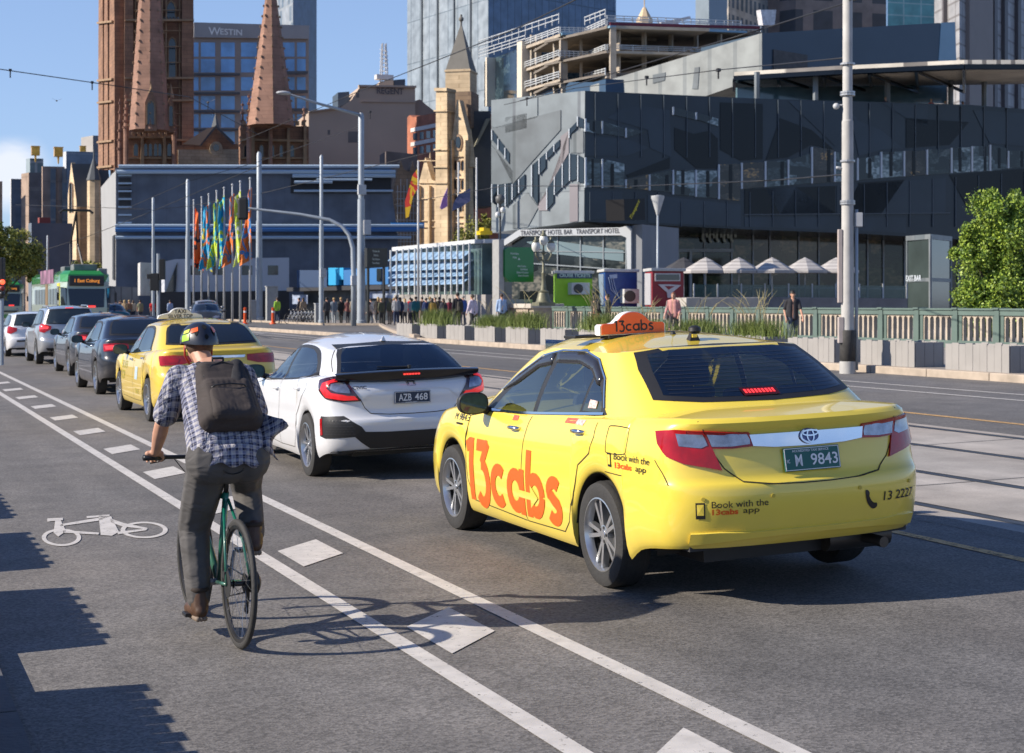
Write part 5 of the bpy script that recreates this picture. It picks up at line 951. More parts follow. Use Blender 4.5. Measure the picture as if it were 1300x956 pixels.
def tree(name,label,base,H,lobes,n,leaf,seed=1,ms=LEAF,trunk=.25,nsub=70):
 random.seed(seed);t=thing(name,label,"tree",base);m=MB()
 m.tube([(0,0,-.2),(.1,.05,H*.2),(-.05,.1,H*.45),(0,0,H*.75)],[trunk,trunk*.8,trunk*.55,trunk*.2],9)
 for cx,cy,cz,rx,ry,rz in lobes:m.tube([(0,0,cz*.45),(cx*.5,cy*.5,cz*.75),(cx,cy,cz)],[trunk*.4,trunk*.25,trunk*.08],6)
 m.build("trunk",BARK,t,smooth=True);m=MB();tot=sum(l[3]*l[4]for l in lobes)
 sub_=[]
 for l in lobes:
  for _ in range(max(8,int(nsub*l[3]*l[4]/tot))):
   v=Vector([random.gauss(0,1)for _ in range(3)]).normalized()*random.uniform(.3,.95);sub_.append((l[0]+v.x*l[3],l[1]+v.y*l[4],l[2]+v.z*l[5],random.uniform(.22,.42)*(l[3]+l[5])/2))
 for i in range(n):
  c=random.choice(sub_);v=Vector([random.gauss(0,1)for _ in range(3)]).normalized();k=random.random()**.55*random.uniform(.7,1.15);p=Vector(c[:3])+v*c[3]*k
  m.mi=0 if random.random()<.42 else(1 if random.random()<.6 else 2)
  a=Vector([random.gauss(0,1)for _ in range(3)]).normalized()*leaf*random.uniform(.6,1.2);b=a.orthogonal().normalized()*leaf*random.uniform(.35,.55);b=Matrix.Rotation(random.uniform(0,6.28),3,a.normalized())@b
  m.add([p-a*.5,p+b*.5,p+a*.5,p-b*.5],[(0,1,2,3)])
 m.build("crown",ms,t);return t
p=W(1268,HZN,62);p.z=-1.5
tree("tree","bright green leafy tree behind the parapet at the right edge",p,7.6,[(.3,0,4.6,1.7,1.7,2.6),(-.3,0,2.6,1.55,1.6,2.0),(1.5,.3,3.8,1.9,1.7,2.8),(-.15,0,6.2,1.45,1.4,1.5),(.25,0,7.45,.95,.9,.95),(-.95,0,4.5,1.05,.9,1.9),(1.3,0,6.3,1.5,1.2,1.6),(-1.15,0,2.9,1.0,1.0,1.6),(-1.2,.2,5.6,.75,.8,1.1)],80000,.15,3,LEAFB,.25,150)
p=W(0,HZN,120);p.z=.1
tree("tree","large olive green tree at the left edge above the cars",p,8.5,[(1.6,0,5.3,1.8,2,1.7),(-1.5,0,5.5,2.5,2,1.9),(.2,0,6.9,1.8,1.5,1.3),(2.1,0,4.4,.9,1.2,1.3),(-.5,0,3.6,2.2,1.5,1.5)],30000,.24,5,LEAFO,.25,130)
p=W(110,HZN,175);p.z=.1
tree("tree","small olive tree behind the tram's roof",p,7.2,[(0,0,5.4,2.2,1.6,1.3),(-1.3,0,4.6,1.3,1.2,1.2),(1.4,0,5.2,1.3,1.2,1.4)],4500,.34,7,LEAFO)
p=W(600,HZN,125);p.z=.3
tree("tree","dense olive tree between the pale church and the dark building",p,9.3,[(0,0,6.3,1.6,1.4,2.2),(1.0,0,7.6,1.0,1.0,1.2),(-.9,0,4.8,1.1,1.0,1.8),(.6,0,4.5,1.3,1.0,1.6)],8000,.26,9,LEAFO)
# ================================================================ cars
def catmull(P,ts):
 n=len(P);out=[]
 for t in ts:
  i=min(int(t),n-2);f=t-i
  p0=P[max(i-1,0)];p1=P[i];p2=P[i+1];p3=P[min(i+2,n-1)]
  out.append(tuple(.5*(2*b+(c-a)*f+(2*a-5*b+4*c-d)*f*f+(3*b-a-3*c+d)*f**3)for a,b,c,d in zip(p0,p1,p2,p3)))
 return out
def interp(T,y):
 if y<=T[0][0]:return T[0][1]
 if y>=T[-1][0]:return T[-1][1]
 for i in range(len(T)-1):
  if T[i][0]<=y<=T[i+1][0]:
   f=(y-T[i][0])/(T[i+1][0]-T[i][0])
   p0=T[max(i-1,0)][1];p1=T[i][1];p2=T[i+1][1];p3=T[min(i+2,len(T)-1)][1]
   h0=T[i+1][0]-T[i][0]
   m1=(p2-p0)/(T[i+1][0]-T[max(i-1,0)][0])*h0;m2=(p3-p1)/(T[min(i+2,len(T)-1)][0]-T[i][0])*h0
   return(2*f**3-3*f*f+1)*p1+(f**3-2*f*f+f)*m1+(-2*f**3+3*f*f)*p2+(f**3-f*f)*m2
GLASS=mat("car_glass",(.012,.016,.020),.03,var=0,coat=0,spec=.9)
GLASS2=mat("car_glass_tint",(.045,.06,.065),.04,var=.35,scale=1.5,spec=.9)
BLACKP=mat("black_plastic",(.018,.018,.019),.5,var=.15)
GAPM=mat("panel_gap",(.03,.025,.01),.8,var=0)
RUB=mat("tyre_rubber",(.030,.029,.028),.75,var=.15,bump=.2,scale=12)
ALLOY=mat("alloy",(.58,.59,.60),.28,metal=.85,var=.05)
CHROME=mat("chrome",(.75,.76,.78),.12,metal=1,var=0)
LRED=mat("lamp_red",(.36,.003,.006),.16,coat=.35,var=.3,scale=10)
LREDL=mat("lamp_red_lit",(.6,.02,.03),.15,coat=1,var=.1,emit=((1,.05,.04),.9))
LCLR=mat("lamp_clear",(.30,.31,.36),.2,metal=.75,coat=.5,var=.3,scale=22)
WHITEP=mat("white_marking",(.78,.78,.78),.4,var=0)
def carpaint(name,c,flake=0):
 m=mat(name,c,.32,metal=flake,coat=1,var=.05,scale=.7);t_=m.node_tree;b_=t_.nodes["Principled BSDF"];ge=t_.nodes.new("ShaderNodeNewGeometry");mx_=t_.nodes.new("ShaderNodeMix");mx_.data_type='RGBA';src_=b_.inputs["Base Color"].links[0].from_socket;t_.links.new(ge.outputs["Backfacing"],mx_.inputs[0]);t_.links.new(src_,mx_.inputs[6]);mx_.inputs[7].default_value=(.05,.05,.052,1);t_.links.new(mx_.outputs[2],b_.inputs["Base Color"])
 if True:
  tc_=t_.nodes.new("ShaderNodeTexCoord");sp_=t_.nodes.new("ShaderNodeSeparateXYZ");t_.links.new(tc_.outputs["Object"],sp_.inputs[0]);nz_=t_.nodes.new("ShaderNodeTexNoise");nz_.inputs["Scale"].default_value=5;nz_.inputs["Detail"].default_value=8;t_.links.new(tc_.outputs["Object"],nz_.inputs["Vector"])
  h_=t_.nodes.new("ShaderNodeMapRange");h_.inputs[1].default_value=.62;h_.inputs[2].default_value=.20;h_.inputs[3].default_value=0;h_.inputs[4].default_value=.55;t_.links.new(sp_.outputs[2],h_.inputs[0]);q_=t_.nodes.new("ShaderNodeMath");q_.operation='MULTIPLY';t_.links.new(h_.outputs[0],q_.inputs[0]);t_.links.new(nz_.outputs[0],q_.inputs[1])
  d_=t_.nodes.new("ShaderNodeMix");d_.data_type='RGBA';t_.links.new(q_.outputs[0],d_.inputs[0]);t_.links.new(mx_.outputs[2],d_.inputs[6]);d_.inputs[7].default_value=(.22,.18,.14,1);t_.links.new(d_.outputs[2],b_.inputs["Base Color"])
  r2_=t_.nodes.new("ShaderNodeMapRange");r2_.inputs[3].default_value=1;r2_.inputs[4].default_value=.35;r2_.inputs[2].default_value=.4;t_.links.new(q_.outputs[0],r2_.inputs[0]);t_.links.new(r2_.outputs[0],b_.inputs["Coat Weight"])
 b_.inputs["Coat Roughness"].default_value=.03;return m
class Car:
 def __init__(s,sp,res=1.0):
  s.sp=sp;P=sp['plan']
  K=int(26*res)
  dense=catmull(P,[i/40 for i in range((len(P)-1)*40)]+[len(P)-1])
  s.A=[0]
  for a,b in zip(dense,dense[1:]):s.A.append(s.A[-1]+math.dist(a,b))
  s.D=dense;s.len=s.A[-1]
  N=int(110*res);st=[s.len*i/N for i in range(N+1)]
  for yc in sp['axles']:
   a0=s.a_of_y(yc);Rr=sp['arch']
   st=[a for a in st if abs(a-a0)>Rr+.05 or a==0]
   M=int(30*res);st+=[a0-(Rr+.045),a0+(Rr+.045)]+[a0-(Rr-.0)*math.cos(math.pi*i/M)for i in range(M+1)]+[a0-Rr-.004,a0+Rr+.004]
  s.st=sorted(set(round(a,5)for a in st));s.st[-1]=s.len
  s.body_mesh(res)
 def a_of_y(s,y):
  lo=None
  for i in range(len(s.D)-1):
   if s.D[i][1]<=y<=s.D[i+1][1]and s.D[i][0]>.3:return s.A[i]+(y-s.D[i][1])/max(s.D[i+1][1]-s.D[i][1],1e-6)*(s.A[i+1]-s.A[i])
  return 0
 def pt(s,a):
  a=max(0,min(a,s.len));lo,hi=0,len(s.A)-1
  while hi-lo>1:
   m=(lo+hi)//2
   if s.A[m]<=a:lo=m
   else:hi=m
  f=(a-s.A[lo])/max(s.A[hi]-s.A[lo],1e-9)
  x=s.D[lo][0]+f*(s.D[hi][0]-s.D[lo][0]);y=s.D[lo][1]+f*(s.D[hi][1]-s.D[lo][1])
  i0=max(lo-6,0);i1=min(hi+6,len(s.D)-1)
  tx=s.D[i1][0]-s.D[i0][0];ty=s.D[i1][1]-s.D[i0][1]
  if i0==0:ty*=a/.2 if a<.2 else 1
  if i1==len(s.D)-1:ty*=(s.len-a)/.2 if s.len-a<.2 else 1
  l=math.hypot(tx,ty);return x,y,ty/l,-tx/l
 def body_mesh(s,res):
  sp=s.sp;rows=[]
  for a in s.st:
   x,y,nx,ny=s.pt(a);S=interp(sp['shoulder'],y)
   B=interp(sp['bottom'],y)
   for yc in sp['axles']:
    d=abs(y-yc)
    if d<=sp['arch']+.002 and x>.5:B=max(B,sp['hub']+math.sqrt(max(sp['arch']**2-d*d,0)))
   row=[]
   nl=sp['levels'];q_fine=[nl[0][0]]
   fine=[]
   for l0,l1 in zip(nl,nl[1:]):
    k=2 if res>.8 else 1
    for j in range(k):fine.append(tuple(u+(v-u)*j/k for u,v in zip(l0,l1)))
   fine.append(nl[-1])
   for q,dx,dr,df in fine:
    z=B+(S-B)*q
    px=x-dx*abs(nx);py=y+dr*max(0,-ny)-df*max(0,ny)
    row.append((px,py,z))
   px,py,pz=row[-1]
   y0,y1=sp['spine']
   for g in(.03,.07,.13,.22,.34,.48,.64,.82,1.0):
    gx=px*(1-g);gy=py+g*(max(y0,min(py,y1))-py)
    Sg=interp(sp['shoulder'],gy)if g>0 else pz
    base=pz+(Sg-pz)*min(1,g*1.5)
    cr=interp(sp['crown'],gy)
    row.append((gx,gy,base+cr*(1-(1-g)**2.4)))
   rows.append(row)
  mb=MB();n=len(rows[0])
  left=[[(-x,y,z)for x,y,z in r]for r in rows]
  mb.grid(rows);mb.grid(left)
  gb,gt=sp['gbase'],sp['gtop'];M=int(12*res)+4
  ts=[i/M for i in range((len(gb)-1)*M)]+[len(gb)-1-1e-6]
  cb=catmull(gb,ts);ct=catmull(gt,ts);gl=[]
  bulge=sp.get('bulge',.03)
  for(bx,by,bz),(tx,ty,tz)in zip(cb,ct):
   row=[]
   for j in range(13):
    f=j/12;e=4*f*(1-f)*bulge
    l=math.hypot(bx-tx,by-ty)+1e-6
    row.append((bx+(tx-bx)*f+(bx-tx)/l*e*.8,by+(ty-by)*f+(by-ty)/l*e*.5,bz+(tz-bz)*f+e*.5))
   H=sp['roofz'];y0,y1=sp['roofspine']
   for g in(.05,.10,.17,.28,.42,.6,.8,1.0):
    gy=ty+g*(max(y0,min(ty,y1))-ty)
    row.append((tx*(1-g),gy,tz+(interp(H,gy)-tz)*(1-(1-g)**2.6)))
   gl.append(row)
  mb.grid(gl);mb.grid([[(-x,y,z)for x,y,z in r]for r in gl])
  s.mb=mb
  me=[tuple(v)for v in mb.v];s.bvh=BVHTree.FromPolygons([Vector(v)for v in me],[tuple(f)for f in mb.f])
 def wrap(s,a,z,side=-1,lift=.003):
  x,y,nx,ny=s.pt(abs(a));sd=side if a>=0 else-side
  o=Vector((x*sd+nx*sd*.5,y+ny*.5,z));d=Vector((-nx*sd,-ny,0))
  h,n,i,t=s.bvh.ray_cast(o,d,1.3)
  if h is None:return Vector((x*sd,y,z))
  if n.dot(d)>0:n=-n
  return h+n*lift
 def side(s,y,z,side=-1,lift=.003):
  h,n,i,t=s.bvh.ray_cast(Vector((side*2,y,z)),Vector((-side,0,0)),3)
  if h is None:return Vector((side*.7,y,z))
  if n.x*side<0:n=-n
  return h+n*lift
 def rear(s,x,z,_=0,lift=.003):
  h,n,i,t=s.bvh.ray_cast(Vector((x,-2,z)),Vector((0,1,0)),6)
  if h is None:return Vector((x,0,z))
  if n.y>0:n=-n
  return h+n*lift
 def front(s,x,z,_=0,lift=.003):
  h,n,i,t=s.bvh.ray_cast(Vector((x,8,z)),Vector((0,-1,0)),6)
  if h is None:return Vector((x,4,z))
  if n.y<0:n=-n
  return h+n*lift
 def top(s,x,y,_=0,lift=.003):
  h,n,i,t=s.bvh.ray_cast(Vector((x,y,3)),Vector((0,0,-1)),4)
  if n.z<0:n=-n
  return h+n*lift
 def decal(s,mb,pts,how,side=-1,lift=.003,skirt=False,step=.05,faces=None,holes=()):
  """cover the outline (or given lettering mesh) with fine triangles laid over the body"""
  bm=bmesh.new()
  if faces is None:
   P=[]
   for i,p in enumerate(pts):
    q=pts[(i+1)%len(pts)];k=max(1,int(math.dist(p,q)/step))
    P+=[(p[0]+(q[0]-p[0])*j/k,p[1]+(q[1]-p[1])*j/k)for j in range(k)]
   loops=[P]
   for hp in holes:
    Q=[]
    for i,p in enumerate(hp):
     q=hp[(i+1)%len(hp)];k=max(1,int(math.dist(p,q)/step));Q+=[(p[0]+(q[0]-p[0])*j/k,p[1]+(q[1]-p[1])*j/k)for j in range(k)]
    loops.append(Q)
   es=[]
   for Q in loops:
    vs=[bm.verts.new((x,y,0))for x,y in Q];es+=[bm.edges.new((vs[i],vs[(i+1)%len(vs)]))for i in range(len(vs))]
   bmesh.ops.triangle_fill(bm,use_beauty=True,use_dissolve=False,edges=es)
  else:
   vs=[bm.verts.new((p[0],p[1],0))for p in pts]
   for f in faces:
    try:bm.faces.new([vs[i]for i in f])
    except ValueError:pass
   bmesh.ops.triangulate(bm,faces=bm.faces)
  for _ in range(5):
   le=[e for e in bm.edges if e.calc_length()>step*1.4]
   if not le or len(bm.faces)>6000:break
   bmesh.ops.subdivide_edges(bm,edges=le,cuts=1);bmesh.ops.triangulate(bm,faces=bm.faces)
  fn=getattr(s,how);bm.verts.index_update()
  V=[fn(v.co.x,v.co.y,side,lift)for v in bm.verts];F=[tuple(v.index for v in f.verts)for f in bm.faces]
  if skirt:
   n=len(V);V+=[fn(v.co.x,v.co.y,side,-.01)for v in bm.verts]
   for e in bm.edges:
    if len(e.link_faces)==1:a,b=e.verts[0].index,e.verts[1].index;F.append((a,b,b+n,a+n))
  bm.free();mb.add(V,F);return mb
 def seam(s,mb,pts,how,side=-1,wd=.006,lift=.0025,closed=False):
  P=[]
  seq=list(pts)+([pts[0]]if closed else[])
  for p,q in zip(seq,seq[1:]):
   k=max(1,int(math.dist(p,q)/.04));P+=[(p[0]+(q[0]-p[0])*j/k,p[1]+(q[1]-p[1])*j/k)for j in range(k)]
  P.append(seq[-1]);fn=getattr(s,how);L=[];Rr=[]
  for i,p in enumerate(P):
   a=P[max(i-1,0)];b=P[min(i+1,len(P)-1)];dx,dy=b[0]-a[0],b[1]-a[1];l=math.hypot(dx,dy)or 1
   nx,ny=-dy/l*wd/2,dx/l*wd/2
   L.append(fn(p[0]+nx,p[1]+ny,side,lift));Rr.append(fn(p[0]-nx,p[1]-ny,side,lift))
  mb.grid([L,Rr]);return mb
 def text(s,mb,txt,c,h,how,side=-1,lift=.004,bold=0,sx=1.0,rot=0,align='CENTER',flip=False,step=.05):
  vs,fs=lettering(txt,size=h*1.4,bold=bold,sx=sx,align=align)
  cr,sr=math.cos(rot),math.sin(rot);f=-1 if flip else 1
  P=[(c[0]+f*(x*cr-y*sr),c[1]+x*sr+y*cr)for x,y,_ in vs]
  return s.decal(mb,P,how,side,lift,step=step,faces=fs)
def open_windows(body,cuts):
 """cut real openings in the body shell where the panes go"""
 bm=bmesh.new();bm.from_mesh(body.data)
 for P,how,sd in cuts:
  A=sum(P[i][0]*P[(i+1)%len(P)][1]-P[(i+1)%len(P)][0]*P[i][1]for i in range(len(P)));P=P if A>0 else P[::-1]
  x0,x1=min(p[0]for p in P),max(p[0]for p in P);z0,z1=min(p[1]for p in P),max(p[1]for p in P)
  uv=(lambda c:(c.y,c.z))if how=='side' else(lambda c:(c.x,c.z))
  def near(f):
   c=f.calc_center_median();u,v=uv(c)
   ok=(c.x*sd>.35 and abs(f.normal.x)>.3)if how=='side' else((c.y<1.9 and f.normal.y<-.1)if how=='rear' else(c.y>2.2 and f.normal.y>.1))
   return ok and x0-.12<u<x1+.12 and z0-.12<v<z1+.12
  for f in bm.faces:f.normal_update()
  for i in range(len(P)):
   a,b=P[i],P[(i+1)%len(P)];d=(b[0]-a[0],b[1]-a[1]);n2=(d[1],-d[0])
   co,no=((0,a[0],a[1]),(0,n2[0],n2[1]))if how=='side' else((a[0],0,a[1]),(n2[0],0,n2[1]))
   fs=[f for f in bm.faces if near(f)];g=fs+list({e for f in fs for e in f.edges})+list({v for f in fs for v in f.verts})
   bmesh.ops.bisect_plane(bm,geom=g,dist=1e-5,plane_co=co,plane_no=Vector(no).normalized())
  def inside(u,v):
   r=False
   for i in range(len(P)):
    a,b=P[i],P[i-1]
    if(a[1]>v)!=(b[1]>v)and u<(b[0]-a[0])*(v-a[1])/(b[1]-a[1])+a[0]:r=not r
   return r
  dl=[f for f in bm.faces if near(f)and inside(*uv(f.calc_center_median()))];bmesh.ops.delete(bm,geom=dl,context='FACES')
 bm.to_mesh(body.data);bm.free();body.data.polygons.foreach_set("use_smooth",[True]*len(body.data.polygons));body.data.set_sharp_from_angle(angle=R(38))
def cabin(t,yf=2.55,yr=1.18,z=.42,w2=.62):
 SE=mat("seat_cloth",(.045,.047,.052),.9,var=.2,scale=8);HR=mat("headrest",(.05,.05,.055),.8)
 for x,y,nm in((-.36,yf,"front_seat"),(.36,yf,"front_seat")):
  m=MB();m.box((x,y,z+.09),(.50,.50,.18));m.hexa([Vector((x-.24,y-.22,z+.12)),Vector((x+.24,y-.22,z+.12)),Vector((x+.24,y-.10,z+.12)),Vector((x-.24,y-.10,z+.12))],[Vector((x-.19,y-.40,z+.72)),Vector((x+.19,y-.40,z+.72)),Vector((x+.19,y-.30,z+.72)),Vector((x-.19,y-.30,z+.72))]);m.box((x,y-.38,z+.82),(.25,.10,.17));m.build(nm,SE,t,bevel=.03)
 m=MB();m.box((0,yr+.05,z+.09),(w2*2,.50,.18));m.hexa([Vector((-w2,yr-.18,z+.1)),Vector((w2,yr-.18,z+.1)),Vector((w2,yr-.06,z+.1)),Vector((-w2,yr-.06,z+.1))],[Vector((-w2*.9,yr-.36,z+.66)),Vector((w2*.9,yr-.36,z+.66)),Vector((w2*.9,yr-.26,z+.66)),Vector((-w2*.9,yr-.26,z+.66))])
 for x in(-.40,0,.40):m.box((x,yr-.32,z+.73),(.24,.09,.14))
 m.build("rear_seat",SE,t,bevel=.03)
 m=MB();m.box((0,yr-.60,z+.60),(1.2,.50,.03));m.box((0,yf+.85,z+.40),(1.36,.35,.24));m.box((0,1.9,z-.05),(1.5,3.4,.06));m.build("cabin_trim",mat("cabin_dark",(.03,.03,.033),.7,var=0),t)
 M=Matrix.Translation((.36,yf+.52,z+.45))@Matrix.Rotation(R(65),4,'X');m=MB();m.tube([M@Vector((.18*math.cos(a/12*math.pi),.18*math.sin(a/12*math.pi),0))for a in range(25)],.014,6);m.build("steering_wheel",BLACKP,t,smooth=True)
 m=MB();m.box((0,yf+.42,z+.95),(.24,.03,.07));m.build("inner_mirror",BLACKP,t,bevel=.01)
def clear_glass(name,tint,rough=.02,refl=.9):
 m=bpy.data.materials.new(name);m.use_nodes=True;t=m.node_tree;N=t.nodes;L=t.links;N.clear()
 o=N.new("ShaderNodeOutputMaterial");mx=N.new("ShaderNodeMixShader");tr=N.new("ShaderNodeBsdfTransparent");gl=N.new("ShaderNodeBsdfGlossy");fr=N.new("ShaderNodeLayerWeight");fr.inputs[0].default_value=.45
 tr.inputs[0].default_value=(*tint,1);gl.inputs[0].default_value=(refl,refl,refl,1);gl.inputs[1].default_value=rough
 mr=N.new("ShaderNodeMapRange");mr.inputs[3].default_value=.10;mr.inputs[4].default_value=.95;L.new(fr.outputs["Fresnel"],mr.inputs[0]);L.new(mr.outputs[0],mx.inputs[0]);L.new(tr.outputs[0],mx.inputs[1]);L.new(gl.outputs[0],mx.inputs[2]);L.new(mx.outputs[0],o.inputs[0]);MATS[name]=m;return m
CGL=clear_glass("clear_car_glass",(.52,.60,.62));CGLD=clear_glass("privacy_car_glass",(.16,.19,.20))
def offset_poly(P,d):
 n=len(P);A=sum(P[i][0]*P[(i+1)%n][1]-P[(i+1)%n][0]*P[i][1]for i in range(n));sg=1 if A>0 else-1;out=[]
 for i in range(n):
  a,b,c=P[i-1],P[i],P[(i+1)%n]
  d1=Vector((b[0]-a[0],b[1]-a[1])).normalized();d2=Vector((c[0]-b[0],c[1]-b[1])).normalized()
  n1=Vector((d1.y,-d1.x))*sg;n2=Vector((d2.y,-d2.x))*sg;m=(n1+n2);m=m/max(m.length_squared/2,.6)
  out.append((b[0]+m.x*d,b[1]+m.y*d))
 return out
def smooth_poly(P,k=4,closed=True):
 n=len(P);out=[]
 for i in range(n):
  p0,p1,p2,p3=P[i-1],P[i],P[(i+1)%n],P[(i+2)%n]
  for j in range(k):
   f=j/k;out.append(tuple(.5*(2*b+(c-a)*f+(2*a-5*b+4*c-d)*f*f+(3*b-a-3*c+d)*f**3)for a,b,c,d in zip(p0,p1,p2,p3)))
 return out
def wheel(parent,x,y,r,wd,side,style='twin',hub=None,steer=0):
 """tyre and rim as parts of the car; side -1 is the kerb side"""
 e=thing("wheel",None,None);e.parent=parent;e.location=(x,y,r);e.rotation_euler=(0,0,steer)
 M=Matrix.Rotation(R(90)*side,4,'Y')
 rr=r*.70
 m=MB();hw=wd/2
 m.lathe([(rr*.96,-hw*.9),(r*.86,-hw),(r*.965,-hw*.9),(r,-hw*.62),(r,hw*.62),(r*.965,hw*.9),(r*.86,hw),(rr,hw*.93),(rr*.97,hw*.7),(rr*.95,-hw*.3),(rr*.95,-hw*.9)],48,M,caps=False)
 for k in(-.3,-.1,.1,.3):m.lathe([(r+.0005,k*wd-.006),(r+.0018,k*wd),(r+.0005,k*wd+.006)],48,M,caps=False)
 m.build("tyre",RUB,e,smooth=True,auto=35)
 m=MB();m.lathe([(rr*.985,hw*.70),(rr*1.0,hw*.95),(rr*.965,hw*.97),(rr*.93,hw*.80),(rr*.90,hw*.45)],48,M,caps=False)
 face=hw*.74
 if style in('twin','multi','disc'):
  n={'twin':5,'multi':5,'disc':7}[style];gap={'twin':.185,'multi':.20,'disc':.0}[style]
  for k in range(n):
   for sgn in((-1,1)if gap else(0,)):
    t=2*math.pi*k/n+.3;w0,w1=(.0125,.0135)if gap else(.045,.03)
    t0=t+sgn*gap*.9;t1=t+sgn*gap
    if style=='multi':t1=t+sgn*.22+.18
    c0,c1=rr*.16,rr*.955
    p0=Vector((math.cos(t0)*c0,math.sin(t0)*c0,0));p1=Vector((math.cos(t1)*c1,math.sin(t1)*c1,0))
    d=(p1-p0).normalized();nn=Vector((-d.y,d.x,0))
    a=[p0-nn*w0+Vector((0,0,face*.93)),p0+nn*w0+Vector((0,0,face*.93)),p1+nn*w1+Vector((0,0,face)),p1-nn*w1+Vector((0,0,face))]
    b=[p0-nn*w0+Vector((0,0,face*.3)),p0+nn*w0+Vector((0,0,face*.3)),p1+nn*w1+Vector((0,0,face*.5)),p1-nn*w1+Vector((0,0,face*.5))]
    m.hexa([M@v for v in a],[M@v for v in b])
 m.lathe([(rr*.27,face*.4),(rr*.25,face*.93),(rr*.20,face*.98),(rr*.13,face*.98),(rr*.12,face*1.04),(0,face*1.06)],24,M)
 m.build("rim",ALLOY,e,smooth=True,auto=30)
 m=MB();m.lathe([(rr*.92,hw*.5),(rr*.9,-hw*.05),(0,-hw*.05)],32,M,caps=False)
 for k in range(5):
  t=2*math.pi*k/5+.3+math.pi/5;m.lathe([(.011,face*.9),(.011,face),(0,face)],8,M@Matrix.Translation((math.cos(t)*rr*.19,math.sin(t)*rr*.19,0)))
 m.build("brake_disc",mat("dark_metal",(.03,.03,.03),.6,metal=.3),e)
 return e
def shell(car,root,paint,name="body"):
 o=car.mb.build(name,paint,root,smooth=True,weld=True,auto=38)
 sp=car.sp
 m=MB();y0,y1=sp['spine'];hb=sp.get('floor',.19)
 m.box((0,sp['len']/2+.1,hb+.13),(1.36,sp['len']-1.4,.18));m.box((0,.75,.42),(1.30,.9,.10));m.box((0,sp['len']-.55,.32),(1.5,.8,.14))
 m.box((0,sp['len']/2,.30),(1.05,sp['len']-.9,.16));m.box((0,sp['len']-1.0,.55),(1.05,.9,.3))
 for yc in sp['axles']:
  for sd in(-1,1):
   P=[];Rr=sp['arch']
   for i in range(25):
    t=math.pi*(i/24*1.16-.08);y=yc-Rr*math.cos(t);z=sp['hub']+Rr*math.sin(t)
    xo=car.side(y,max(z,.26)+.012,sd,0).x if True else 0
    P.append([(xo-sd*.002,y,z+.001),(xo-sd*.025,y,z-.002),(sd*.52,y,z)])
   m.grid(P);m.add([(sd*.53,yc,sp['hub'])]+[(sd*.53,yc-Rr*math.cos(math.pi*i/12),sp['hub']+Rr*math.sin(math.pi*i/12))for i in range(13)],[(0,i,i+1)for i in range(1,13)])
 m.build("underbody",BLACKP,root)
 bm=bmesh.new();bm.from_mesh(o.data);mid=sp['len']/2
 for f in bm.faces:
  c=f.calc_center_median();q=Vector((0,max(.9,min(c.y,sp['len']-.9)),.55))
  if f.normal.dot(c-q)<0:f.normal_flip()
 bm.to_mesh(o.data);bm.free()
 return o
CAMRY=dict(len=4.82,axles=(1.10,3.84),arch=.385,hub=.335,floor=.22,plan=[(0,0),(.30,.012),(.56,.052),(.735,.12),(.84,.225),(.885,.38),(.905,.62),(.912,1.1),(.914,1.9),(.914,2.9),(.912,3.6),(.90,4.0),(.87,4.3),(.79,4.55),(.60,4.72),(.32,4.82),(0,4.85)],bottom=[(0,.36),(.30,.35),(.58,.31),(.74,.22),(.9,.20),(1.6,.20),(3.4,.20),(4.2,.21),(4.8,.23)],shoulder=[(0,1.105),(.25,1.11),(.6,1.10),(1.2,1.065),(2.2,1.02),(3.3,1.0),(3.8,.98),(4.3,.915),(4.6,.82),(4.82,.68)],crown=[(0,.025),(.3,.04),(.7,.055),(2,.08),(3.6,.10),(4.3,.09),(4.82,.05)],levels=[(0,.050,.09,.06),(.03,.034,.07,.03),(.10,.018,.040,.01),(.20,.008,.02,0),(.33,.003,.0,0),(.42,0,.0,0),(.49,.0,.010,.01),(.525,.002,.040,.02),(.56,.004,.055,.03),(.68,.012,.070,.06),(.80,.028,.088,.11),(.88,.044,.097,.16),(.93,.058,.080,.22),(.965,.074,.074,.28),(1,.11,.10,.38)],spine=(.75,4.1),roofspine=(1.7,2.5),roofz=[(1.05,1.475),(1.4,1.53),(1.8,1.555),(2.3,1.56),(2.7,1.545),(3.0,1.50)],gbase=[(0,.42,1.13),(.45,.46,1.115),(.77,.60,1.06),(.83,1.0,1.01),(.84,1.6,.97),(.85,2.3,.94),(.84,3.0,.93),(.78,3.46,.93),(.45,3.76,1.0),(0,3.84,1.03)],gtop=[(0,1.10,1.485),(.44,1.13,1.485),(.620,1.22,1.465),(.64,1.50,1.455),(.645,1.9,1.465),(.645,2.25,1.465),(.63,2.50,1.445),(.585,2.72,1.42),(.34,2.88,1.455),(0,2.92,1.465)],bulge=.028)
def widen(sp,k):
 sp['plan']=[(x*k,y)for x,y in sp['plan']];sp['gbase']=[(x*k,y,z)for x,y,z in sp['gbase']];sp['gtop']=[(x*k,y,z)for x,y,z in sp['gtop']]
widen(CAMRY,1.018)
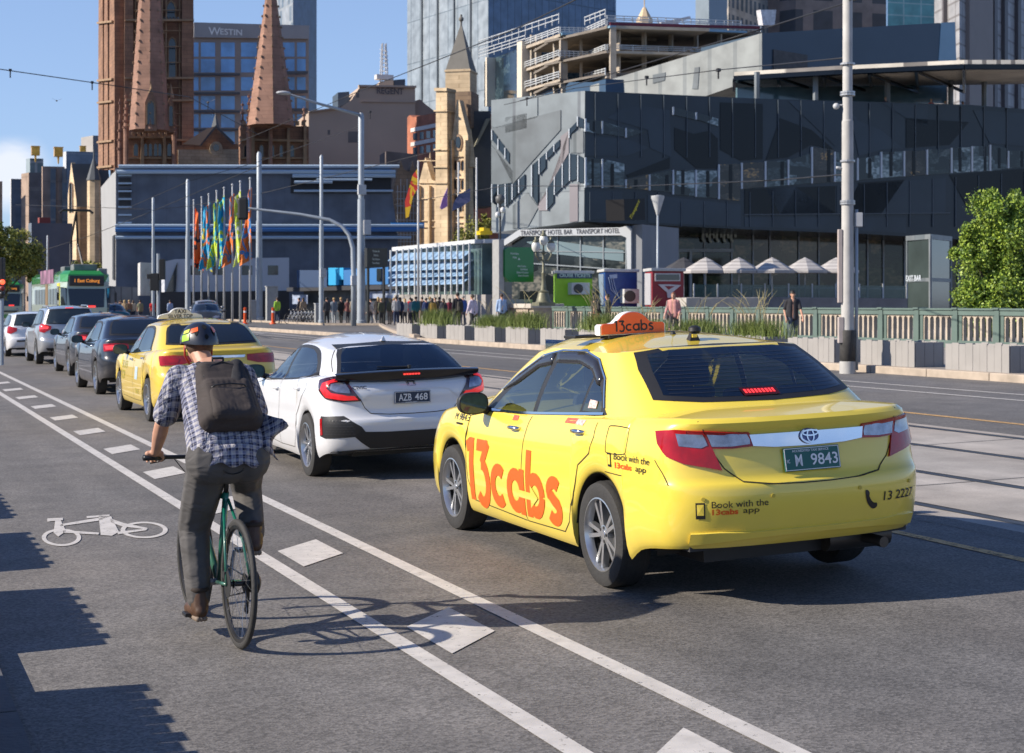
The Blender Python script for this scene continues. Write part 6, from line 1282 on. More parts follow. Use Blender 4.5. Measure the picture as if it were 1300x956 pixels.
# ================================================================ the yellow taxi in front
YEL=carpaint("taxi_yellow",(.86,.655,.075))
ORANGE=mat("orange_vinyl",(.80,.115,.012),.4,var=0)
BLKV=mat("black_vinyl",(.015,.015,.015),.4,var=0)
def fit(car,mb,txt,x0,x1,y0,y1,how,side=-1,bold=0,lift=.0045,flip=True,shear=0,rise=0,step=.05):
 """lettering stretched to fill a box; rise tilts its base line"""
 vs,fs=lettering(txt,size=1,bold=bold,align='LEFT')
 ax=min(v[0]for v in vs);bx=max(v[0]for v in vs);ay=min(v[1]for v in vs);by=max(v[1]for v in vs)
 P=[]
 for x,y,_ in vs:
  f=(x-ax)/(bx-ax);g=(y-ay)/(by-ay);P.append((x0+(x1-x0)*f+shear*g,y0+(y1-y0)*g+rise*f))
 return car.decal(mb,P,how,side,lift,step=step,faces=fs)
def glazing(C,root,sides,seams_only=False,frames=None,chrome=True,glass=None,shield=False,body=None,cuts=None):
 """side windows: dark surround, one pane each, bright strip on the sill"""
 glass=glass or GLASS
 for sd in(-1,1):
  m=MB();C.decal(m,smooth_poly(sides['dlo'],3),'side',sd,.003,holes=sides['panes']if body else());m.build("window_surround",BLACKP,root,smooth=True)
  for w_ in sides['panes']:
   m=MB();C.decal(m,w_,'side',sd,.004 if body else .0065);m.build("window",glass,root,smooth=True)
   if body is not None:cuts.append((w_,'side',sd))
  if shield:
   for w_ in shield:
    m=MB();C.decal(m,w_,'side',sd,.016,skirt=True);m.build("weather_shield",mat("shield",(.03,.03,.035),.15,var=0,spec=.7),root,smooth=True)
  if chrome:
   m=MB();C.seam(m,sides['sill'],'side',sd,.016,.010);m.build("sill_trim",CHROME,root,smooth=True)
def handles(C,root,hs,mt,sides=(-1,1)):
 for sd in sides:
  for(y,z)in hs:
   p=C.side(y,z,sd,.0);m=MB()
   m.tube([p+Vector((sd*.0,.085,-.002)),p+Vector((sd*.030,.06,0)),p+Vector((sd*.036,0,.002)),p+Vector((sd*.030,-.06,.002)),p+Vector((0,-.085,0))],[.010,.014,.015,.014,.010],8)
   m.build("door_handle",mt,root,smooth=True)
def mirror(C,root,y,z,mt,sides=(-1,1),sc_=1.0):
 for sd in sides:
  b=C.side(y,z,sd,0);h=thing("door_mirror",None,None);h.parent=root;h.location=(b.x+sd*.15,y-.02,z+.065)
  m=MB();P=[]
  for j,(yy,k)in enumerate(((-.045,.99),(-.035,1.0),(0,.98),(.05,.88),(.085,.66),(.10,.33))):
   P.append([Vector((math.copysign(abs(math.cos(t))**.75,math.cos(t))*.115*k*sc_,yy,math.copysign(abs(math.sin(t))**.75,math.sin(t))*.080*k*sc_))for t in[2*math.pi*i/24 for i in range(25)]])
  m.grid(P);n=len(m.v);m.add([(0,.103,0)]+[tuple(p)for p in P[-1]],[(0,i,i+1)for i in range(1,25)])
  m.build("mirror_housing",mt,h,smooth=True,weld=True);m=MB();m.grid([[Vector((p.x*k,yy,p.z*k))for p in P[0]]for k,yy in((.90,-.0455),(1.02,-.046),(1.03,-.030),(1.03,.0),(1.0,.012))]);m.build("mirror_bezel",BLACKP,h,smooth=True)
  m=MB();m.add([(0,-.0465,0)]+[tuple(Vector((p.x*.93,-.0465,p.z*.92)))for p in P[0]],[(0,i,i+1)for i in range(1,25)])
  m.build("mirror_glass",mat("mirror_glass",(.03,.065,.075),.05,var=.3,scale=20,spec=.6),h)
  m=MB();m.tube([(-sd*.08,.02,-.045),(-sd*.165,.03,-.075)],[.03,.035],8);m.build("mirror_arm",BLACKP,h,smooth=True)
def lamp(C,root,name,pts,mt,lift,how='wrap',both=True,skirt=True,soft=0):
 for sg in((1,-1)if both else(1,)):
  P=[(sg*a,z)for a,z in pts]
  if soft:P=smooth_poly(P,soft)
  m=MB();C.decal(m,P,how,-1,lift,skirt=skirt,step=.035);m.build(name,mt,root,smooth=True,auto=40)
def plate(C,root,x0,x1,z0,z1,base,ink,rows,name="number_plate",lift=.012,yoff=None):
 p0,p1=C.rear((x0+x1)/2,z0,0,lift),C.rear((x0+x1)/2,z1,0,lift);y=min(p0.y,p1.y)-.006
 up=(p1-p0).normalized()
 e=MB();c=Vector(((x0+x1)/2,y,z0));M=frameM(Vector((c.x,p0.y-.004,z0)),(1,0,0),up)
 H=(p1-p0).length;w_=x1-x0
 e.box((0,H/2,-.004),(w_,H,.008),M);o=e.build(name,base,root,bevel=.002)
 m=MB()
 m.box((0,.006,.001),(w_-.012,.004,.002),M);m.box((0,H-.006,.001),(w_-.012,.004,.002),M);m.box((-w_/2+.006,H/2,.001),(.004,H-.016,.002),M);m.box((w_/2-.006,H/2,.001),(.004,H-.016,.002),M)
 for txt,cx,cy,hh,ww in rows:
  vs,fs=lettering(txt,size=1,bold=.012,align='LEFT');ax=min(v[0]for v in vs);bx=max(v[0]for v in vs);ay=min(v[1]for v in vs);by=max(v[1]for v in vs)
  m.add([((v[0]-ax)/(bx-ax)*ww+cx*w_-w_/2,(v[1]-ay)/(by-ay)*hh+cy*H,.0025)for v in vs],fs,M)
 m.build("plate_lettering",ink,o)
 return o
def build_taxi():
 C=Car(CAMRY);t=thing("taxi","yellow taxi nearest the camera with large orange lettering on its doors and roof sign","taxi",(5.225,7.82,gz(5.2)+.012),-.0128,None,-.035)
 body=shell(C,t,YEL)
 for sd in(-1,1):
  for yc in C.sp['axles']:wheel(t,sd*.805,yc,.334-(.018 if sd>0 else 0),.215,sd,'twin')
 S=dict(dlo=[(3.22,.985),(3.02,1.135),(2.78,1.265),(2.43,1.400),(2.11,1.445),(1.74,1.450),(1.50,1.405),(1.30,1.290),(1.17,1.12),(1.15,1.075),(1.72,1.045),(2.5,1.005)],panes=[[(3.08,1.005),(2.92,1.12),(2.70,1.24),(2.42,1.345),(2.22,1.375),(2.19,1.37),(2.27,1.030),(2.30,1.022),(2.7,1.01)],[(2.20,1.035),(2.115,1.375),(2.06,1.388),(1.75,1.39),(1.51,1.355),(1.475,1.33),(1.52,1.08),(1.55,1.065),(1.85,1.052)],[(1.485,1.085),(1.445,1.31),(1.35,1.265),(1.26,1.19),(1.20,1.10),(1.21,1.088)]],sill=[(3.18,.985),(2.5,1.008),(1.72,1.05),(1.155,1.085)],soft=False)
 shields=[[(3.0,1.14),(2.78,1.26),(2.43,1.395),(2.20,1.428),(2.20,1.355),(2.44,1.325),(2.76,1.20)],[(2.16,1.435),(1.76,1.445),(1.52,1.40),(1.34,1.30),(1.36,1.25),(1.52,1.335),(1.76,1.375),(2.12,1.37)]]
 cuts=[];glazing(C,t,S,shield=shields,body=body,cuts=cuts,glass=CGL)
 m=MB()
 for sd in(-1,1):C.seam(m,[(3.05,1.13),(2.78,1.272),(2.43,1.408),(2.11,1.453),(1.74,1.458),(1.50,1.413),(1.30,1.298),(1.165,1.12)],'side',sd,.010,.012)
 m.build("window_trim",CHROME,t,smooth=True)
 rg=[(-.60,1.462),(-.40,1.487),(0,1.492),(.40,1.487),(.60,1.462),(.655,1.36),(.70,1.19),(.45,1.172),(0,1.165),(-.45,1.172),(-.70,1.19),(-.655,1.36)]
 rgi=[(-.545,1.448),(-.38,1.468),(0,1.474),(.38,1.468),(.545,1.448),(.595,1.35),(.635,1.215),(.42,1.198),(0,1.192),(-.42,1.198),(-.635,1.215),(-.595,1.35)]
 m=MB();C.decal(m,rg,'rear',-1,.003,holes=[rgi]);m.build("rear_window_border",BLACKP,t,smooth=True)
 m=MB();C.decal(m,rgi,'rear',-1,.004);rw=m.build("rear_window",CGL,t,smooth=True);cuts.append((rgi,'rear',0))
 m=MB()
 for k in range(11):C.seam(m,[(-.60+.004*k,1.222+k*.021),(.60-.004*k,1.222+k*.021)],'rear',-1,.0014,.0075)
 m.build("heater_lines",mat("heater",(.03,.03,.03),.5,var=0),rw)
 wg=[(-.62,1.05),(-.60,1.30),(-.52,1.435),(0,1.462),(.52,1.435),(.60,1.30),(.62,1.05),(0,1.03)]
 m=MB();C.decal(m,wg,'front',-1,.004);m.build("windscreen",CGL,t,smooth=True);cuts.append((wg,'front',0));open_windows(body,cuts);cabin(t)
 lamp(C,t,"tail_lamp",[(1.07,1.035),(.90,1.052),(.703,1.042),(.645,.935),(.592,.81),(.70,.832),(.83,.853),(.95,.893),(1.03,.965)],LRED,.014)
 lamp(C,t,"tail_lamp",[(.697,1.042),(.40,1.022),(.378,.985),(.375,.938),(.52,.930),(.64,.935)],LRED,.014)
 lamp(C,t,"reverse_lamp",[(.90,1.030),(.708,1.025),(.678,.955),(.72,.94),(.875,.955)],LCLR,.017)
 lamp(C,t,"reverse_lamp",[(.680,1.025),(.418,1.007),(.402,.978),(.402,.950),(.52,.942),(.650,.946)],LCLR,.017)
 m=MB();C.decal(m,[(-.388,1.004),(.388,1.004),(.372,.938),(.24,.925),(0,.921),(-.24,.925),(-.372,.938)],'rear',-1,.016,skirt=True);m.build("chrome_garnish",CHROME,t,smooth=True,auto=40)
 m=MB()
 def ring(cx,cz,rx,rz,wd,lift,n=28):
  A=[];B=[]
  for i in range(n+1):
   a=2*math.pi*i/n;A.append(C.rear(cx+rx*math.cos(a),cz+rz*math.sin(a),0,lift));B.append(C.rear(cx+(rx-wd)*math.cos(a),cz+(rz-wd)*math.sin(a),0,lift))
  m.grid([A,B])
 ring(0,.975,.068,.047,.012,.028);ring(0,.975,.026,.042,.009,.030);ring(0,.992,.056,.020,.009,.031)
 eo=MB();C.decal(eo,[(.068*math.cos(a/12*math.pi),.975+.047*math.sin(a/12*math.pi))for a in range(24)],'rear',-1,.024,skirt=True)
 em=eo.build("emblem",mat("emblem_blue",(.02,.05,.25),.2,coat=1,var=0),t,smooth=True,auto=40);m.build("emblem_rings",CHROME,em)
 plate(C,t,-.190,.190,.780,.915,mat("plate_green",(.005,.11,.09),.4,var=0),WHITEP,[("M",.19,.20,.068,.047),("9843",.47,.20,.068,.185),("ACCREDITED TAXI SERVICE",.15,.80,.014,.25),("VIC",.035,.35,.022,.022)])
 m=MB();C.decal(m,[(-.165,1.235),(.085,1.235),(.085,1.192),(-.165,1.192)],'rear',-1,.009);br=m.build("brake_lamp",mat("lamp_dark",(.06,.005,.005),.3,var=0),rw)
 m=MB()
 for k in range(9):m_x=-.148+k*.024;C.decal(m,[(m_x,1.225),(m_x+.016,1.225),(m_x+.016,1.203),(m_x,1.203)],'rear',-1,.011)
 m.build("brake_lamp_led",LREDL,br)
 m=MB()
 for sd in(1,-1):
  C.seam(m,[(sd*a,z)for a,z in((.735,1.095),(.70,1.045),(.655,.93),(.575,.82),(.47,.742),(.30,.722),(.10,.715),(-.02,.715))],'wrap',-1,.007)
  C.seam(m,[(sd*a,z)for a,z in((1.05,.87),(.98,.80),(.93,.73))],'wrap',-1,.006)
  for q in([(3.12,.975),(3.44,.93),(3.46,.75),(3.42,.45),(3.30,.30),(2.255,.275),(2.30,.32),(2.325,.60),(2.32,.82),(2.27,1.0)],[(1.14,1.07),(1.115,.95),(1.18,.84),(1.36,.75),(1.46,.56),(1.53,.36),(1.62,.285),(2.255,.275)]):C.seam(m,q,'side',sd,.007)
  C.seam(m,[(.82,.745),(1.0,.62),(1.06,.70)]if False else[(.98,.745),(.72,.745)],'side',sd,.006)
 fl=smooth_poly([(.93,1.03),(.735,1.032),(.70,1.01),(.70,.90),(.73,.872),(.90,.868),(.935,.89),(.94,1.0)],3);C.seam(m,fl,'side',-1,.006,closed=True)
 m.build("shut_lines",GAPM,t)
 m=MB()
 for sd in(-1,1):C.seam(m,[(.60*sd,.47),(.0,.47)],'rear',-1,.004,.002)if False else None
 for sd in(-1,1):
  for a in(.33,.80):
   p=C.wrap(sd*a*.9,.655,-1,.002);q=C.wrap(sd*a*.9,.655,-1,.006);m.tube([p,q],.012,12)
 m.build("parking_sensors",mat("sensor",(.55,.42,.05),.4),t)
 handles(C,t,[(2.50,.905),(1.36,.965)],CHROME)
 mirror(C,t,3.12,.985,YEL)
 m=MB();m.tube([(.50,.9,.27),(.55,.35,.29),(.56,.16,.285)],[.035,.034,.034],14);m.tube([(.30,.42,.29),(.75,.42,.29)],[.075,.075],12);m.build("exhaust",mat("exhaust_steel",(.10,.09,.08),.45,metal=.7),t,smooth=True,auto=40)
 m=MB();gl,wd_=pen_word("13cabs",.10,.27)
 def lay(x,y):
  f=x/wd_;return(3.435-1.80*f,.300+.012*f+y*(.325-.008*f))
 for i,(ch,V,F)in enumerate(gl):C.decal(m,[lay(*v)for v in V],'side',-1,.0042+.0002*(i%3),faces=F)
 m.build("door_lettering",ORANGE,t)
 m=MB();C.decal(m,[(2.42,.43),(2.16,.43),(2.16,.375),(2.03,.455),(2.16,.535),(2.16,.48),(2.42,.48)],'side',-1,.0065);m.build("lettering_arrow",YEL,t)
 m=MB();fit(C,m,"M 9843",3.70,3.44,.885,.935,'side',bold=.0);m.box(C.side(3.585,.86,-1,.003),(.008,.12,.014))
 fit(C,m,"Book with the",.815,.40,.836,.876,'side',bold=.0,step=.02);fit(C,m,"app",.55,.43,.776,.812,'side',bold=.0,step=.02)
 C.decal(m,[(.905,.872),(.855,.872),(.855,.785),(.905,.785)],'side',-1,.004)
 fit(C,m,"Book with the",.672,.330,.603,.640,'wrap',bold=0,step=.02);fit(C,m,"app",.485,.385,.556,.588,'wrap',bold=.0,step=.02)
 C.decal(m,[(.765,.635),(.710,.635),(.710,.540),(.765,.540)],'wrap',-1,.004)
 fit(C,m,"13 2227",-.485,-.765,.560,.615,'wrap',bold=.006);
 C.decal(m,smooth_poly([(-.335,.628),(-.352,.636),(-.368,.618),(-.366,.600),(-.385,.572),(-.408,.555),(-.430,.552),(-.436,.532),(-.415,.518),(-.385,.528),(-.350,.570)],3),'wrap',-1,.004)
 m.build("small_lettering",BLKV,t)
 m=MB();fit(C,m,"13cabs",.800,.600,.785,.822,'side',bold=.03);fit(C,m,"13cabs",.670,.515,.562,.596,'wrap',bold=.03)
 m.build("orange_lettering",ORANGE,t)
 m=MB();C.decal(m,[(.897,.860),(.863,.860),(.863,.800),(.897,.800)],'side',-1,.006);C.decal(m,[(.757,.625),(.718,.625),(.718,.562),(.757,.562)],'wrap',-1,.006)
 m.build("phone_screen",YEL,t)
 m=MB()
 for pts in([(2.60,.985),(2.50,.985),(2.49,.955),(2.59,.950)],[(1.68,1.028),(1.50,1.032),(1.50,1.0),(1.68,.995)]):C.decal(m,pts,'side',-1,.004)
 m.build("door_sticker",mat("sticker_red",(.55,.12,.06),.4,var=.5,scale=60),t)
 m=MB();C.decal(m,[(1.50,1.028),(1.33,1.034),(1.34,1.0),(1.50,1.0)],'side',-1,.004);C.decal(m,[(1.40,1.16),(1.28,1.155),(1.28,1.11),(1.40,1.105)],'side',-1,.009);m.build("door_sticker",mat("sticker_pale",(.6,.45,.4),.4,var=.6,scale=60),t)
 for sg in(1,-1):
  m=MB();C.decal(m,[(sg*a,z)for a,z in((.80,.455),(.62,.46),(.45,.452),(.3,.452),(0.0,.452),(0,.428),(.3,.424),(.45,.418),(.62,.405),(.82,.39))],'wrap',-1,.018,skirt=True);m.build("bumper_lip",YEL,t,smooth=True,auto=50)
 tp=C.top(-.32,1.95,0,0)
 e=thing("roof_sign",None,None);e.parent=t;e.location=(-.24,1.93,tp.z+.01);e.rotation_euler=(0,0,.10)
 prof=[(-.265,0),(-.265,.062),(-.25,.075),(-.17,.078),(-.14,.085),(-.10,.118)]+arc(0,.085,.115,.072,158,22,12)+[(.10,.118),(.14,.085),(.17,.078),(.25,.075),(.265,.062),(.265,0)]
 m=MB();m.hexa([Vector((x,-.035,z))for x,z in prof],[Vector((x,.035,z))for x,z in prof]);m.build("sign_rim",mat("sign_white",(.75,.75,.75),.4),e,bevel=.008)
 m=MB();P2=[(x*.955,.006+z*.93)for x,z in prof];m.hexa([Vector((x,-.042,z))for x,z in P2],[Vector((x,.042,z))for x,z in P2]);m.build("sign_face",mat("sign_orange",(.85,.13,.02),.35,coat=.4,var=.05),e)
 m=MB();gl,wd_=pen_word("13cabs",.12,.22)
 for i,(ch,V,F)in enumerate(gl):m.add([(-.155+x/wd_*.32,-.0435-.0003*(i%3),.022+y*.052)for x,y in V],F)
 m.build("sign_lettering",BLKV,e)
 m=MB();m.box((0,0,-.014),(.42,.12,.018));m.box((-.33,.10,-.004),(.20,.16,.02));m.build("sign_base",BLACKP,e,bevel=.004)
 p=C.top(-.06,1.36,0,0)
 m=MB();m.box((p.x,p.y,p.z+.022),(.075,.06,.05),top=(.5,.5));m.lathe([(.030,0),(.044,.018),(.040,.042),(.018,.055),(0,.057)],16,None,(p.x+.03,p.y+.03,p.z+.04));
 m.build("roof_aerial",BLACKP,t,smooth=True,auto=40)
 m=MB();m.box((p.x-.004,p.y-.030,p.z+.030),(.036,.008,.022));m.build("aerial_badge",YEL,t)
 p=C.top(-.05,1.66,0,0);m=MB();m.tube([p,p+Vector((0,0,.14))],.0025,6);m.lathe([(.022,0),(.014,.014),(.006,.02)],12,None,tuple(p));m.build("whip_aerial",BLACKP,t)
 return t,C
taxi,taxiC=build_taxi()
# ================================================================ the rest of the queue
import copy
WHITE_P=carpaint("paint_white",(.74,.75,.77));BLACK_P=carpaint("paint_black",(.012,.016,.026));NAVY_P=carpaint("paint_navy",(.030,.036,.050))
SILV_P=carpaint("paint_silver",(.42,.44,.47),.5);YEL2=carpaint("taxi_yellow_aged",(.78,.56,.07));DGREY_P=carpaint("paint_grey",(.05,.055,.062),.3);TEAL_P=carpaint("paint_teal",(.02,.16,.18))
HATCH=dict(len=4.50,axles=(.86,3.56),arch=.36,hub=.325,floor=.18,plan=[(0,0),(.30,.012),(.56,.05),(.73,.12),(.83,.225),(.872,.38),(.893,.60),(.90,.9),(.898,1.9),(.897,2.7),(.895,3.3),(.885,3.7),(.85,4.0),(.76,4.24),(.58,4.40),(.32,4.48),(0,4.50)],bottom=[(0,.30),(.3,.28),(.55,.21),(.7,.18),(1.6,.19),(3.2,.19),(4.0,.20),(4.5,.22)],shoulder=[(0,1.02),(.25,1.04),(.6,1.05),(1.2,1.03),(2.2,.985),(2.9,.955),(3.4,.92),(3.9,.85),(4.25,.75),(4.5,.62)],crown=[(0,.02),(.3,.035),(.7,.055),(2,.08),(3.4,.10),(4.0,.08),(4.5,.04)],levels=[(0,.045,.10,.06),(.04,.03,.07,.03),(.12,.014,.04,.01),(.24,.005,.01,0),(.36,.0,.0,0),(.44,0,.004,0),(.48,.002,.03,.01),(.54,.006,.045,.02),(.66,.014,.050,.05),(.78,.022,.045,.11),(.87,.028,.06,.16),(.92,.040,.085,.22),(.96,.055,.12,.28),(1,.095,.17,.38)],spine=(.6,3.8),roofspine=(1.4,2.1),roofz=[(.85,1.34),(1.1,1.385),(1.5,1.425),(1.9,1.44),(2.3,1.43),(2.7,1.39)],gbase=[(0,.17,1.03),(.45,.20,1.02),(.70,.34,1.0),(.79,.75,.99),(.81,1.3,.96),(.82,2.0,.93),(.81,2.6,.90),(.76,3.0,.90),(.45,3.34,.96),(0,3.44,.98)],gtop=[(0,.78,1.335),(.42,.80,1.33),(.56,.88,1.30),(.595,1.12,1.315),(.605,1.5,1.34),(.605,1.85,1.345),(.595,2.08,1.33),(.55,2.28,1.30),(.33,2.42,1.34),(0,2.46,1.35)],bulge=.03)
widen(HATCH,1.02)
def sedan(k=1.0,dz=0.0,lw=4.82):
 s=copy.deepcopy(CAMRY);return s
SUV=dict(len=4.57,axles=(.95,3.61),arch=.40,hub=.365,floor=.22,plan=[(0,0),(.30,.012),(.56,.05),(.73,.12),(.83,.22),(.875,.38),(.90,.60),(.915,.9),(.92,1.9),(.92,2.8),(.915,3.3),(.90,3.8),(.86,4.1),(.77,4.32),(.58,4.47),(.32,4.54),(0,4.57)],bottom=[(0,.38),(.3,.36),(.6,.28),(.8,.26),(3.4,.26),(4.1,.28),(4.57,.30)],shoulder=[(0,1.13),(.3,1.15),(1.2,1.13),(2.2,1.09),(3.0,1.06),(3.6,1.03),(4.1,.95),(4.4,.85),(4.57,.74)],crown=[(0,.0),(.5,.03),(2,.06),(3.4,.10),(4.2,.08),(4.57,.04)],levels=[(0,.04,.09,.06),(.04,.025,.06,.03),(.12,.012,.03,.01),(.26,.004,.0,0),(.40,.0,.0,0),(.45,0,.01,0),(.49,.002,.05,.01),(.55,.006,.06,.02),(.66,.014,.065,.05),(.80,.022,.07,.11),(.90,.03,.08,.16),(.95,.04,.09,.22),(1,.07,.11,.34)],spine=(.3,3.9),roofspine=(.9,2.4),roofz=[(.30,1.62),(.6,1.665),(1.1,1.69),(1.9,1.695),(2.4,1.68),(2.8,1.63)],gbase=[(0,.10,1.10),(.45,.12,1.10),(.72,.22,1.10),(.82,.55,1.08),(.84,1.2,1.05),(.845,2.0,1.02),(.84,2.7,1.0),(.78,3.1,1.0),(.45,3.36,1.05),(0,3.45,1.08)],gtop=[(0,.30,1.615),(.45,.32,1.61),(.60,.40,1.58),(.635,.65,1.59),(.65,1.2,1.61),(.65,1.8,1.61),(.64,2.1,1.60),(.59,2.32,1.57),(.35,2.46,1.61),(0,2.50,1.62)],bulge=.02)
def base_car(name,spec,paint,label,u,s,rz=0,ry=-.02,res=.6,rims='twin',group=None,cat="car",tr=.33,tw=.205):
 C=Car(spec,res);t=thing(name,label,cat,(u,s,gz(u)),rz,group,ry);shell(C,t,paint)
 for sd in(-1,1):
  for yc in C.sp['axles']:wheel(t,sd*(max(p[0]for p in spec['plan'])-.112),yc,tr,tw,sd,rims)
 return t,C
def pane(C,t,pts,how,nm="rear_window",g=None,border=.03,lift=.003):
 m=MB();C.decal(m,offset_poly(pts,border),how,-1,lift);m.build(nm+"_border",BLACKP,t,smooth=True)
 m=MB();C.decal(m,pts,how,-1,lift+.003);return m.build(nm,g or GLASS2,t,smooth=True)
def build_hatch():
 t,C=base_car("hatchback",HATCH,WHITE_P,"white five-door hatchback with black rear spoiler between the two yellow taxis",5.21,15.0,-.016,-.03,1.0,'multi')
 S=dict(dlo=[(2.92,.925),(2.75,1.06),(2.50,1.20),(2.20,1.295),(1.85,1.335),(1.45,1.33),(1.15,1.285),(.92,1.19),(.78,1.085),(.80,1.035),(1.4,.985),(2.2,.945)],panes=[[(2.83,.945),(2.70,1.06),(2.48,1.18),(2.20,1.265),(1.99,1.295),(2.02,.968),(2.5,.948)],[(1.93,.972),(1.90,1.300),(1.65,1.305),(1.40,1.295),(1.17,1.25),(.98,1.17),(.86,1.08),(.87,1.045),(1.4,1.0)]],sill=[(2.9,.925),(2.2,.945),(1.4,.985),(.80,1.035)],soft=False)
 cuts=[];body=[o for o in t.children if o.name.startswith("body")][0];glazing(C,t,S,chrome=False,body=body,cuts=cuts,glass=CGLD)
 rp=[(-.50,1.315),(0,1.335),(.50,1.315),(.56,1.24),(.64,1.085),(.30,1.09),(0,1.092),(-.30,1.09),(-.64,1.085),(-.56,1.24)]
 m=MB();C.decal(m,offset_poly(rp,.03),'rear',-1,.003,holes=[rp]);m.build("rear_window_border",BLACKP,t,smooth=True);m=MB();C.decal(m,rp,'rear',-1,.004);m.build("rear_window",CGLD,t,smooth=True);cuts.append((rp,'rear',0))
 wp=[(-.62,1.05),(-.52,1.22),(0,1.30),(.52,1.22),(.62,1.05)];m=MB();C.decal(m,wp,'front',-1,.004);m.build("windscreen",CGL,t,smooth=True);cuts.append((wp,'front',0));open_windows(body,cuts);cabin(t,2.25,1.0,.36)
 m=MB();P=[]
 for i in range(21):
  x=-.76+.076*i;f=abs(x)/.76;y=.07+.10*f*f;z=1.092-.02*f*f;k=1-.55*f**3
  P.append([Vector((x,y+.14,z+.0)),Vector((x,y+.02,z+.015)),Vector((x,y-.02,z)),Vector((x,y+.0,z-.085*k)),Vector((x,y+.06,z-.12*k)),Vector((x,y+.16,z-.12*k))])
 m.grid(P);m.build("spoiler",mat("gloss_black",(.012,.012,.013),.18,coat=.6,var=0),t,smooth=True,auto=50)
 m=MB()
 for k in range(6):m.box((-.075+k*.03,.045,1.058),(.022,.012,.016))
 m.build("brake_lamp",LREDL,t)
 for nm,mt,pts,lf in(("tail_lamp",mat("lamp_smoke",(.05,.012,.015),.12,coat=1,var=0),[(1.13,1.015),(.95,1.05),(.80,1.055),(.66,1.065),(.55,1.075),(.62,1.035),(.665,.98),(.60,.90),(.53,.81),(.72,.805),(.94,.835),(1.08,.91)],.012),("lamp_glow",mat("lamp_red_soft",(.45,.006,.012),.2,coat=.3,var=.2,scale=25,emit=((1,.04,.04),.35)),[(1.02,.985),(.90,1.015),(.80,1.022),(.82,1.0),(.90,.985),(.93,.94),(.86,.895),(.68,.865),(.60,.860),(.565,.822),(.72,.820),(.93,.850),(1.04,.925)],.018),("lamp_glow",LRED,[(.82,1.05),(.68,1.052),(.62,1.06),(.66,1.035),(.82,1.025)],.018),("reverse_lamp",LCLR,[(.88,.975),(.72,.99),(.66,.93),(.645,.885),(.80,.90),(.88,.93)],.018)):lamp(C,t,nm,pts,mt,lf)
 m=MB();C.decal(m,[(-.62,.43),(.62,.43),(.50,.33),(.46,.30),(-.46,.30),(-.50,.33)]if False else[(-.66,.51),(-.3,.495),(.3,.495),(.66,.51),(.54,.40),(.44,.33),(-.44,.33),(-.54,.40)],'rear',-1,.006);m.build("bumper_insert",BLACKP,t,smooth=True)
 for sg in(1,-1):
  m=MB();C.decal(m,[(sg*a,z)for a,z in((1.02,.66),(.72,.665),(.54,.555),(.50,.50),(.62,.455),(.95,.44),(1.05,.46))],'wrap',-1,.005);v=m.build("bumper_vent",BLACKP,t,smooth=True)
  m=MB()
  for r_ in range(6):
   for c_ in range(9):
    a=.62+c_*.038+(r_%2)*.019;z=.485+r_*.026
    if a<.93 and a>.60+max(0,(z-.56))*1.0:C.seam(m,[(sg*(a+.014),z-.004),(sg*a,z+.006),(sg*(a-.014),z-.004)],'wrap',-1,.004,.010)
  m.build("vent_mesh",mat("mesh_grey",(.055,.055,.06),.4,var=0),v)
  m=MB();C.decal(m,[(sg*a,z)for a,z in((1.03,.635),(.985,.640),(.985,.475),(1.03,.465))],'wrap',-1,.010,skirt=True);m.build("reflector",LRED,v,smooth=True,auto=40)
 m=MB();C.seam(m,[(.9,.30),(.6,.315),(0,.32),(-.6,.315),(-.9,.30)],'wrap',-1,.02,.008);m.build("skirt_trim",BLACKP,t)
 m=MB()
 for sg in(1,-1):
  C.seam(m,[(sg*a,z)for a,z in((.545,.83),(.50,.74),(.44,.68),(.25,.665),(0,.662))],'wrap',-1,.007)
 for q in([(2.82,.92),(3.1,.88),(3.14,.6),(3.05,.32),(1.98,.26),(2.02,.8),(1.98,.96)],[(.80,1.03),(.80,.92),(1.0,.78),(1.2,.62),(1.25,.4),(1.35,.27),(1.98,.26)],[(.62,1.09),(.62,1.05),(.72,1.03)]):C.seam(m,q,'side',-1,.007)
 C.seam(m,[(.90,1.32),(.70,1.20),(.50,1.09)],'side',-1,.006)
 m.build("shut_lines",GAPM,t)
 m=MB();C.seam(m,[(.52,.80),(.40,.895),(.30,.91),(-.30,.91),(-.40,.895),(-.52,.80)],'wrap',-1,.008,.006);m.build("tailgate_crease",WHITE_P,t,smooth=True)
 handles(C,t,[(2.15,.86),(1.13,.905)],WHITE_P,(-1,));mirror(C,t,2.92,.95,WHITE_P)
 plate(C,t,-.19,.19,.765,.885,mat("plate_navy",(.012,.03,.07),.4,var=0),WHITEP,[("AZB",.11,.22,.070,.135),("468",.56,.22,.070,.135),("VICTORIA",.30,.06,.010,.12)])
 m=MB()
 for a,b in(((-.035,1.0),(-.028,.945)),((.035,1.0),(.028,.945)),((-.03,.975),(.03,.975))):C.seam(m,[a,b],'rear',-1,.011,.014)
 C.seam(m,[(-.048,1.01),(.048,1.01),(.042,.935),(-.042,.935)],'rear',-1,.005,.014,closed=True);m.build("emblem",CHROME,t)
 m=MB();fit(C,m,"CIVIC",-.60,-.46,.925,.955,'rear',bold=.02,flip=False);m.build("badge_lettering",mat("badge",(.12,.12,.13),.3,metal=.6),t)
 m=MB();m.tube([C.rear(.05,1.10,0,.02),C.rear(-.28,1.115,0,.018)],[.012,.006],8);m.lathe([(.022,-.01),(.022,.02),(0,.024)],12,None,tuple(C.rear(.05,1.10,0,.02)));m.build("wiper",BLACKP,t)
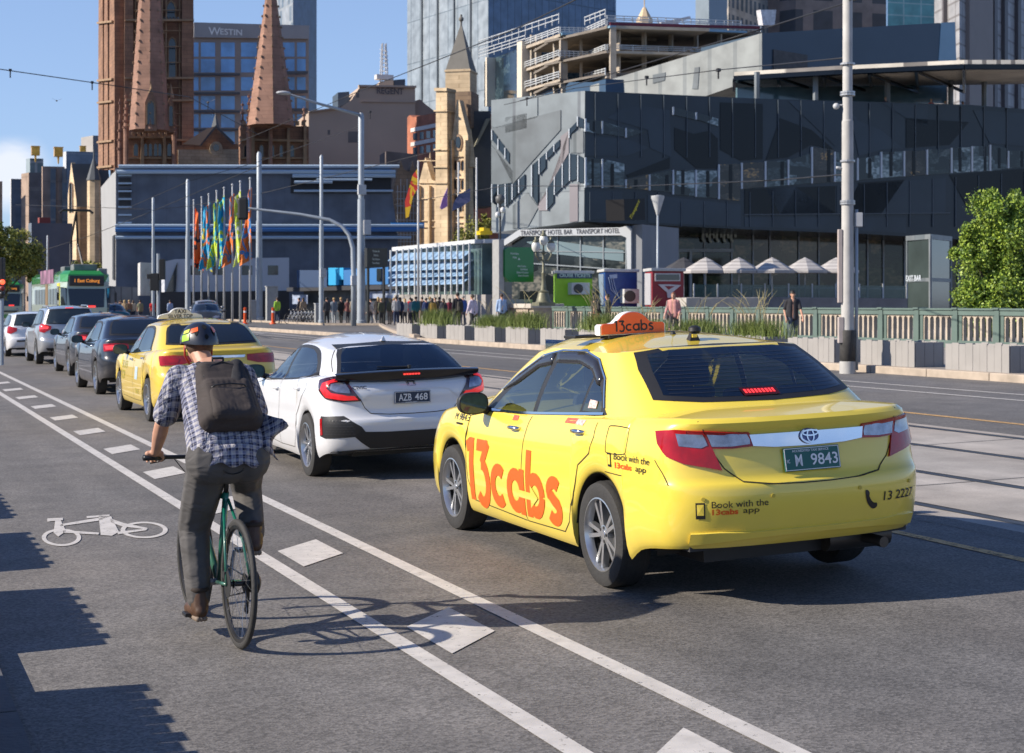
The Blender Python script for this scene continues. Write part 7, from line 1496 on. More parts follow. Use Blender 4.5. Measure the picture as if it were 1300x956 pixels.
 p=C.top(0,1.05,0,0);m=MB();m.hexa([p+Vector(v)for v in((-.03,-.07,0),(.03,-.07,0),(.012,.10,0),(-.012,.10,0))],[p+Vector(v)for v in((-.006,-.06,.055),(.006,-.06,.055),(.004,.0,.02),(-.004,.0,.02))]);m.build("roof_aerial",WHITE_P,t,bevel=.006)
 return t,C
hatch,hatchC=build_hatch()
def rear_dress(C,t,z_l,lampin=.42,lamps='sedan',lit=True,top=.97,glass=None,plate_txt=None):
 L=LREDL if lit else LRED
 if lamps=='sedan':
  lamp(C,t,"tail_lamp",[(1.02,z_l+.07),(.72,z_l+.085),(.42,z_l+.07),(.42,z_l-.02),(.60,z_l-.06),(.95,z_l-.07)],LRED,.014)
  lamp(C,t,"brake_lamp",[(.95,z_l+.03),(.76,z_l+.045),(.62,z_l+.03),(.64,z_l-.03),(.90,z_l-.035)],L,.018)
 else:
  lamp(C,t,"tail_lamp",[(1.06,z_l+.12),(.80,z_l+.11),(.56,z_l+.05),(.56,z_l-.05),(.80,z_l-.14),(1.0,z_l-.10)],LRED,.014)
  lamp(C,t,"brake_lamp",[(.98,z_l+.07),(.80,z_l+.07),(.64,z_l+.03),(.66,z_l-.03),(.95,z_l-.03)],L,.018)
S_SEDAN=dict(dlo=[(3.22,.985),(3.02,1.135),(2.78,1.265),(2.43,1.400),(2.11,1.445),(1.74,1.450),(1.50,1.405),(1.30,1.290),(1.17,1.12),(1.15,1.075),(1.72,1.045),(2.5,1.005)],panes=[[(3.08,1.005),(2.92,1.12),(2.70,1.24),(2.42,1.365),(2.22,1.40),(2.19,1.40),(2.27,1.030),(2.7,1.01)],[(2.20,1.035),(2.115,1.405),(2.06,1.41),(1.75,1.415),(1.51,1.375),(1.36,1.28),(1.24,1.13),(1.25,1.095),(1.85,1.052)]],sill=[(3.18,.985),(2.5,1.008),(1.72,1.05),(1.155,1.085)],soft=False)
RG=[(-.545,1.448),(0,1.474),(.545,1.448),(.60,1.35),(.65,1.20),(0,1.185),(-.65,1.20),(-.60,1.35)]
def lower(sp,dz):
 s=copy.deepcopy(sp)
 f=lambda z:z if z<.9 else .9+(z-.9)*(1-dz)
 s['gtop']=[(x,y,f(z))for x,y,z in s['gtop']];s['gbase']=[(x,y,f(z))for x,y,z in s['gbase']];s['roofz']=[(y,f(z))for y,z in s['roofz']];s['shoulder']=[(y,f(z))for y,z in s['shoulder']]
 return s,f
def sedan_car(name,paint,label,u,s,dz=.06,rz=0,lit=True,zl=.93,rims='twin',cat="car",res=.55,rot=False,deco=True,group=None):
 sp,f=lower(CAMRY,dz);t,C=base_car(name,sp,paint,label,u,s,rz,-.02 if not rot else .02,res,rims,group,cat)
 S=dict(S_SEDAN);S['dlo']=[(y,f(z))for y,z in S['dlo']];S['panes']=[[(y,f(z))for y,z in q]for q in S['panes']];S['sill']=[(y,f(z))for y,z in S['sill']]
 glazing(C,t,S);pane(C,t,[(x,f(z))for x,z in RG],'rear',g=GLASS)
 m=MB();C.decal(m,[(x,f(z))for x,z in((-.62,1.05),(-.60,1.30),(-.52,1.435),(0,1.462),(.52,1.435),(.60,1.30),(.62,1.05),(0,1.03))],'front',-1,.004);m.build("windscreen",GLASS,t,smooth=True)
 rear_dress(C,t,zl,lit=lit);mirror(C,t,3.12,f(.985),paint if name!="taxi" else YEL2)
 if deco:handles(C,t,[(2.50,.90),(1.36,.95)],CHROME,(-1,))
 return t,C,f
def front_dress(C,t,zl=.70):
 for sg in(1,-1):
  m=MB();P=[(C.len-.95,zl+.10),(C.len-.70,zl+.07),(C.len-.48,zl+.02),(C.len-.48,zl-.05),(C.len-.75,zl-.04),(C.len-.92,zl+.02)]
  C.decal(m,[(sg*a,z)for a,z in P],'wrap',-1,.014,skirt=True);m.build("headlamp",LCLR,t,smooth=True,auto=40)
 m=MB();C.decal(m,[(-.42,zl+.03),(.42,zl+.03),(.36,zl-.08),(-.36,zl-.08)],'front',-1,.008);C.decal(m,[(-.55,.45),(.55,.45),(.48,.28),(-.48,.28)],'front',-1,.008);m.build("grille",BLACKP,t)
 m=MB();p=C.front(0,.50,0,.015);m.box((0,p.y+.01,.50),(.37,.012,.11));m.build("number_plate",WHITEP,t)
t2,C2,f2=sedan_car("taxi",YEL2,"older yellow taxi with white TAXI roof sign behind the cyclist",5.00,23.06,.03,lit=False,zl=.94,cat="taxi",res=.8)
m=MB();C2.decal(m,[(-.38,1.0),(.38,1.0),(.36,.965),(-.36,.965)],'rear',-1,.014,skirt=True);m.build("chrome_garnish",CHROME,t2)
e=thing("roof_sign",None,None);e.parent=t2;p=C2.top(-.15,2.0,0,0);e.location=(-.22,2.0,p.z)
prof=[(-.36,0),(-.34,.05),(-.26,.075),(-.18,.09)]+arc(0,.08,.16,.09,165,15,10)+[(.18,.09),(.26,.075),(.34,.05),(.36,0)]
m=MB();m.hexa([Vector((x,-.05,z))for x,z in prof],[Vector((x,.05,z))for x,z in prof]);m.build("sign_body",mat("sign_white2",(.7,.7,.66),.4),e,bevel=.01)
m=MB();put_text(m,"TAXI",frameM((0,-.052,.108),(1,0,0),(0,0,1)),size=.085,bold=.002);put_text(m,"SILVER TOP",frameM((0,-.052,.035),(1,0,0),(0,0,1)),size=.075,bold=.002);m.build("sign_lettering",BLKV,e)
m=MB();C2.decal(m,[(2.1,.80),(1.86,.80),(1.86,.60),(2.1,.60)],'side',-1,.004);m.build("door_sticker",mat("sticker_blue",(.42,.52,.58),.4,var=.4,scale=40),t2)
m=MB();fit(C2,m,"SILVER",3.40,2.85,.74,.86,'side');fit(C2,m,"TOP",3.40,3.05,.56,.70,'side');fit(C2,m,"TAXI",2.1,1.75,.38,.46,'side');m.build("door_lettering",mat("olive_vinyl",(.30,.28,.02),.5,var=0),t2)
m=MB();C2.seam(m,[(3.44,.93),(3.46,.5),(3.3,.30),(2.255,.28),(2.32,.6),(2.27,1.0)],'side',-1,.008);C2.seam(m,[(1.14,1.05),(1.115,.95),(1.36,.75),(1.53,.36),(1.62,.285),(2.255,.28)],'side',-1,.008);m.build("shut_lines",GAPM,t2)
b1,CB1,fb1=sedan_car("sedan",BLACK_P,"black sedan with lit tail lamp just ahead of the older yellow taxi",5.27,30.6,.05,zl=.93)
plate(CB1,b1,-.19,.19,.70,.81,WHITEP,BLKV,[("1KD 4RT",.08,.2,.07,.3)])
b2,CB2,fb2=sedan_car("sedan",NAVY_P,"dark sedan mostly hidden by the black sedan, behind the silver SUV",5.75,38.8,.05,zl=.93,lit=True)
su,CS=base_car("suv",SILV_P,SUV,None)if False else base_car("suv",SUV,SILV_P,"silver SUV with roof rails and three lit brake lamps",5.78,46.9,0,-.02,.55,'disc',None,"suv",.365,.22)
S_SUV=dict(dlo=[(2.95,1.06),(2.75,1.22),(2.45,1.42),(2.15,1.54),(1.8,1.575),(1.2,1.575),(.75,1.54),(.50,1.42),(.42,1.22),(.6,1.16),(1.5,1.11)],panes=[[(2.82,1.08),(2.66,1.22),(2.40,1.40),(2.12,1.51),(1.86,1.545),(1.90,1.11)],[(1.80,1.12),(1.77,1.55),(1.2,1.55),(1.0,1.54),(.98,1.15)],[(.92,1.16),(.92,1.53),(.75,1.50),(.56,1.40),(.50,1.25),(.6,1.19)]],sill=[(2.9,1.06),(1.5,1.11),(.6,1.16)],soft=False)
glazing(CS,su,S_SUV);pane(CS,su,[(-.54,1.56),(0,1.575),(.54,1.56),(.62,1.36),(.66,1.20),(0,1.18),(-.66,1.20),(-.62,1.36)],'rear')
rear_dress(CS,su,1.06,lamps='suv');mirror(CS,su,2.9,1.07,SILV_P)
m=MB();CS.decal(m,[(-.70,.48),(.70,.48),(.62,.36),(-.62,.36)],'rear',-1,.008);m.build("bumper_insert",BLACKP,su)
m=MB();m.box((0,CS.rear(0,1.60).y+.03,1.625),(.22,.03,.025));m.build("brake_lamp",LREDL,su)
m=MB();CS.decal(m,[(-.28,.98),(.28,.98),(.28,.955),(-.28,.955)],'rear',-1,.014,skirt=True);m.build("chrome_garnish",CHROME,su)
for sd in(-1,1):
 m=MB();pz=CS.top(sd*.55,1.2,0,0).z;m.tube([(sd*.56,.55,pz-.02),(sd*.56,.65,pz+.045),(sd*.56,2.0,pz+.05),(sd*.56,2.15,pz-.01)],.016,8);m.build("roof_rail",ALLOY,su,smooth=True)
wg=copy.deepcopy(SUV)
for k in('gtop','gbase'):wg[k]=[(x*.97,y,z*.88)for x,y,z in wg[k]]
wg['roofz']=[(y,z*.88)for y,z in wg['roofz']];wg['shoulder']=[(y,z*.88)for y,z in wg['shoulder']];wg['bottom']=[(y,z-.08)for y,z in wg['bottom']];wg['hub']=.32;wg['arch']=.35;wg['plan']=[(x*.96,y)for x,y in wg['plan']]
wt,CW=base_car("wagon",wg,WHITE_P,"small white wagon cut off by the left edge, beside the silver SUV",5.5,54.3,0,-.02,.5,'disc',None,"car",.32,.2)
sw={k:([[(y,z*.88)for y,z in q]for q in v]if k=='panes' else([(y,z*.88)for y,z in v]if k in('dlo','sill')else v))for k,v in S_SUV.items()}
glazing(CW,wt,sw,chrome=False);pane(CW,wt,[(-.50,1.37),(0,1.385),(.50,1.37),(.60,1.06),(0,1.04),(-.60,1.06)],'rear');rear_dress(CW,wt,.90,lamps='suv',lit=False);mirror(CW,wt,2.9,.94,WHITE_P)
m=MB();CW.decal(m,[(-.55,.55),(.55,.55),(.55,.50),(-.55,.50)],'rear',-1,.02,skirt=True);m.build("bumper_strip",BLACKP,wt)
k1,CK1,_f=sedan_car("sedan",DGREY_P,"dark grey sedan facing the camera at the junction, beside the orange bollard",18.9,91.5,.05,rz=R(180-12),rot=True,res=.5);front_dress(CK1,k1)
k2,CK2,_f=sedan_car("sedan",SILV_P,"silver sedan facing the camera, behind the dark grey sedan at the junction",21.6,106,.02,rz=R(180-6),rot=True,res=.5);k2.location.z=.54;front_dress(CK2,k2)
k3,CK3,_f=sedan_car("sedan",TEAL_P,"teal car half hidden beyond the older taxi's roof, left of the silver sedan",15.6,108,.05,rz=R(180),rot=True,res=.5);front_dress(CK3,k3)
# ================================================================ people
SKIN=mat("skin",(.50,.27,.18),.55,var=.12,scale=20);SKIN_D=mat("skin_dark",(.16,.08,.05),.55,var=.1,scale=20)
def cap(mb,p,q,r0,r1,n=10):
 p,q=Vector(p),Vector(q);d=q-p;L=d.length
 if L<1e-5:return mb.ell(p,(r0,)*3,n,7)
 d.normalize();P=[];Rr=[]
 for i in range(4):a=math.pi/2*i/4;P.append(p-d*r0*math.cos(a));Rr.append(max(r0*math.sin(a),.0008))
 for f in(0,.5,1):P.append(p+(q-p)*f);Rr.append(r0+(r1-r0)*f)
 for i in range(1,5):a=math.pi/2*i/4;P.append(q+d*r1*math.sin(a));Rr.append(max(r1*math.cos(a),.0008))
 return mb.tube(P,Rr,n)
def blob(mb,name,mt,parent,vox=.012,smooth=3,loc=None):
 """union of overlapping round forms, fused into one continuous skin"""
 o=mb.build(name,mt,parent,smooth=True)
 r=o.modifiers.new("remesh",'REMESH');r.mode='VOXEL';r.voxel_size=vox;r.use_smooth_shade=True
 s=o.modifiers.new("smooth",'SMOOTH');s.factor=.5;s.iterations=smooth
 dg=bpy.context.evaluated_depsgraph_get();me=bpy.data.meshes.new_from_object(o.evaluated_get(dg));me.name=name
 o.modifiers.clear();o.data=me;me.polygons.foreach_set("use_smooth",[True]*len(me.polygons));return o
def hand(mb,wr,tip,side,curl=.5,up=Vector((0,0,1))):
 wr,tip=Vector(wr),Vector(tip);d=(tip-wr).normalized();s=d.cross(up).normalized()*side;dn=-up
 pm=wr+d*.05;cap(mb,wr,pm+d*.03,.024,.030,8);cap(mb,pm-s*.018,pm+s*.022+d*.01,.020,.018,8)
 for k,l in enumerate((.070,.082,.078,.062)):
  b=wr+d*.085+s*(-.030+.020*k)*1.0;c1=b+(d*(1-curl)+dn*curl).normalized()*l*.5;c2=c1+(d*(1-1.7*curl)+dn*curl*1.4).normalized()*l*.5
  cap(mb,b-d*.01,b,.0095,.0092,6);cap(mb,b,c1,.0092,.0085,6);cap(mb,c1,c2,.0085,.0072,6)
 t0=wr+d*.03-s*.026;t1=t0+(d*.6-s*.7+dn*curl).normalized()*.04;cap(mb,t0,t1,.013,.011,6);cap(mb,t1,t1+(d+dn*curl).normalized()*.032,.011,.009,6)
def headform(mb,H,fwd,hi=False):
 H=Vector(H);f=Vector(fwd).normalized();r=f.cross(Vector((0,0,1))).normalized();u=r.cross(f)
 M=Matrix(((r.x,f.x,u.x,H.x),(r.y,f.y,u.y,H.y),(r.z,f.z,u.z,H.z),(0,0,0,1)))
 mb.ell((0,-.008,.02),(.076,.092,.092),16,12,M);mb.ell((0,.022,-.035),(.056,.068,.075),14,10,M)
 cap(mb,M@Vector((0,.088,.0)),M@Vector((0,.105,-.028)),.009,.014,6)
 for s in(-1,1):mb.ell((s*.077,-.005,-.005),(.010,.020,.032),8,6,M)
 mb.ell((0,.072,-.058),(.026,.016,.010),8,6,M);mb.ell((0,.06,-.09),(.028,.026,.02),8,6,M)
 return M
def figure(root,J,top_m,leg_m,skin=SKIN,hair_m=None,shoe_m=None,sleeve=.6,vox=.014,hands=True,slim=1.0,hi=False,legs='long',hair='short',skirt=False,coat=0):
 V={k:Vector(v)for k,v in J.items()}
 m=MB();M=headform(m,V['H'],V.get('F',Vector((0,1,0))))
 cap(m,V['N'],V['H']-Vector((0,0,.06)),.052,.050)
 for s in 'lr':
  cap(m,V['S'+s],V['E'+s],.046,.038);cap(m,V['E'+s],V['W'+s],.039,.026)
  if hands:hand(m,V['W'+s],V['D'+s],-1 if s=='l' else 1,V.get('curl',.55)if not isinstance(V.get('curl'),Vector)else .5)
  else:cap(m,V['W'+s],V['D'+s],.028,.022)
  cap(m,V['P'+s],V['K'+s],.075,.052);cap(m,V['K'+s],V['A'+s],.052,.034)
 c=(V['Sl']+V['Sr'])/2;p=(V['Pl']+V['Pr'])/2
 cap(m,V['Sl'],V['Sr'],.058,.058);cap(m,c,p,.11*slim,.11*slim);cap(m,V['Pl'],V['Pr'],.085,.085);cap(m,c,V['N'],.07,.055)
 b=blob(m,"body",skin,root,vox,2)
 if hi or True:
  e=MB()
  for s in(-1,1):e.ell((s*.031,.080,.012),(.013,.008,.007),8,6,M)
  e.ell((0,.089,-.056),(.022,.006,.004),8,5,M);e.build("eyes",mat("eye_dark",(.04,.025,.02),.3,var=0),root,smooth=True)
 m=MB();sx=(V['Sr']-V['Sl']).normalized()*.065
 cap(m,V['Sl']-(V['Sl']-c)*.05,V['Sr']-(V['Sr']-c)*.05,.068,.068)
 for k in(-1,1):cap(m,c+sx*k*.9-Vector((0,0,.02)),p+sx*k*1.05+(p-c).normalized()*(.02+coat),.118*slim,(.118+coat*.25)*slim)
 cap(m,c,V['N']-(V['N']-c)*.1,.075,.062)
 for s in 'lr':
  if sleeve<=1:cap(m,V['S'+s],V['S'+s].lerp(V['E'+s],sleeve),.066,.058)
  else:cap(m,V['S'+s],V['E'+s],.064,.052);cap(m,V['E'+s],V['E'+s].lerp(V['W'+s],min(sleeve-1,.95)),.052,.038)
 blob(m,"shirt" if sleeve<=1 else "jacket",top_m,root,vox,3)
 m=MB()
 for k in(-1,1):cap(m,p+sx*k*.7+(c-p).normalized()*.06,p+sx*k*.9,.112*slim,.118*slim)
 if skirt:
  m2=(V['Kl']+V['Kr'])/2;cap(m,p,m2,.14,.19)
 for s in 'lr':
  cap(m,V['P'+s],V['K'+s],.098*slim,.072)
  if legs=='long':cap(m,V['K'+s],V['A'+s].lerp(V['K'+s],.04),.070,.054)
  elif legs=='short':pass
 blob(m,"skirt" if skirt else("trousers" if legs=='long' else "shorts"),leg_m,root,vox,3)
 for s in 'lr':
  m=MB();A,T=V['A'+s],V['T'+s];d=(T-A);d.z*=.2;d.normalize()
  cap(m,A-d*.02-Vector((0,0,.035)),T,.042,.036);cap(m,A,A-Vector((0,0,.04)),.044,.044)
  blob(m,"shoe",shoe_m or BLKV,root,max(vox*.8,.009),2)
 if hair_m:
  m=MB();m.ell((0,-.018,.035),(.086,.096,.090),16,10,M)
  if hair=='long':cap(m,M@Vector((0,-.06,0)),M@Vector((0,-.07,-.16)),.075,.06)
  if hair=='bun':m.ell((0,-.10,.06),(.04,.04,.04),10,8,M)
  if hair=='cap':m.ell((0,.09,.035),(.06,.07,.012),10,6,M)
  o=m.build("hair" if hair!='cap' else "cap",hair_m,root,smooth=True)
  me=o.data;bm=bmesh.new();bm.from_mesh(me);Mi=M.inverted()
  dl=[v for v in bm.verts if(lambda q:q.y>.03 and q.z<.045 and hair!='cap' and q.y<.2 and q.z>-.2 and abs(q.x)<.075)(Mi@v.co)]
  bmesh.ops.delete(bm,geom=dl,context='VERTS');bm.to_mesh(me);bm.free()
 return M
def cloth(name,c,var=.2):return mat(name,c,.85,var=var,scale=9,bump=.3)
# ================================================================ the cyclist and bicycle
BX,BY=1.885,8.30;BR=.343
bike=thing("bicycle","green bicycle with slim tyres ridden in the bike lane","bicycle",(BX,BY,gz(BX)),.03)
TEAL=carpaint("frame_green",(.005,.13,.085));BLK=mat("bike_black",(.015,.015,.016),.35,var=.1)
def bwheel(y,steer=0):
 e=thing("wheel",None,None);e.parent=bike;e.location=(0,y,BR);e.rotation_euler=(0,0,steer);M=Matrix.Rotation(R(90),4,'Y')
 m=MB();m.lathe([(BR-.034,-.012)]+[(BR-.018+.018*math.cos(a),.0155*math.sin(a))for a in[math.pi*(-.6+1.2*i/8)for i in range(9)]]+[(BR-.034,.012)],64,M,caps=False);m.build("tyre",RUB,e,smooth=True)
 m=MB();m.lathe([(BR-.030,-.011),(BR-.052,-.010),(BR-.058,0),(BR-.052,.010),(BR-.030,.011)],64,M,caps=False);m.build("rim",BLK,e,smooth=True,auto=40)
 m=MB()
 for k in range(28):
  t=2*math.pi*k/28;s=.028 if k%2 else-.028;t2=t+(.55 if(k//2)%2 else-.55)
  m.tube([M@Vector((.022*math.cos(t2),.022*math.sin(t2),s)),M@Vector(((BR-.05)*math.cos(t),(BR-.05)*math.sin(t),0))],.0011,4,caps=False)
 m.build("spokes",mat("spoke_steel",(.55,.55,.55),.3,metal=.9,var=0),e)
 m=MB();m.lathe([(.0,-.055),(.012,-.05),(.014,-.034),(.024,-.030),(.014,-.022),(.014,.022),(.024,.030),(.014,.034),(.012,.05),(0,.055)],18,M);m.build("hub",BLK,e,smooth=True,auto=40);return e
rw_=bwheel(0);fw_=bwheel(1.02,.06)
bb=Vector((0,.435,.285));st=Vector((0,.275,.80));hd1=Vector((0,.915,.80));hd0=Vector((0,.95,.66));sad=Vector((0,.235,.955))
m=MB()
m.tube([bb,st],.017,12);m.tube([st-Vector((0,0,.03)),hd1-Vector((0,0,.03))],.016,12);m.tube([bb,hd0],.021,12);m.tube([hd0-Vector((0,-.012,.03)),hd1+Vector((0,0,.02))],.021,12)
for s in(-1,1):
 m.tube([bb+Vector((s*.02,0,0)),Vector((s*.062,.12,.33)),Vector((s*.066,0,BR))],[.012,.010,.009],8);m.tube([st+Vector((s*.012,0,-.04)),Vector((s*.05,.10,.55)),Vector((s*.066,0,BR))],[.009,.008,.008],8)
m.build("frame",TEAL,bike,smooth=True)
m=MB()
m.tube([hd0-Vector((0,-.012,.03)),hd0+Vector((0,.01,-.07))],.02,10)
for s in(-1,1):m.tube([hd0+Vector((s*.01,.01,-.05)),hd0+Vector((s*.05,.012,-.09)),Vector((s*.055,1.01,.50)),Vector((s*.055,1.02,BR))],[.016,.014,.012,.010],8)
m.build("fork",TEAL,bike,smooth=True)
m=MB();m.tube([st,sad-Vector((0,0,.02))],.0135,10);m.build("seat_post",BLK,bike,smooth=True)
m=MB();P=[]
for y,w2,z in((-.13,.055,.0),(-.115,.075,.012),(-.06,.076,.014),(0,.045,.006),(.07,.022,.002),(.13,.016,0),(.145,.006,-.006)):P.append([Vector((w2*math.cos(t),y+.24,.955+z-.012+(.022 if math.sin(t)>0 else .03)*math.sin(t)))for t in[2*math.pi*i/16 for i in range(17)]])
m.grid(P);m.build("saddle",BLK,bike,smooth=True,weld=True)
m=MB();m.tube([hd1,hd1+Vector((0,-.02,.09)),Vector((0,.95,.93))],.015,10);m.tube([Vector((-.31,.90,.945)),Vector((-.18,.94,.94)),Vector((-.05,.955,.935)),Vector((.05,.955,.935)),Vector((.18,.94,.94)),Vector((.31,.90,.945))],.0125,10)
for s in(-1,1):m.tube([Vector((s*.325,.895,.945)),Vector((s*.20,.935,.94))],.017,10);m.tube([Vector((s*.19,.955,.93)),Vector((s*.20,.99,.915)),Vector((s*.27,.985,.905))],.006,6);m.tube([Vector((s*.18,.96,.93)),Vector((s*.12,1.03,.92)),Vector((s*.03,1.0,.80)),Vector((0,.97,.7))],.003,5)
m.build("handlebar",BLK,bike,smooth=True)
m=MB();MX=Matrix.Rotation(R(90),4,'Y')
m.lathe([(.085,.040),(.088,.043),(.088,.046),(.06,.046),(.03,.05),(0,.052)],32,Matrix.Translation(bb)@MX)
pedL=bb+Vector((-.085,.01,-.17));pedR=bb+Vector((.085,-.01,.17))
m.tube([bb+Vector((-.055,0,0)),pedL],[.014,.010],8);m.tube([bb+Vector((.060,0,0)),pedR],[.014,.010],8);m.tube([bb+Vector((-.06,0,0)),bb+Vector((.06,0,0))],.018,10)
m.build("crankset",mat("crank_alloy",(.30,.31,.33),.35,metal=.8),bike,smooth=True,auto=40)
for s,p in((-1,pedL),(1,pedR)):m=MB();m.box(p+Vector((s*.06,0,0)),(.10,.085,.02));m.build("pedal",BLK,bike,bevel=.004)
m=MB();M0=Matrix.Translation((0,0,BR))@MX
for k,r_ in enumerate((.055,.050,.045,.040,.034,.028)):m.lathe([(r_,.030+k*.004),(r_,.0325+k*.004)],24,M0)
m.build("cassette",mat("dark_metal",(.05,.05,.05),.5,metal=.5),bike)
m=MB()
for z0,z1 in((.088,.045),(-.088,-.075)):m.tube([bb+Vector((.044,.0,z0)),Vector((.042,.02,BR+z1*.7))],.0045,5)
m.tube([Vector((.05,.0,BR-.03)),Vector((.055,.03,BR-.10)),Vector((.055,.06,BR-.16))],.012,8);m.lathe([(.026,.05),(.026,.06)],16,Matrix.Translation((0,.05,BR-.15))@MX)
m.build("chain",BLK,bike)
m=MB();m.lathe([(.0,.06),(.05,.062),(.058,.075),(.058,.10),(.03,.115),(0,.118)],20,Matrix.Translation((0,0,BR))@Matrix.Rotation(R(90),4,"Y"));m.build("gear_hub_cover",BLK,bike,smooth=True,auto=40)
m=MB();m.lathe([(.035,-.055),(.05,-.05),(.052,-.02),(.03,0)],18,Matrix.Translation((.0,.16,.40))@Matrix.Rotation(R(90),4,'Y'))if False else None
m=MB();M1=Matrix.Translation((-.062,0,BR))@MX;m.lathe([(.07,0),(.07,.002)],28,M1);m.box((-.062,.045,BR+.045),(.022,.05,.035));m.build("disc_brake",mat("dark_metal",(.05,.05,.05),.5,metal=.5),bike)
ML=(BX,BY,gz(BX))
def plaid():
 m=bpy.data.materials.new("plaid_cotton");t,b=nodes(m);L=t.links;N=t.nodes;tc=N.new("ShaderNodeTexCoord");sp=N.new("ShaderNodeSeparateXYZ");L.new(tc.outputs["Object"],sp.inputs[0])
 def stripes(src,freq,lo,hi,ph=0.0):
  a=N.new("ShaderNodeMath");a.operation='MULTIPLY_ADD';L.new(src,a.inputs[0]);a.inputs[1].default_value=freq;a.inputs[2].default_value=ph
  s=N.new("ShaderNodeMath");s.operation='SINE';L.new(a.outputs[0],s.inputs[0]);r=N.new("ShaderNodeMapRange");r.inputs[1].default_value=lo;r.inputs[2].default_value=hi;L.new(s.outputs[0],r.inputs[0]);return r.outputs[0]
 def add(x,y,op='ADD',k=.5):
  q=N.new("ShaderNodeMath");q.operation=op;L.new(x,q.inputs[0]);L.new(y,q.inputs[1]);return q.outputs[0]
 ad=N.new("ShaderNodeMath");ad.operation='MULTIPLY_ADD';L.new(sp.outputs[1],ad.inputs[0]);ad.inputs[1].default_value=.6;L.new(sp.outputs[2],ad.inputs[2])
 v=add(stripes(sp.outputs[0],150,-.25,.35),stripes(ad.outputs[0],150,-.25,.35));w2=add(stripes(sp.outputs[0],340,.8,.95,1.0),stripes(ad.outputs[0],340,.8,.95,1.0))
 cr=N.new("ShaderNodeValToRGB");h=N.new("ShaderNodeMath");h.operation='MULTIPLY';h.inputs[1].default_value=.5;L.new(v,h.inputs[0]);L.new(h.outputs[0],cr.inputs[0])
 cr.color_ramp.elements[0].color=(.34,.33,.345,1);cr.color_ramp.elements[1].color=(.018,.022,.055,1);e=cr.color_ramp.elements.new(.5);e.color=(.13,.14,.22,1)
 mx=N.new("ShaderNodeMix");mx.data_type='RGBA';h2=N.new("ShaderNodeMath");h2.operation='MULTIPLY';h2.inputs[1].default_value=.35;L.new(w2,h2.inputs[0]);L.new(h2.outputs[0],mx.inputs[0]);L.new(cr.outputs[0],mx.inputs[6]);mx.inputs[7].default_value=(.6,.58,.6,1)
 L.new(mx.outputs[2],b.inputs["Base Color"]);b.inputs["Roughness"].default_value=.9
 nz=N.new("ShaderNodeTexNoise");nz.inputs["Scale"].default_value=8;nz.inputs["Detail"].default_value=3;nz.inputs["Distortion"].default_value=1.6;L.new(tc.outputs["Object"],nz.inputs["Vector"]);bp=N.new("ShaderNodeBump");bp.inputs[0].default_value=.9;bp.inputs[1].default_value=.05;L.new(nz.outputs[0],bp.inputs["Height"]);L.new(bp.outputs[0],b.inputs["Normal"])
 MATS["plaid"]=m;return m
PLAID=plaid()
def crumple(name,c):
 m=mat(name,c,.85,var=.22,scale=7);t=m.node_tree;N=t.nodes;L=t.links;b=N["Principled BSDF"]
 tc=N.new("ShaderNodeTexCoord");nz=N.new("ShaderNodeTexNoise");nz.inputs["Scale"].default_value=6;nz.inputs["Detail"].default_value=2;nz.inputs["Distortion"].default_value=1.0;mp_=N.new("ShaderNodeMapping");mp_.inputs["Scale"].default_value=(.8,.8,1.6);L.new(tc.outputs["Object"],mp_.inputs[0]);L.new(mp_.outputs[0],nz.inputs["Vector"])
 bp=N.new("ShaderNodeBump");bp.inputs[0].default_value=.45;bp.inputs[1].default_value=.05;L.new(nz.outputs[0],bp.inputs["Height"]);L.new(bp.outputs[0],b.inputs["Normal"]);return m
TROU=crumple("grey_trousers",(.084,.079,.077))
rider=thing("person","cyclist in plaid shirt, grey trousers and dark helmet, seen from behind","person",ML,.03)
J=dict(H=(-.03,.80,1.605),F=(-.10,1,-.12),N=(-.01,.67,1.465),Sl=(-.185,.60,1.415),Sr=(.175,.58,1.415),El=(-.255,.72,1.155),Er=(.30,.70,1.16),Wl=(-.262,.865,.985),Wr=(.27,.86,.99),Dl=(-.268,.93,.955),Dr=(.27,.93,.955),Pl=(-.095,.23,1.005),Pr=(.095,.23,1.005),Kl=(-.125,.50,.585),Kr=(.20,.61,.80),Al=(-.125,.385,.205),Ar=(.185,.40,.545),Tl=(-.135,.50,.145),Tr=(.205,.52,.475))
m=MB();Mh=headform(m,J['H'],J['F']);V={k:Vector(v)for k,v in J.items()}
cap(m,V['N'],V['H']-Vector((0,.03,.05)),.055,.055)
for s in 'lr':
 cap(m,V['S'+s],V['E'+s],.052,.042);cap(m,V['E'+s],V['E'+s].lerp(V['W'+s],.4),.042,.043);cap(m,V['E'+s].lerp(V['W'+s],.4),V['W'+s],.043,.028)
 sg=-1 if s=='l' else 1;w0=V['W'+s];g=Vector((sg*.262,.915,.945))
 cap(m,w0,g+Vector((0,-.01,.025)),.026,.026,8);cap(m,g+Vector((-.035,-.01,.022)),g+Vector((.035,-.01,.022)),.020,.020,8)
 for k in range(4):
  b=g+Vector((sg*(-.036+.024*k),.012,.024));c1=b+Vector((0,.022,-.014));c2=c1+Vector((0,-.004,-.028));c3=c2+Vector((0,-.022,-.010))
  cap(m,b,c1,.0105,.010,6);cap(m,c1,c2,.010,.0095,6);cap(m,c2,c3,.0095,.008,6)
 b=g+Vector((-sg*.042,-.012,.01));cap(m,b,b+Vector((-sg*.012,.022,-.02)),.012,.0105,6);cap(m,b+Vector((-sg*.012,.022,-.02)),b+Vector((-sg*.0,.03,-.035)),.0105,.009,6)
 cap(m,V['P'+s],V['K'+s],.08,.055);cap(m,V['K'+s],V['A'+s],.055,.034)
c=(V['Sl']+V['Sr'])/2;p=(V['Pl']+V['Pr'])/2
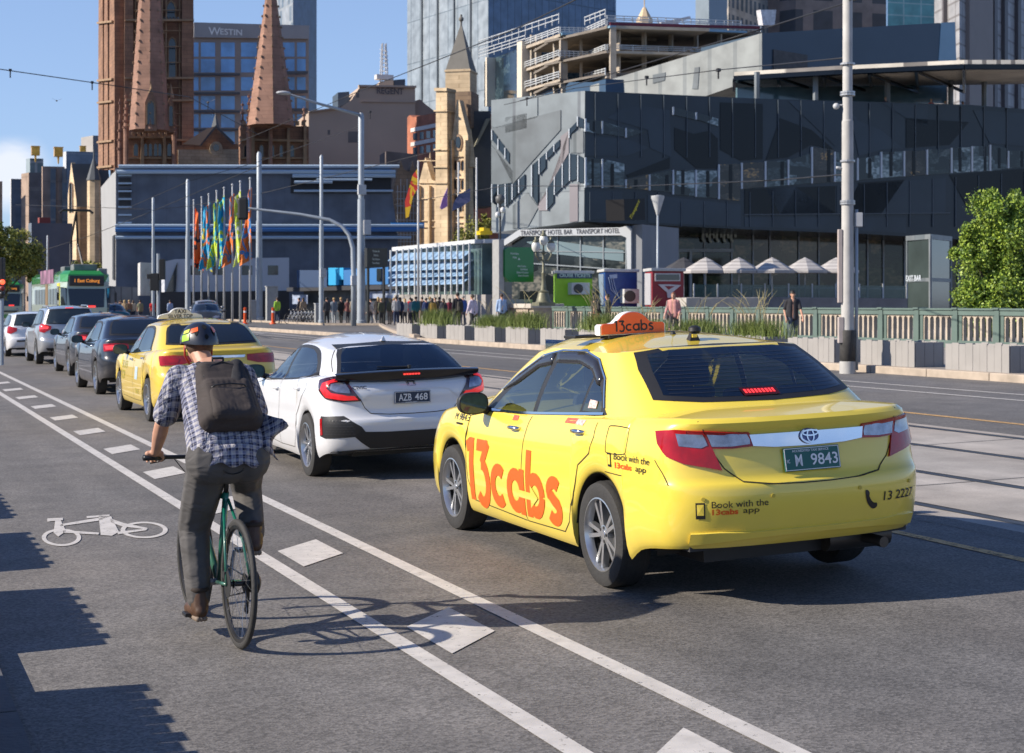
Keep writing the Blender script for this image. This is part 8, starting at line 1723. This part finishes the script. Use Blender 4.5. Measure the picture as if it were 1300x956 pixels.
cap(m,V['Sl'],V['Sr'],.058,.058);cap(m,c,p,.12,.12);cap(m,V['Pl'],V['Pr'],.09,.09);cap(m,c,V['N'],.07,.058)
blob(m,"body",SKIN,rider,.007,2)
m=MB();sx=Vector((.075,0,0))
cap(m,V['Sl']+Vector((.01,0,0)),V['Sr']-Vector((.01,0,0)),.073,.073)
for k in(-1,0,1):cap(m,c+sx*k*.85+Vector((0,-.03,-.03)),p+sx*k*1.15+Vector((0,.01,.05)),.125,.138)
cap(m,c,V['N']+Vector((0,-.01,-.01)),.085,.066)
cap(m,V['Sl'],V['Sl'].lerp(V['El'],.80),.078,.074);cap(m,V['Sr'],V['Sr'].lerp(V['Er'],.80),.078,.074)
o=blob(m,"shirt",PLAID,rider,.010,3)
m=MB();P=[]
for i in range(15):
 f=i/14;row=[]
 for j in range(11):
  g=j/10;x=.11+f*(.15+.015*math.sin(g*7));y=.24+.07*math.sin(f*5+g*3)*f-.10*f+.02*math.sin(g*11+f*3);z=1.23-.17*g-.01*f-.07*f*g+.012*math.sin(g*6+f*5)*f
  row.append(Vector((x+.02*math.sin(g*7)*f,y,z)))
 P.append(row)
m.grid(P);o=m.build("shirt_tail",PLAID,rider,smooth=True);so=o.modifiers.new("thick",'SOLIDIFY');so.thickness=.006
m=MB();P=[]
for i in range(41):
 t=math.pi*(.98+1.04*i/40);row=[]
 for j in range(6):
  g=j/5;row.append(Vector((.215*math.cos(t)*(1+.05*g),.25+.165*math.sin(t)*(1+.12*g),1.08-.115*g+.012*math.sin(i*.9)*g-.02*math.cos(t)*g)))
 P.append(row)
m.grid(P);o=m.build("shirt_hem",PLAID,rider,smooth=True);so=o.modifiers.new("thick",'SOLIDIFY');so.thickness=.005
m=MB()
for k in(-1,0,1):cap(m,p+Vector((k*.085,.015,.07)),p+Vector((k*.10,.0,-.02)),.125,.138)
for s in 'lr':
 k1=V['K'+s];cap(m,V['P'+s]+Vector((0,.01,0)),k1,.124,.092);cap(m,k1,V['A'+s].lerp(k1,.02),.090,.068)
 cap(m,V['P'+s].lerp(k1,.25)+Vector((0,0,.01)),V['P'+s].lerp(k1,.7),.110,.095)
blob(m,"trousers",TROU,rider,.010,2)
m=MB();cap(m,V['Al']+Vector((0,0,.06)),V['Al']+Vector((0,0,-.01)),.046,.046);blob(m,"sock",cloth("sock",(.02,.022,.03)),rider,.01,1)
BROWN=mat("brown_leather",(.075,.036,.018),.5,var=.35,scale=16)
for s in 'lr':
 A,T=V['A'+s],V['T'+s];m=MB();cap(m,A+Vector((0,-.01,.03)),A+Vector((0,-.03,-.045)),.052,.050);cap(m,A+Vector((0,-.03,-.05)),T+Vector((0,.03,-.01)),.046,.040);cap(m,A+Vector((0,-.05,-.06)),T+Vector((0,.02,-.025)),.040,.038);sh=blob(m,"shoe",BROWN,rider,.009,2)
 m=MB();d=(T+Vector((0,.05,0))-A);a0=A+Vector((0,-.075,-.098));b0=T+Vector((0,.06,-.046));
 for k in(-1,0,1):cap(m,a0+Vector((k*.018,0.012,0)),b0+Vector((k*.018,0,0)),.017,.015,8)
 l_=MB();[l_.tube([A+(T-A)*f+Vector((dx,0,.028-.03*f))for dx in(-.03,0,.03)],.004,5)for f in(.25,.4,.55,.7)];l_.build("laces",mat("lace",(.25,.2,.15),.8,var=0),sh)
 c_=MB();c_.lathe([(.050,0),(.056,.012),(.050,.024)],14,Matrix.Translation(A+Vector((0,-.012,.045))),caps=False);c_.build("collar",mat("collar_dark",(.03,.02,.015),.8),sh,smooth=True)
 m.build("sole",mat("sole",(.20,.15,.11),.7),sh,smooth=True)
m=MB();m.ell((0,-.02,.0),(.080,.092,.085),16,10,Mh);m.build("hair",mat("hair_brown",(.09,.05,.03),.8,var=.3,scale=40),rider,smooth=True)
hm=thing("helmet",None,None);hm.parent=rider;hm.matrix_local=Mh@Matrix.Translation((0,-.008,-.012))
prof=[];m=MB();P=[]
for i in range(15):
 a=math.pi/2*i/14*1.08-.10;row=[]
 for j in range(37):
  t=2*math.pi*j/36;k=1+.02*math.sin(t*6)*(math.cos(a)**2)
  row.append(Vector((.106*k*math.cos(a)*math.cos(t),-.005+.138*k*math.cos(a)*math.sin(t),.022+.112*math.sin(a)-.025*(math.sin(t)<0)*(-math.sin(t))*(1-math.sin(max(a,0))))))
 P.append(row)
m.grid(P);m.build("helmet_shell",mat("helmet_navy",(.018,.02,.03),.35,coat=.5,var=.1),hm,smooth=True,weld=True)
def helm(a,t,k=1.0):return Vector((.106*k*math.cos(a)*math.cos(t),-.005+.138*k*math.cos(a)*math.sin(t),.022+.112*k*math.sin(a)-.025*(math.sin(t)<0)*(-math.sin(t))*(1-math.sin(max(a,0)))))
m=MB()
for t0,a0,a1,wd in((-1.57,.15,.40,.10),(-1.0,.30,.75,.09),(-2.14,.30,.75,.09),(-.45,.15,.6,.09),(-2.7,.15,.6,.09),(.2,.3,.8,.1),(2.9,.3,.8,.1),(-1.57,.62,.95,.12)):
 R0=[helm(a0+(a1-a0)*i/8,t0-wd*(math.sin(math.pi*i/8)+.12)/max(math.cos(a0+(a1-a0)*i/8),.3),1.02)for i in range(9)];R1=[helm(a0+(a1-a0)*i/8,t0+wd*(math.sin(math.pi*i/8)+.12)/max(math.cos(a0+(a1-a0)*i/8),.3),1.02)for i in range(9)];m.grid([R0,R1])
m.build("helmet_vents",mat("void_black",(.004,.004,.004),.9,var=0),hm)
def hpatch(nm,c,t0,t1,a0,a1):
 m=MB();m.grid([[helm(a0+(a1-a0)*i/8+.12*j/8,t0+(t1-t0)*j/8,1.022)for i in range(9)]for j in range(9)]);m.build(nm,mat(nm+"_m",c,.35,coat=.4,var=0),hm,smooth=True)
hpatch("helmet_green",(.35,.62,.02),3.25,3.75,-.02,.30);hpatch("helmet_orange",(.85,.14,.03),3.80,4.25,.42,.66);hpatch("helmet_stripe",(.80,.12,.03),5.25,5.75,.45,.75);hpatch("helmet_yellow",(.6,.65,.05),3.3,3.7,.36,.55)
m=MB();m.tube([Mh@Vector((-.082,-.0,.0)),Mh@Vector((-.080,.01,-.07)),Mh@Vector((-.045,.045,-.115)),Mh@Vector((0,.06,-.122)),Mh@Vector((.045,.045,-.115)),Mh@Vector((.080,.01,-.07)),Mh@Vector((.082,0,0))],.006,6);m.build("chin_strap",mat("strap_red",(.45,.04,.02),.7,var=0),rider,smooth=True)
pk=thing("backpack","dark brown backpack worn on the cyclist's back","backpack",ML,.03)
ax=(c-p).normalized();back=Vector((0,-ax.z,ax.y))
BRN=crumple("pack_brown",(.045,.035,.032));BRD=crumple("pack_black",(.018,.018,.022))
def pkp(x,t,d):return p+ax*t+back*d+Vector((x,0,0))
m=MB()
for x in(-.10,-.075,-.05,-.025,0,.025,.05,.075,.10):cap(m,pkp(x*1.12,.10,.190),pkp(x*.86,.44,.185),.068,.058)
for x in(-.09,-.06,-.03,0,.03,.06,.09):cap(m,pkp(x,.10,.235),pkp(x,.30,.225),.058,.050)
blob(m,"pack_bag",BRN,pk,.009,3)
m=MB()
for x in(-.08,-.06,-.04,-.02,0,.02,.04,.06,.08):cap(m,pkp(x,.09,.262),pkp(x,.225,.255),.046,.040)
blob(m,"front_pocket",BRN,pk,.008,2)
m=MB()
cap(m,pkp(.135,.12,.19),pkp(.115,.42,.19),.042,.042);cap(m,pkp(.06,.30,.225),pkp(.09,.46,.20),.05,.045);blob(m,"side_panel",BRD,pk,.009,2)
m=MB();m.tube([pkp(-.125,.255,.240),pkp(-.08,.262,.290),pkp(0,.262,.302),pkp(.08,.262,.290),pkp(.125,.255,.240)],.0045,6);m.tube([pkp(-.12,.36,.235),pkp(-.06,.44,.240),pkp(0,.465,.240),pkp(.06,.44,.240),pkp(.12,.36,.235)],.004,6);m.build("zip",BLK,pk,smooth=True)
m=MB();m.tube([pkp(-.03,.50,.17),pkp(-.03,.535,.185),pkp(.03,.535,.185),pkp(.03,.50,.17)],.008,8);m.build("carry_loop",BRD,pk,smooth=True)
for s in(-1,1):
 m=MB();m.tube([pkp(s*.07,.48,.17),pkp(s*.085,.56,.10),pkp(s*.105,.575,.0),pkp(s*.12,.50,-.10),pkp(s*.15,.33,-.14),pkp(s*.19,.16,-.02),pkp(s*.13,.10,.14)],[.014,.02,.021,.02,.016,.010,.009],8);m.build("shoulder_strap",BRD,pk,smooth=True)
 # ================================================================ trams
TG=carpaint("tram_green",(.03,.26,.045));TW=carpaint("tram_white",(.42,.50,.40));TYE=mat("tram_yellow",(.75,.62,.02),.4,var=.05)
def tram(u,s,label,detail=True,L=16.5):
 t=thing("tram",label,"tram",(u,s,gz(u)),0);w2=1.33;H=3.25;t.scale=(1.02,1,1.09)
 def ring(z,tap=1.0,front=0.0):return[Vector(p)for p in((-w2*.80*tap,front,z),(w2*.80*tap,front,z),(w2,.9+front*.3,z),(w2,L,z),(-w2,L,z),(-w2,.9+front*.3,z))]
 m=MB();rr=[ring(.35,1.02,.05),ring(1.25,1.02,0),ring(2.35,.98,.28),ring(2.75,.94,.36)]
 for a,b in zip(rr,rr[1:]):m.add(a+b,[(i,(i+1)%6,6+(i+1)%6,6+i)for i in range(6)])
 m.add(rr[-1],[tuple(range(6))]);m.build("body",TW,t)
 m=MB();a=ring(2.62,.95,.30);b=ring(3.0,.90,.42);c=[Vector((p.x*.82,p.y+(.3 if p.y<2 else-.2),3.2))for p in b]
 a=[Vector((p.x*1.01,p.y-.02,p.z))for p in a]
 for q,r2 in((a,b),(b,c)):m.add(q+r2,[(i,(i+1)%6,6+(i+1)%6,6+i)for i in range(6)])
 m.add(c,[tuple(range(6))]);m.build("roof",TG,t)
 m=MB();a=[Vector((p.x*1.01,p.y-.01,p.z))for p in ring(.32,1.02,.04)];b=[Vector((p.x*1.01,p.y-.01,.62))for p in a];b=[Vector((p.x,p.y,.62 if i_<2 else .95))for i_,p in enumerate(b)];m.add(a+b,[(i,(i+1)%6,6+(i+1)%6,6+i)for i in range(6)]);m.build("skirt",TG,t)
 m=MB();m.hexa([Vector(p)for p in((-.92,-.02,1.28),(.92,-.02,1.28),(1.0,.21,2.25),(-1.0,.21,2.25))],[Vector(p)for p in((-.92,.3,1.28),(.92,.3,1.28),(1.0,.5,2.25),(-1.0,.5,2.25))]);m.build("windscreen",GLASS,t,bevel=.03)
 m=MB()
 for sx in(-1,1):m.hexa([Vector(p)for p in((sx*1.06,.02,1.28),(sx*1.25,.66,1.28),(sx*1.25,.75,2.3),(sx*1.08,.28,2.3))],[Vector(p)for p in((sx*1.11,.0,1.28),(sx*1.34,.66,1.28),(sx*1.34,.75,2.3),(sx*1.13,.26,2.3))])
 m.build("cab_side_window",GLASS,t)
 m=MB();m.box((0,.26,2.66),(1.9,.25,.52));m.build("destination_box",mat("tram_black",(.02,.02,.022),.4),t,bevel=.05)
 m=MB();put_text(m,"1 East Coburg",frameM((0,.125,2.66),(1,0,0),(0,0,1)),size=.24,bold=.006);m.build("destination_lettering",mat("dest_amber",(.5,.16,.02),.5,var=0,emit=((1,.35,.05),.45)),t)
 m=MB();m.box((0,-.02,.86),(1.5,.12,.10));m.build("bumper",MATS["tram_black"],t)
 for sx in(-1,1):
  m=MB();m.ell((sx*.72,-.02,.98),(.11,.05,.10));m.build("headlamp",LCLR,t,smooth=True)
 m=MB();m.box((.25,.0,1.33),(.42,.06,.10));m.build("red_lamp",LREDL,t)
 for sx in(-1,1):
  x=sx*1.335
  m=MB();m.box((x,1.75,1.55),(.03,1.15,2.0));m.build("door",TYE,t)
  m=MB();m.box((x+sx*.012,1.46,1.7),(.03,.42,1.4));m.box((x+sx*.012,2.04,1.7),(.03,.42,1.4));m.build("door_glass",GLASS,t)
  for k in range(8 if detail else 5):
   y=3.1+k*1.55
   if k==3:m=MB();m.box((x,y,1.55),(.03,1.2,2.0));m.build("door",mat("door_brown",(.20,.12,.05),.5),t);continue
   m=MB();m.box((x,y,1.85),(.035,1.15,.85));w_=m.build("window",GLASS,t)
   if detail:m=MB();m.box((x+sx*.01,y,1.85),(.035,.05,.85));m.build("bar",TW,w_)
  m=MB();m.box((x*1.0,7.5,2.95),(.06,7,.75));m.build("advert_board",mat("advert",(.25,.12,.18),.5,var=.9,scale=.9),t)
 m=MB();m.box((.1,2.2,3.38),(1.3,1.4,.35));m.box((0,4.6,3.34),(1.6,1.8,.28));m.box((.95,.95,3.1),(.5,.4,.45));m.build("roof_equipment",mat("roof_gear",(.16,.17,.17),.6,var=.4,scale=2),t,bevel=.05)
 pt=thing("pantograph",None,None);pt.parent=t;pt.location=(0,4.6,3.55);m=MB()
 for sx in(-.35,.35):m.tube([(sx,0,0),(sx*.6,1.1,1.2),(0,.1,2.9)],.06,5)
 m.tube([(-.95,.1,2.85),(-.75,.1,3.0),(.75,.1,3.0),(.95,.1,2.85)],.07,6);m.tube([(-.4,0,0),(.4,0,0)],.05,6);m.build("arms",MATS["tram_black"],pt)
 m=MB()
 for sx in(-1,1):m.tube([(sx*1.2,.35,2.3),(sx*1.5,.1,2.3),(sx*1.55,.1,2.05)],.02,5);m.box((sx*1.56,.1,1.85),(.12,.12,.40))
 m.build("mirror",MATS["tram_black"],t);return t
tram(12.1,91.4,"green and white tram with pantograph coming down the street behind the cars")
tram(12.1,141,"second tram cut off by the left edge, behind the first",False)
# ================================================================ pedestrians
def P_(c):return cloth("cloth_%d_%d_%d"%tuple(int(v*255)for v in c),c)
HB,HD_,HBL,HG=mat("hair_black",(.015,.012,.01),.6,var=.2),mat("hair_dark",(.05,.03,.02),.6,var=.2),mat("hair_blond",(.40,.27,.12),.6,var=.2),mat("hair_grey",(.32,.31,.30),.7,var=.2)
POSE={}
def stand(leg=0.0,arm=0.0,lean=0.0,elbow=.05,h=1.0):
 J=dict(H=(0,.03+lean,1.60),N=(0,.0+lean,1.44),Sl=(-.17,lean,1.39),Sr=(.17,lean,1.39),El=(-.23,arm*.12+lean,1.12),Er=(.23,-arm*.12+lean,1.12),Wl=(-.22,arm*.22+elbow+lean,.88),Wr=(.22,-arm*.22+elbow+lean,.88),Dl=(-.21,arm*.25+elbow*1.3+lean,.79),Dr=(.21,-arm*.25+elbow*1.3+lean,.79),Pl=(-.09,0,.92),Pr=(.09,0,.92),Kl=(-.10,.04-leg*.16,.49),Kr=(.10,.04+leg*.18,.49),Al=(-.10,-leg*.36,.09+abs(leg)*.04),Ar=(.10,leg*.30,.09),Tl=(-.11,-leg*.36+.14,.045+abs(leg)*.02),Tr=(.11,leg*.30+.15,.045))
 return{k:tuple(c*h for c in v)for k,v in J.items()}
NP=[0]
def person(px,D,label,top,legs_c,face=0,pose=None,hair='short',hm=HD_,vox=.030,skirt=False,legs='long',sleeve=1.9,skin=SKIN,bag=None,u=None,z=None,h=1.0,hands=False,grp=None,shoe=None):
 p=W(px,HZN,D)if u is None else Vector((*u,0));zz=gz(p.x)if z is None else z
 t=thing("person",label,"person",(p.x,p.y,zz),face,grp);J=pose or stand(random.uniform(-.5,.6),random.uniform(-.5,.5))
 J={k:tuple(c*h for c in v)for k,v in J.items()}
 figure(t,J,P_(top),P_(legs_c),skin,hm,P_(shoe or(.05,.04,.04)),sleeve,vox,hands,1.0,False,legs,hair,skirt)
 if bag:
  b=thing("bag" if bag[1]!='pack' else "backpack",bag[2],"bag",(p.x,p.y,zz),face);m=MB()
  if bag[1]=='pack':m.box((0,-.24,1.20),(.30,.18,.44),top=(.8,.7));m.build("pack_body",P_(bag[0]),b,bevel=.05);m=MB();m.box((0,-.34,1.10),(.22,.06,.2));m.build("pocket",P_(bag[0]),b,bevel=.02)
  else:
   m=MB();m.box((.27,.05,.86),(.12,.30,.26),top=(.8,.85));m.build("bag_body",P_(bag[0]),b,bevel=.03);m=MB();m.tube([(.27,-.08,.98),(.22,-.04,1.42),(.22,.06,1.42),(.27,.14,.98)],.012,5);m.build("strap",P_(bag[0]),b)
 return t
random.seed(11)
AWAY,TOWARD=0.0,math.pi
person(756,66,"woman in black top with long dark hair and red bag left of the roof sign",(.02,.02,.022),(.35,.08,.06),-1.2,stand(0,.2,0,.2),'long',HB,.022,grp=None)
person(772,65,"person in dark olive coat standing beside the woman in black",(.05,.055,.045),(.03,.03,.035),.8,stand(0,0),'short',HB,.022)
person(855,56,"woman in pink top and dark shorts walking behind the taxi roof",(.50,.24,.22),(.08,.07,.07),2.4,stand(.6,-.6,0,.28),'long',mat("hair_auburn",(.22,.09,.05),.6),.018,legs='short',sleeve=1.6,bag=((.45,.40,.36),'side',"pale shoulder bag of the woman in pink"),hands=True)
person(1006,47.5,"runner in black jersey with sunglasses and cap by the parapet",(.022,.022,.028),(.05,.065,.10),2.75,stand(.8,.9,.03,.30),'cap',HB,.016,sleeve=.8,hands=True,bag=((.02,.02,.02),'pack',"small dark pack on the runner's back"))
person(581,70,"man in long black coat and white socks with hands in pockets",(.018,.018,.022),(.015,.015,.02),.1,stand(.15,0),'short',HB,.024,bag=((.04,.035,.03),'pack',"dark backpack on the man in the long black coat"),shoe=(.6,.6,.6),h=1.06)
person(600,69,"man in white shirt and dark trousers walking with a backpack",(.55,.48,.56),(.02,.02,.028),.5,stand(.8,.5),'short',HD_,.022,bag=((.05,.05,.08),'side',"dark shoulder bag of the man in white shirt"))
person(637,74,"man in light blue shirt with a black strap across his back",(.30,.42,.62),(.03,.035,.05),-.1,stand(.3,.1),'short',HD_,.022,bag=((.015,.015,.02),'side',"black cross-body bag of the man in light blue shirt"),h=1.04)
person(588,90,"man in bright blue polo shirt behind the white-shirted man",(.05,.12,.42),(.10,.10,.12),.2,None,'short',HG,.03,h=1.04)
crowd=[(424,98,"man in grey denim jacket at the crowd's left end",(.16,.19,.23),(.30,.32,.34),.0,'short'),(433,99,"person in black coat beside the denim jacket",(.02,.02,.022),(.03,.03,.03),.1,'short'),(441.5,101,"woman with a beige bag left of the curved mast",(.25,.10,.09),(.05,.05,.06),.3,'long'),(475,97,"bent person in pale cream top behind the white hatchback's roof",(.55,.42,.33),(.50,.46,.42),1.2,'short'),(480,101,"woman in black leather jacket near the direction sign",(.03,.025,.025),(.02,.02,.02),-.3,'long'),(487,100,"person in navy jacket, middle of the crowd",(.02,.03,.06),(.02,.02,.03),.2,'short'),(471,104,"man in white shirt behind the thick tram pole",(.5,.5,.52),(.05,.05,.06),.5,'short'),(495,98,"woman in khaki coat with a red bag",(.13,.12,.07),(.30,.22,.16),.2,'long'),(508,97,"woman in pale headscarf and navy coat",(.02,.035,.09),(.02,.02,.03),.1,'long'),(500,108,"tall person in plum jacket in the back of the crowd",(.08,.05,.08),(.03,.03,.04),-.2,'short'),(521,104,"man in bright red jacket",(.50,.015,.03),(.03,.03,.04),0,'short'),(523,96,"person in grey jumper with a dark backpack",(.28,.28,.30),(.03,.03,.04),.1,'short'),(536,97,"woman in black with pink bag, hair tied up",(.03,.025,.03),(.30,.20,.18),-.1,'bun'),(529,106,"child-like short figure with brown hair",(.35,.25,.20),(.05,.05,.06),.3,'long'),(546,100,"person in grey-green cardigan",(.20,.23,.20),(.10,.10,.11),.2,'short'),(553,102,"man in dark brown jacket looking left",(.06,.04,.035),(.03,.03,.03),1.3,'short'),(563,92,"woman with auburn hair and black bag, left of the long coat",(.05,.05,.06),(.03,.03,.03),.2,'long'),(617,100,"woman in pale top behind a dark bench",(.45,.42,.42),(.05,.05,.05),.9,'short'),(484,94,"person in olive parka, front of the crowd",(.10,.10,.06),(.05,.05,.05),.4,'short'),(503,93,"teenager in grey hoodie, front of the crowd",(.25,.26,.28),(.03,.04,.08),-.3,'short'),(514,100,"woman in white jacket among the crowd",(.5,.5,.48),(.04,.04,.05),.2,'long'),(528,94,"person in teal puffer jacket, crowd centre",(.02,.14,.16),(.03,.03,.03),0,'short'),(541,95,"man in dark blue shirt, crowd centre right",(.03,.05,.14),(.16,.14,.11),.1,'short'),(549,93,"woman in mustard cardigan near the grass",(.42,.26,.05),(.03,.03,.03),-.2,'long'),(558,97,"man in black T-shirt behind the grass",(.02,.02,.02),(.06,.08,.14),.3,'short'),(571,95,"person in maroon top left of the long coat",(.20,.03,.05),(.03,.03,.03),0,'long'),(415,96,"person in charcoal coat at the slim pole",(.05,.05,.055),(.03,.03,.03),.2,'short'),(449,99,"person in beige trench coat between the two poles",(.34,.28,.20),(.05,.05,.05),.1,'long')]
for i,(x,D,lb,a,b,f,hr)in enumerate(crowd):person(x,D,lb,a,b,f,stand(.5,.1,.35,.25,.82)if i==3 else None,hr,random.choice((HB,HD_,HD_,HBL)),.032,h=random.uniform(.94,1.02),bag=((.45,.04,.03),'side',"red handbag held by the woman in khaki coat")if i==7 else None,grp="people waiting at the crossing")
left=[(147,122,"person in white T-shirt by the tram's front",(.42,.45,.52),0),(154,124,"woman with dark hair in black top at the tram stop",(.03,.03,.03),.6),(158,120,"blond person in tan jacket at the tram stop",(.35,.25,.15),-.4),(164,121,"person in brown shirt at the tram stop",(.20,.12,.08),.2),(169,124,"person in cream blouse at the tram stop",(.5,.42,.32),.1),(178,119,"person in olive shirt with arms raised at the tram stop",(.25,.24,.14),.2),(194,118,"man in bright red T-shirt by the signal cluster",(.55,.02,.02),0),(216,118,"man in pale blue shirt right of the signal cluster",(.30,.38,.55),.3),(152,128,"person in grey hoodie in the back at the tram stop",(.2,.2,.22),.2)]
for x,D,lb,a,f in left:person(x,D,lb,a,(.04,.045,.07),f,None,random.choice(('short','long')),random.choice((HB,HD_,HBL)),.035,sleeve=random.choice((.7,1.9)),z=.4,grp="people at the tram stop")
person(352,104,"worker in hi-vis yellow vest by the pale cabinet",(.35,.60,.05),(.03,.04,.08),.3,None,'short',HD_,.034,grp=None);person(380,108,"person in dark coat by the parked bikes",(.04,.04,.05),(.04,.04,.05),1.0,None,'short',HB,.035);person(385,106,"person in tan coat by the parked bikes",(.25,.19,.13),(.04,.04,.05),.4,None,'long',HB,.035)
for x,D,z,lb,a in((912,82,.55,"diner in mauve shirt under the umbrellas",(.35,.28,.35)),(941,82,.55,"diner with brown hair under the middle umbrella",(.3,.2,.15)),(958,83,.55,"diner in cream top right of the middle umbrella",(.45,.38,.3)),(1124,106.6,14.1,"man in white cap on the rooftop terrace, left",(.05,.05,.06)),(1182,107.6,14.1,"person in red hat on the rooftop terrace",(.5,.08,.06)),(1200,107.9,14.0,"person in dark top on the rooftop terrace, right of the red hat",(.06,.05,.05)),(1222,108.2,14.0,"person in pink cap at the terrace's right corner",(.45,.15,.15))):
 person(x,D,lb,a,(.05,.05,.06),TOWARD,stand(0,0),'short',random.choice((HD_,HBL)),.035,z=z)
pbk=thing("parked_bicycle","one of the hire bikes in the rack left of the crowd","bicycle",(0,0,.53),0,"bikes parked in the rack");MX=Matrix.Rotation(R(90),4,'Y')
for y in(-.52,.52):e=thing("wheel",None,None);e.parent=pbk;e.location=(0,y,.33);m=MB();m.lathe([(.33,-.018),(.335,0),(.33,.018),(.305,.018),(.305,-.018)],24,MX,caps=False);m.build("tyre",RUB,e);m=MB();[m.tube([(0,0,0),(0,.31*math.cos(k*.628),.31*math.sin(k*.628))],.004,3)for k in range(10)];m.build("spokes",ALLOY,e)
m=MB();m.tube([(0,-.52,.33),(0,-.12,.30),(0,.36,.75),(0,.52,.33)],.022,6);m.tube([(0,-.12,.30),(0,-.22,.85)],.018,6);m.tube([(0,-.52,.33),(0,-.2,.70),(0,.36,.72)],.014,6);m.build("frame",WHITE_P,pbk,smooth=True)
m=MB();m.box((0,-.24,.90),(.14,.26,.05));m.build("saddle",BLK,pbk,bevel=.02);m=MB();m.tube([(-.27,.28,1.0),(0,.36,.98),(.27,.28,1.0)],.016,6);m.tube([(0,.36,.98),(0,.36,.75)],.016,6);m.build("handlebar",BLK,pbk)
for i in range(8):
 c=pbk if i==0 else copy_tree(pbk);p=W(372+i*4.4,HZN,103+.4*i);c.location=(p.x,p.y,.53);c.rotation_euler=(0,0,-1.0+.05*(i%3))
for x,y,s_,lb in((72,128,1.0,"small bird flying in the sky at the left"),(264,130,1.5,"dark bird flying before the hotel windows")):
 t=thing("bird",lb,"bird",W(x,y,90));m=MB();m.ell((0,0,0),(.05*s_,.12*s_,.045*s_),10,7);m.add([(0,.05*s_,0),(0,-.05*s_,0),(-.28*s_,-.06*s_,.12*s_),(-.25*s_,.02*s_,.13*s_)],[(0,1,2,3)]);m.add([(0,.05*s_,0),(0,-.05*s_,0),(.28*s_,-.06*s_,.12*s_),(.25*s_,.02*s_,.13*s_)],[(0,1,2,3)]);m.ell((0,.13*s_,.02*s_),(.03*s_,)*3,8,6);m.build("body",mat("feather_grey",(.08,.08,.09),.8),t,smooth=True)
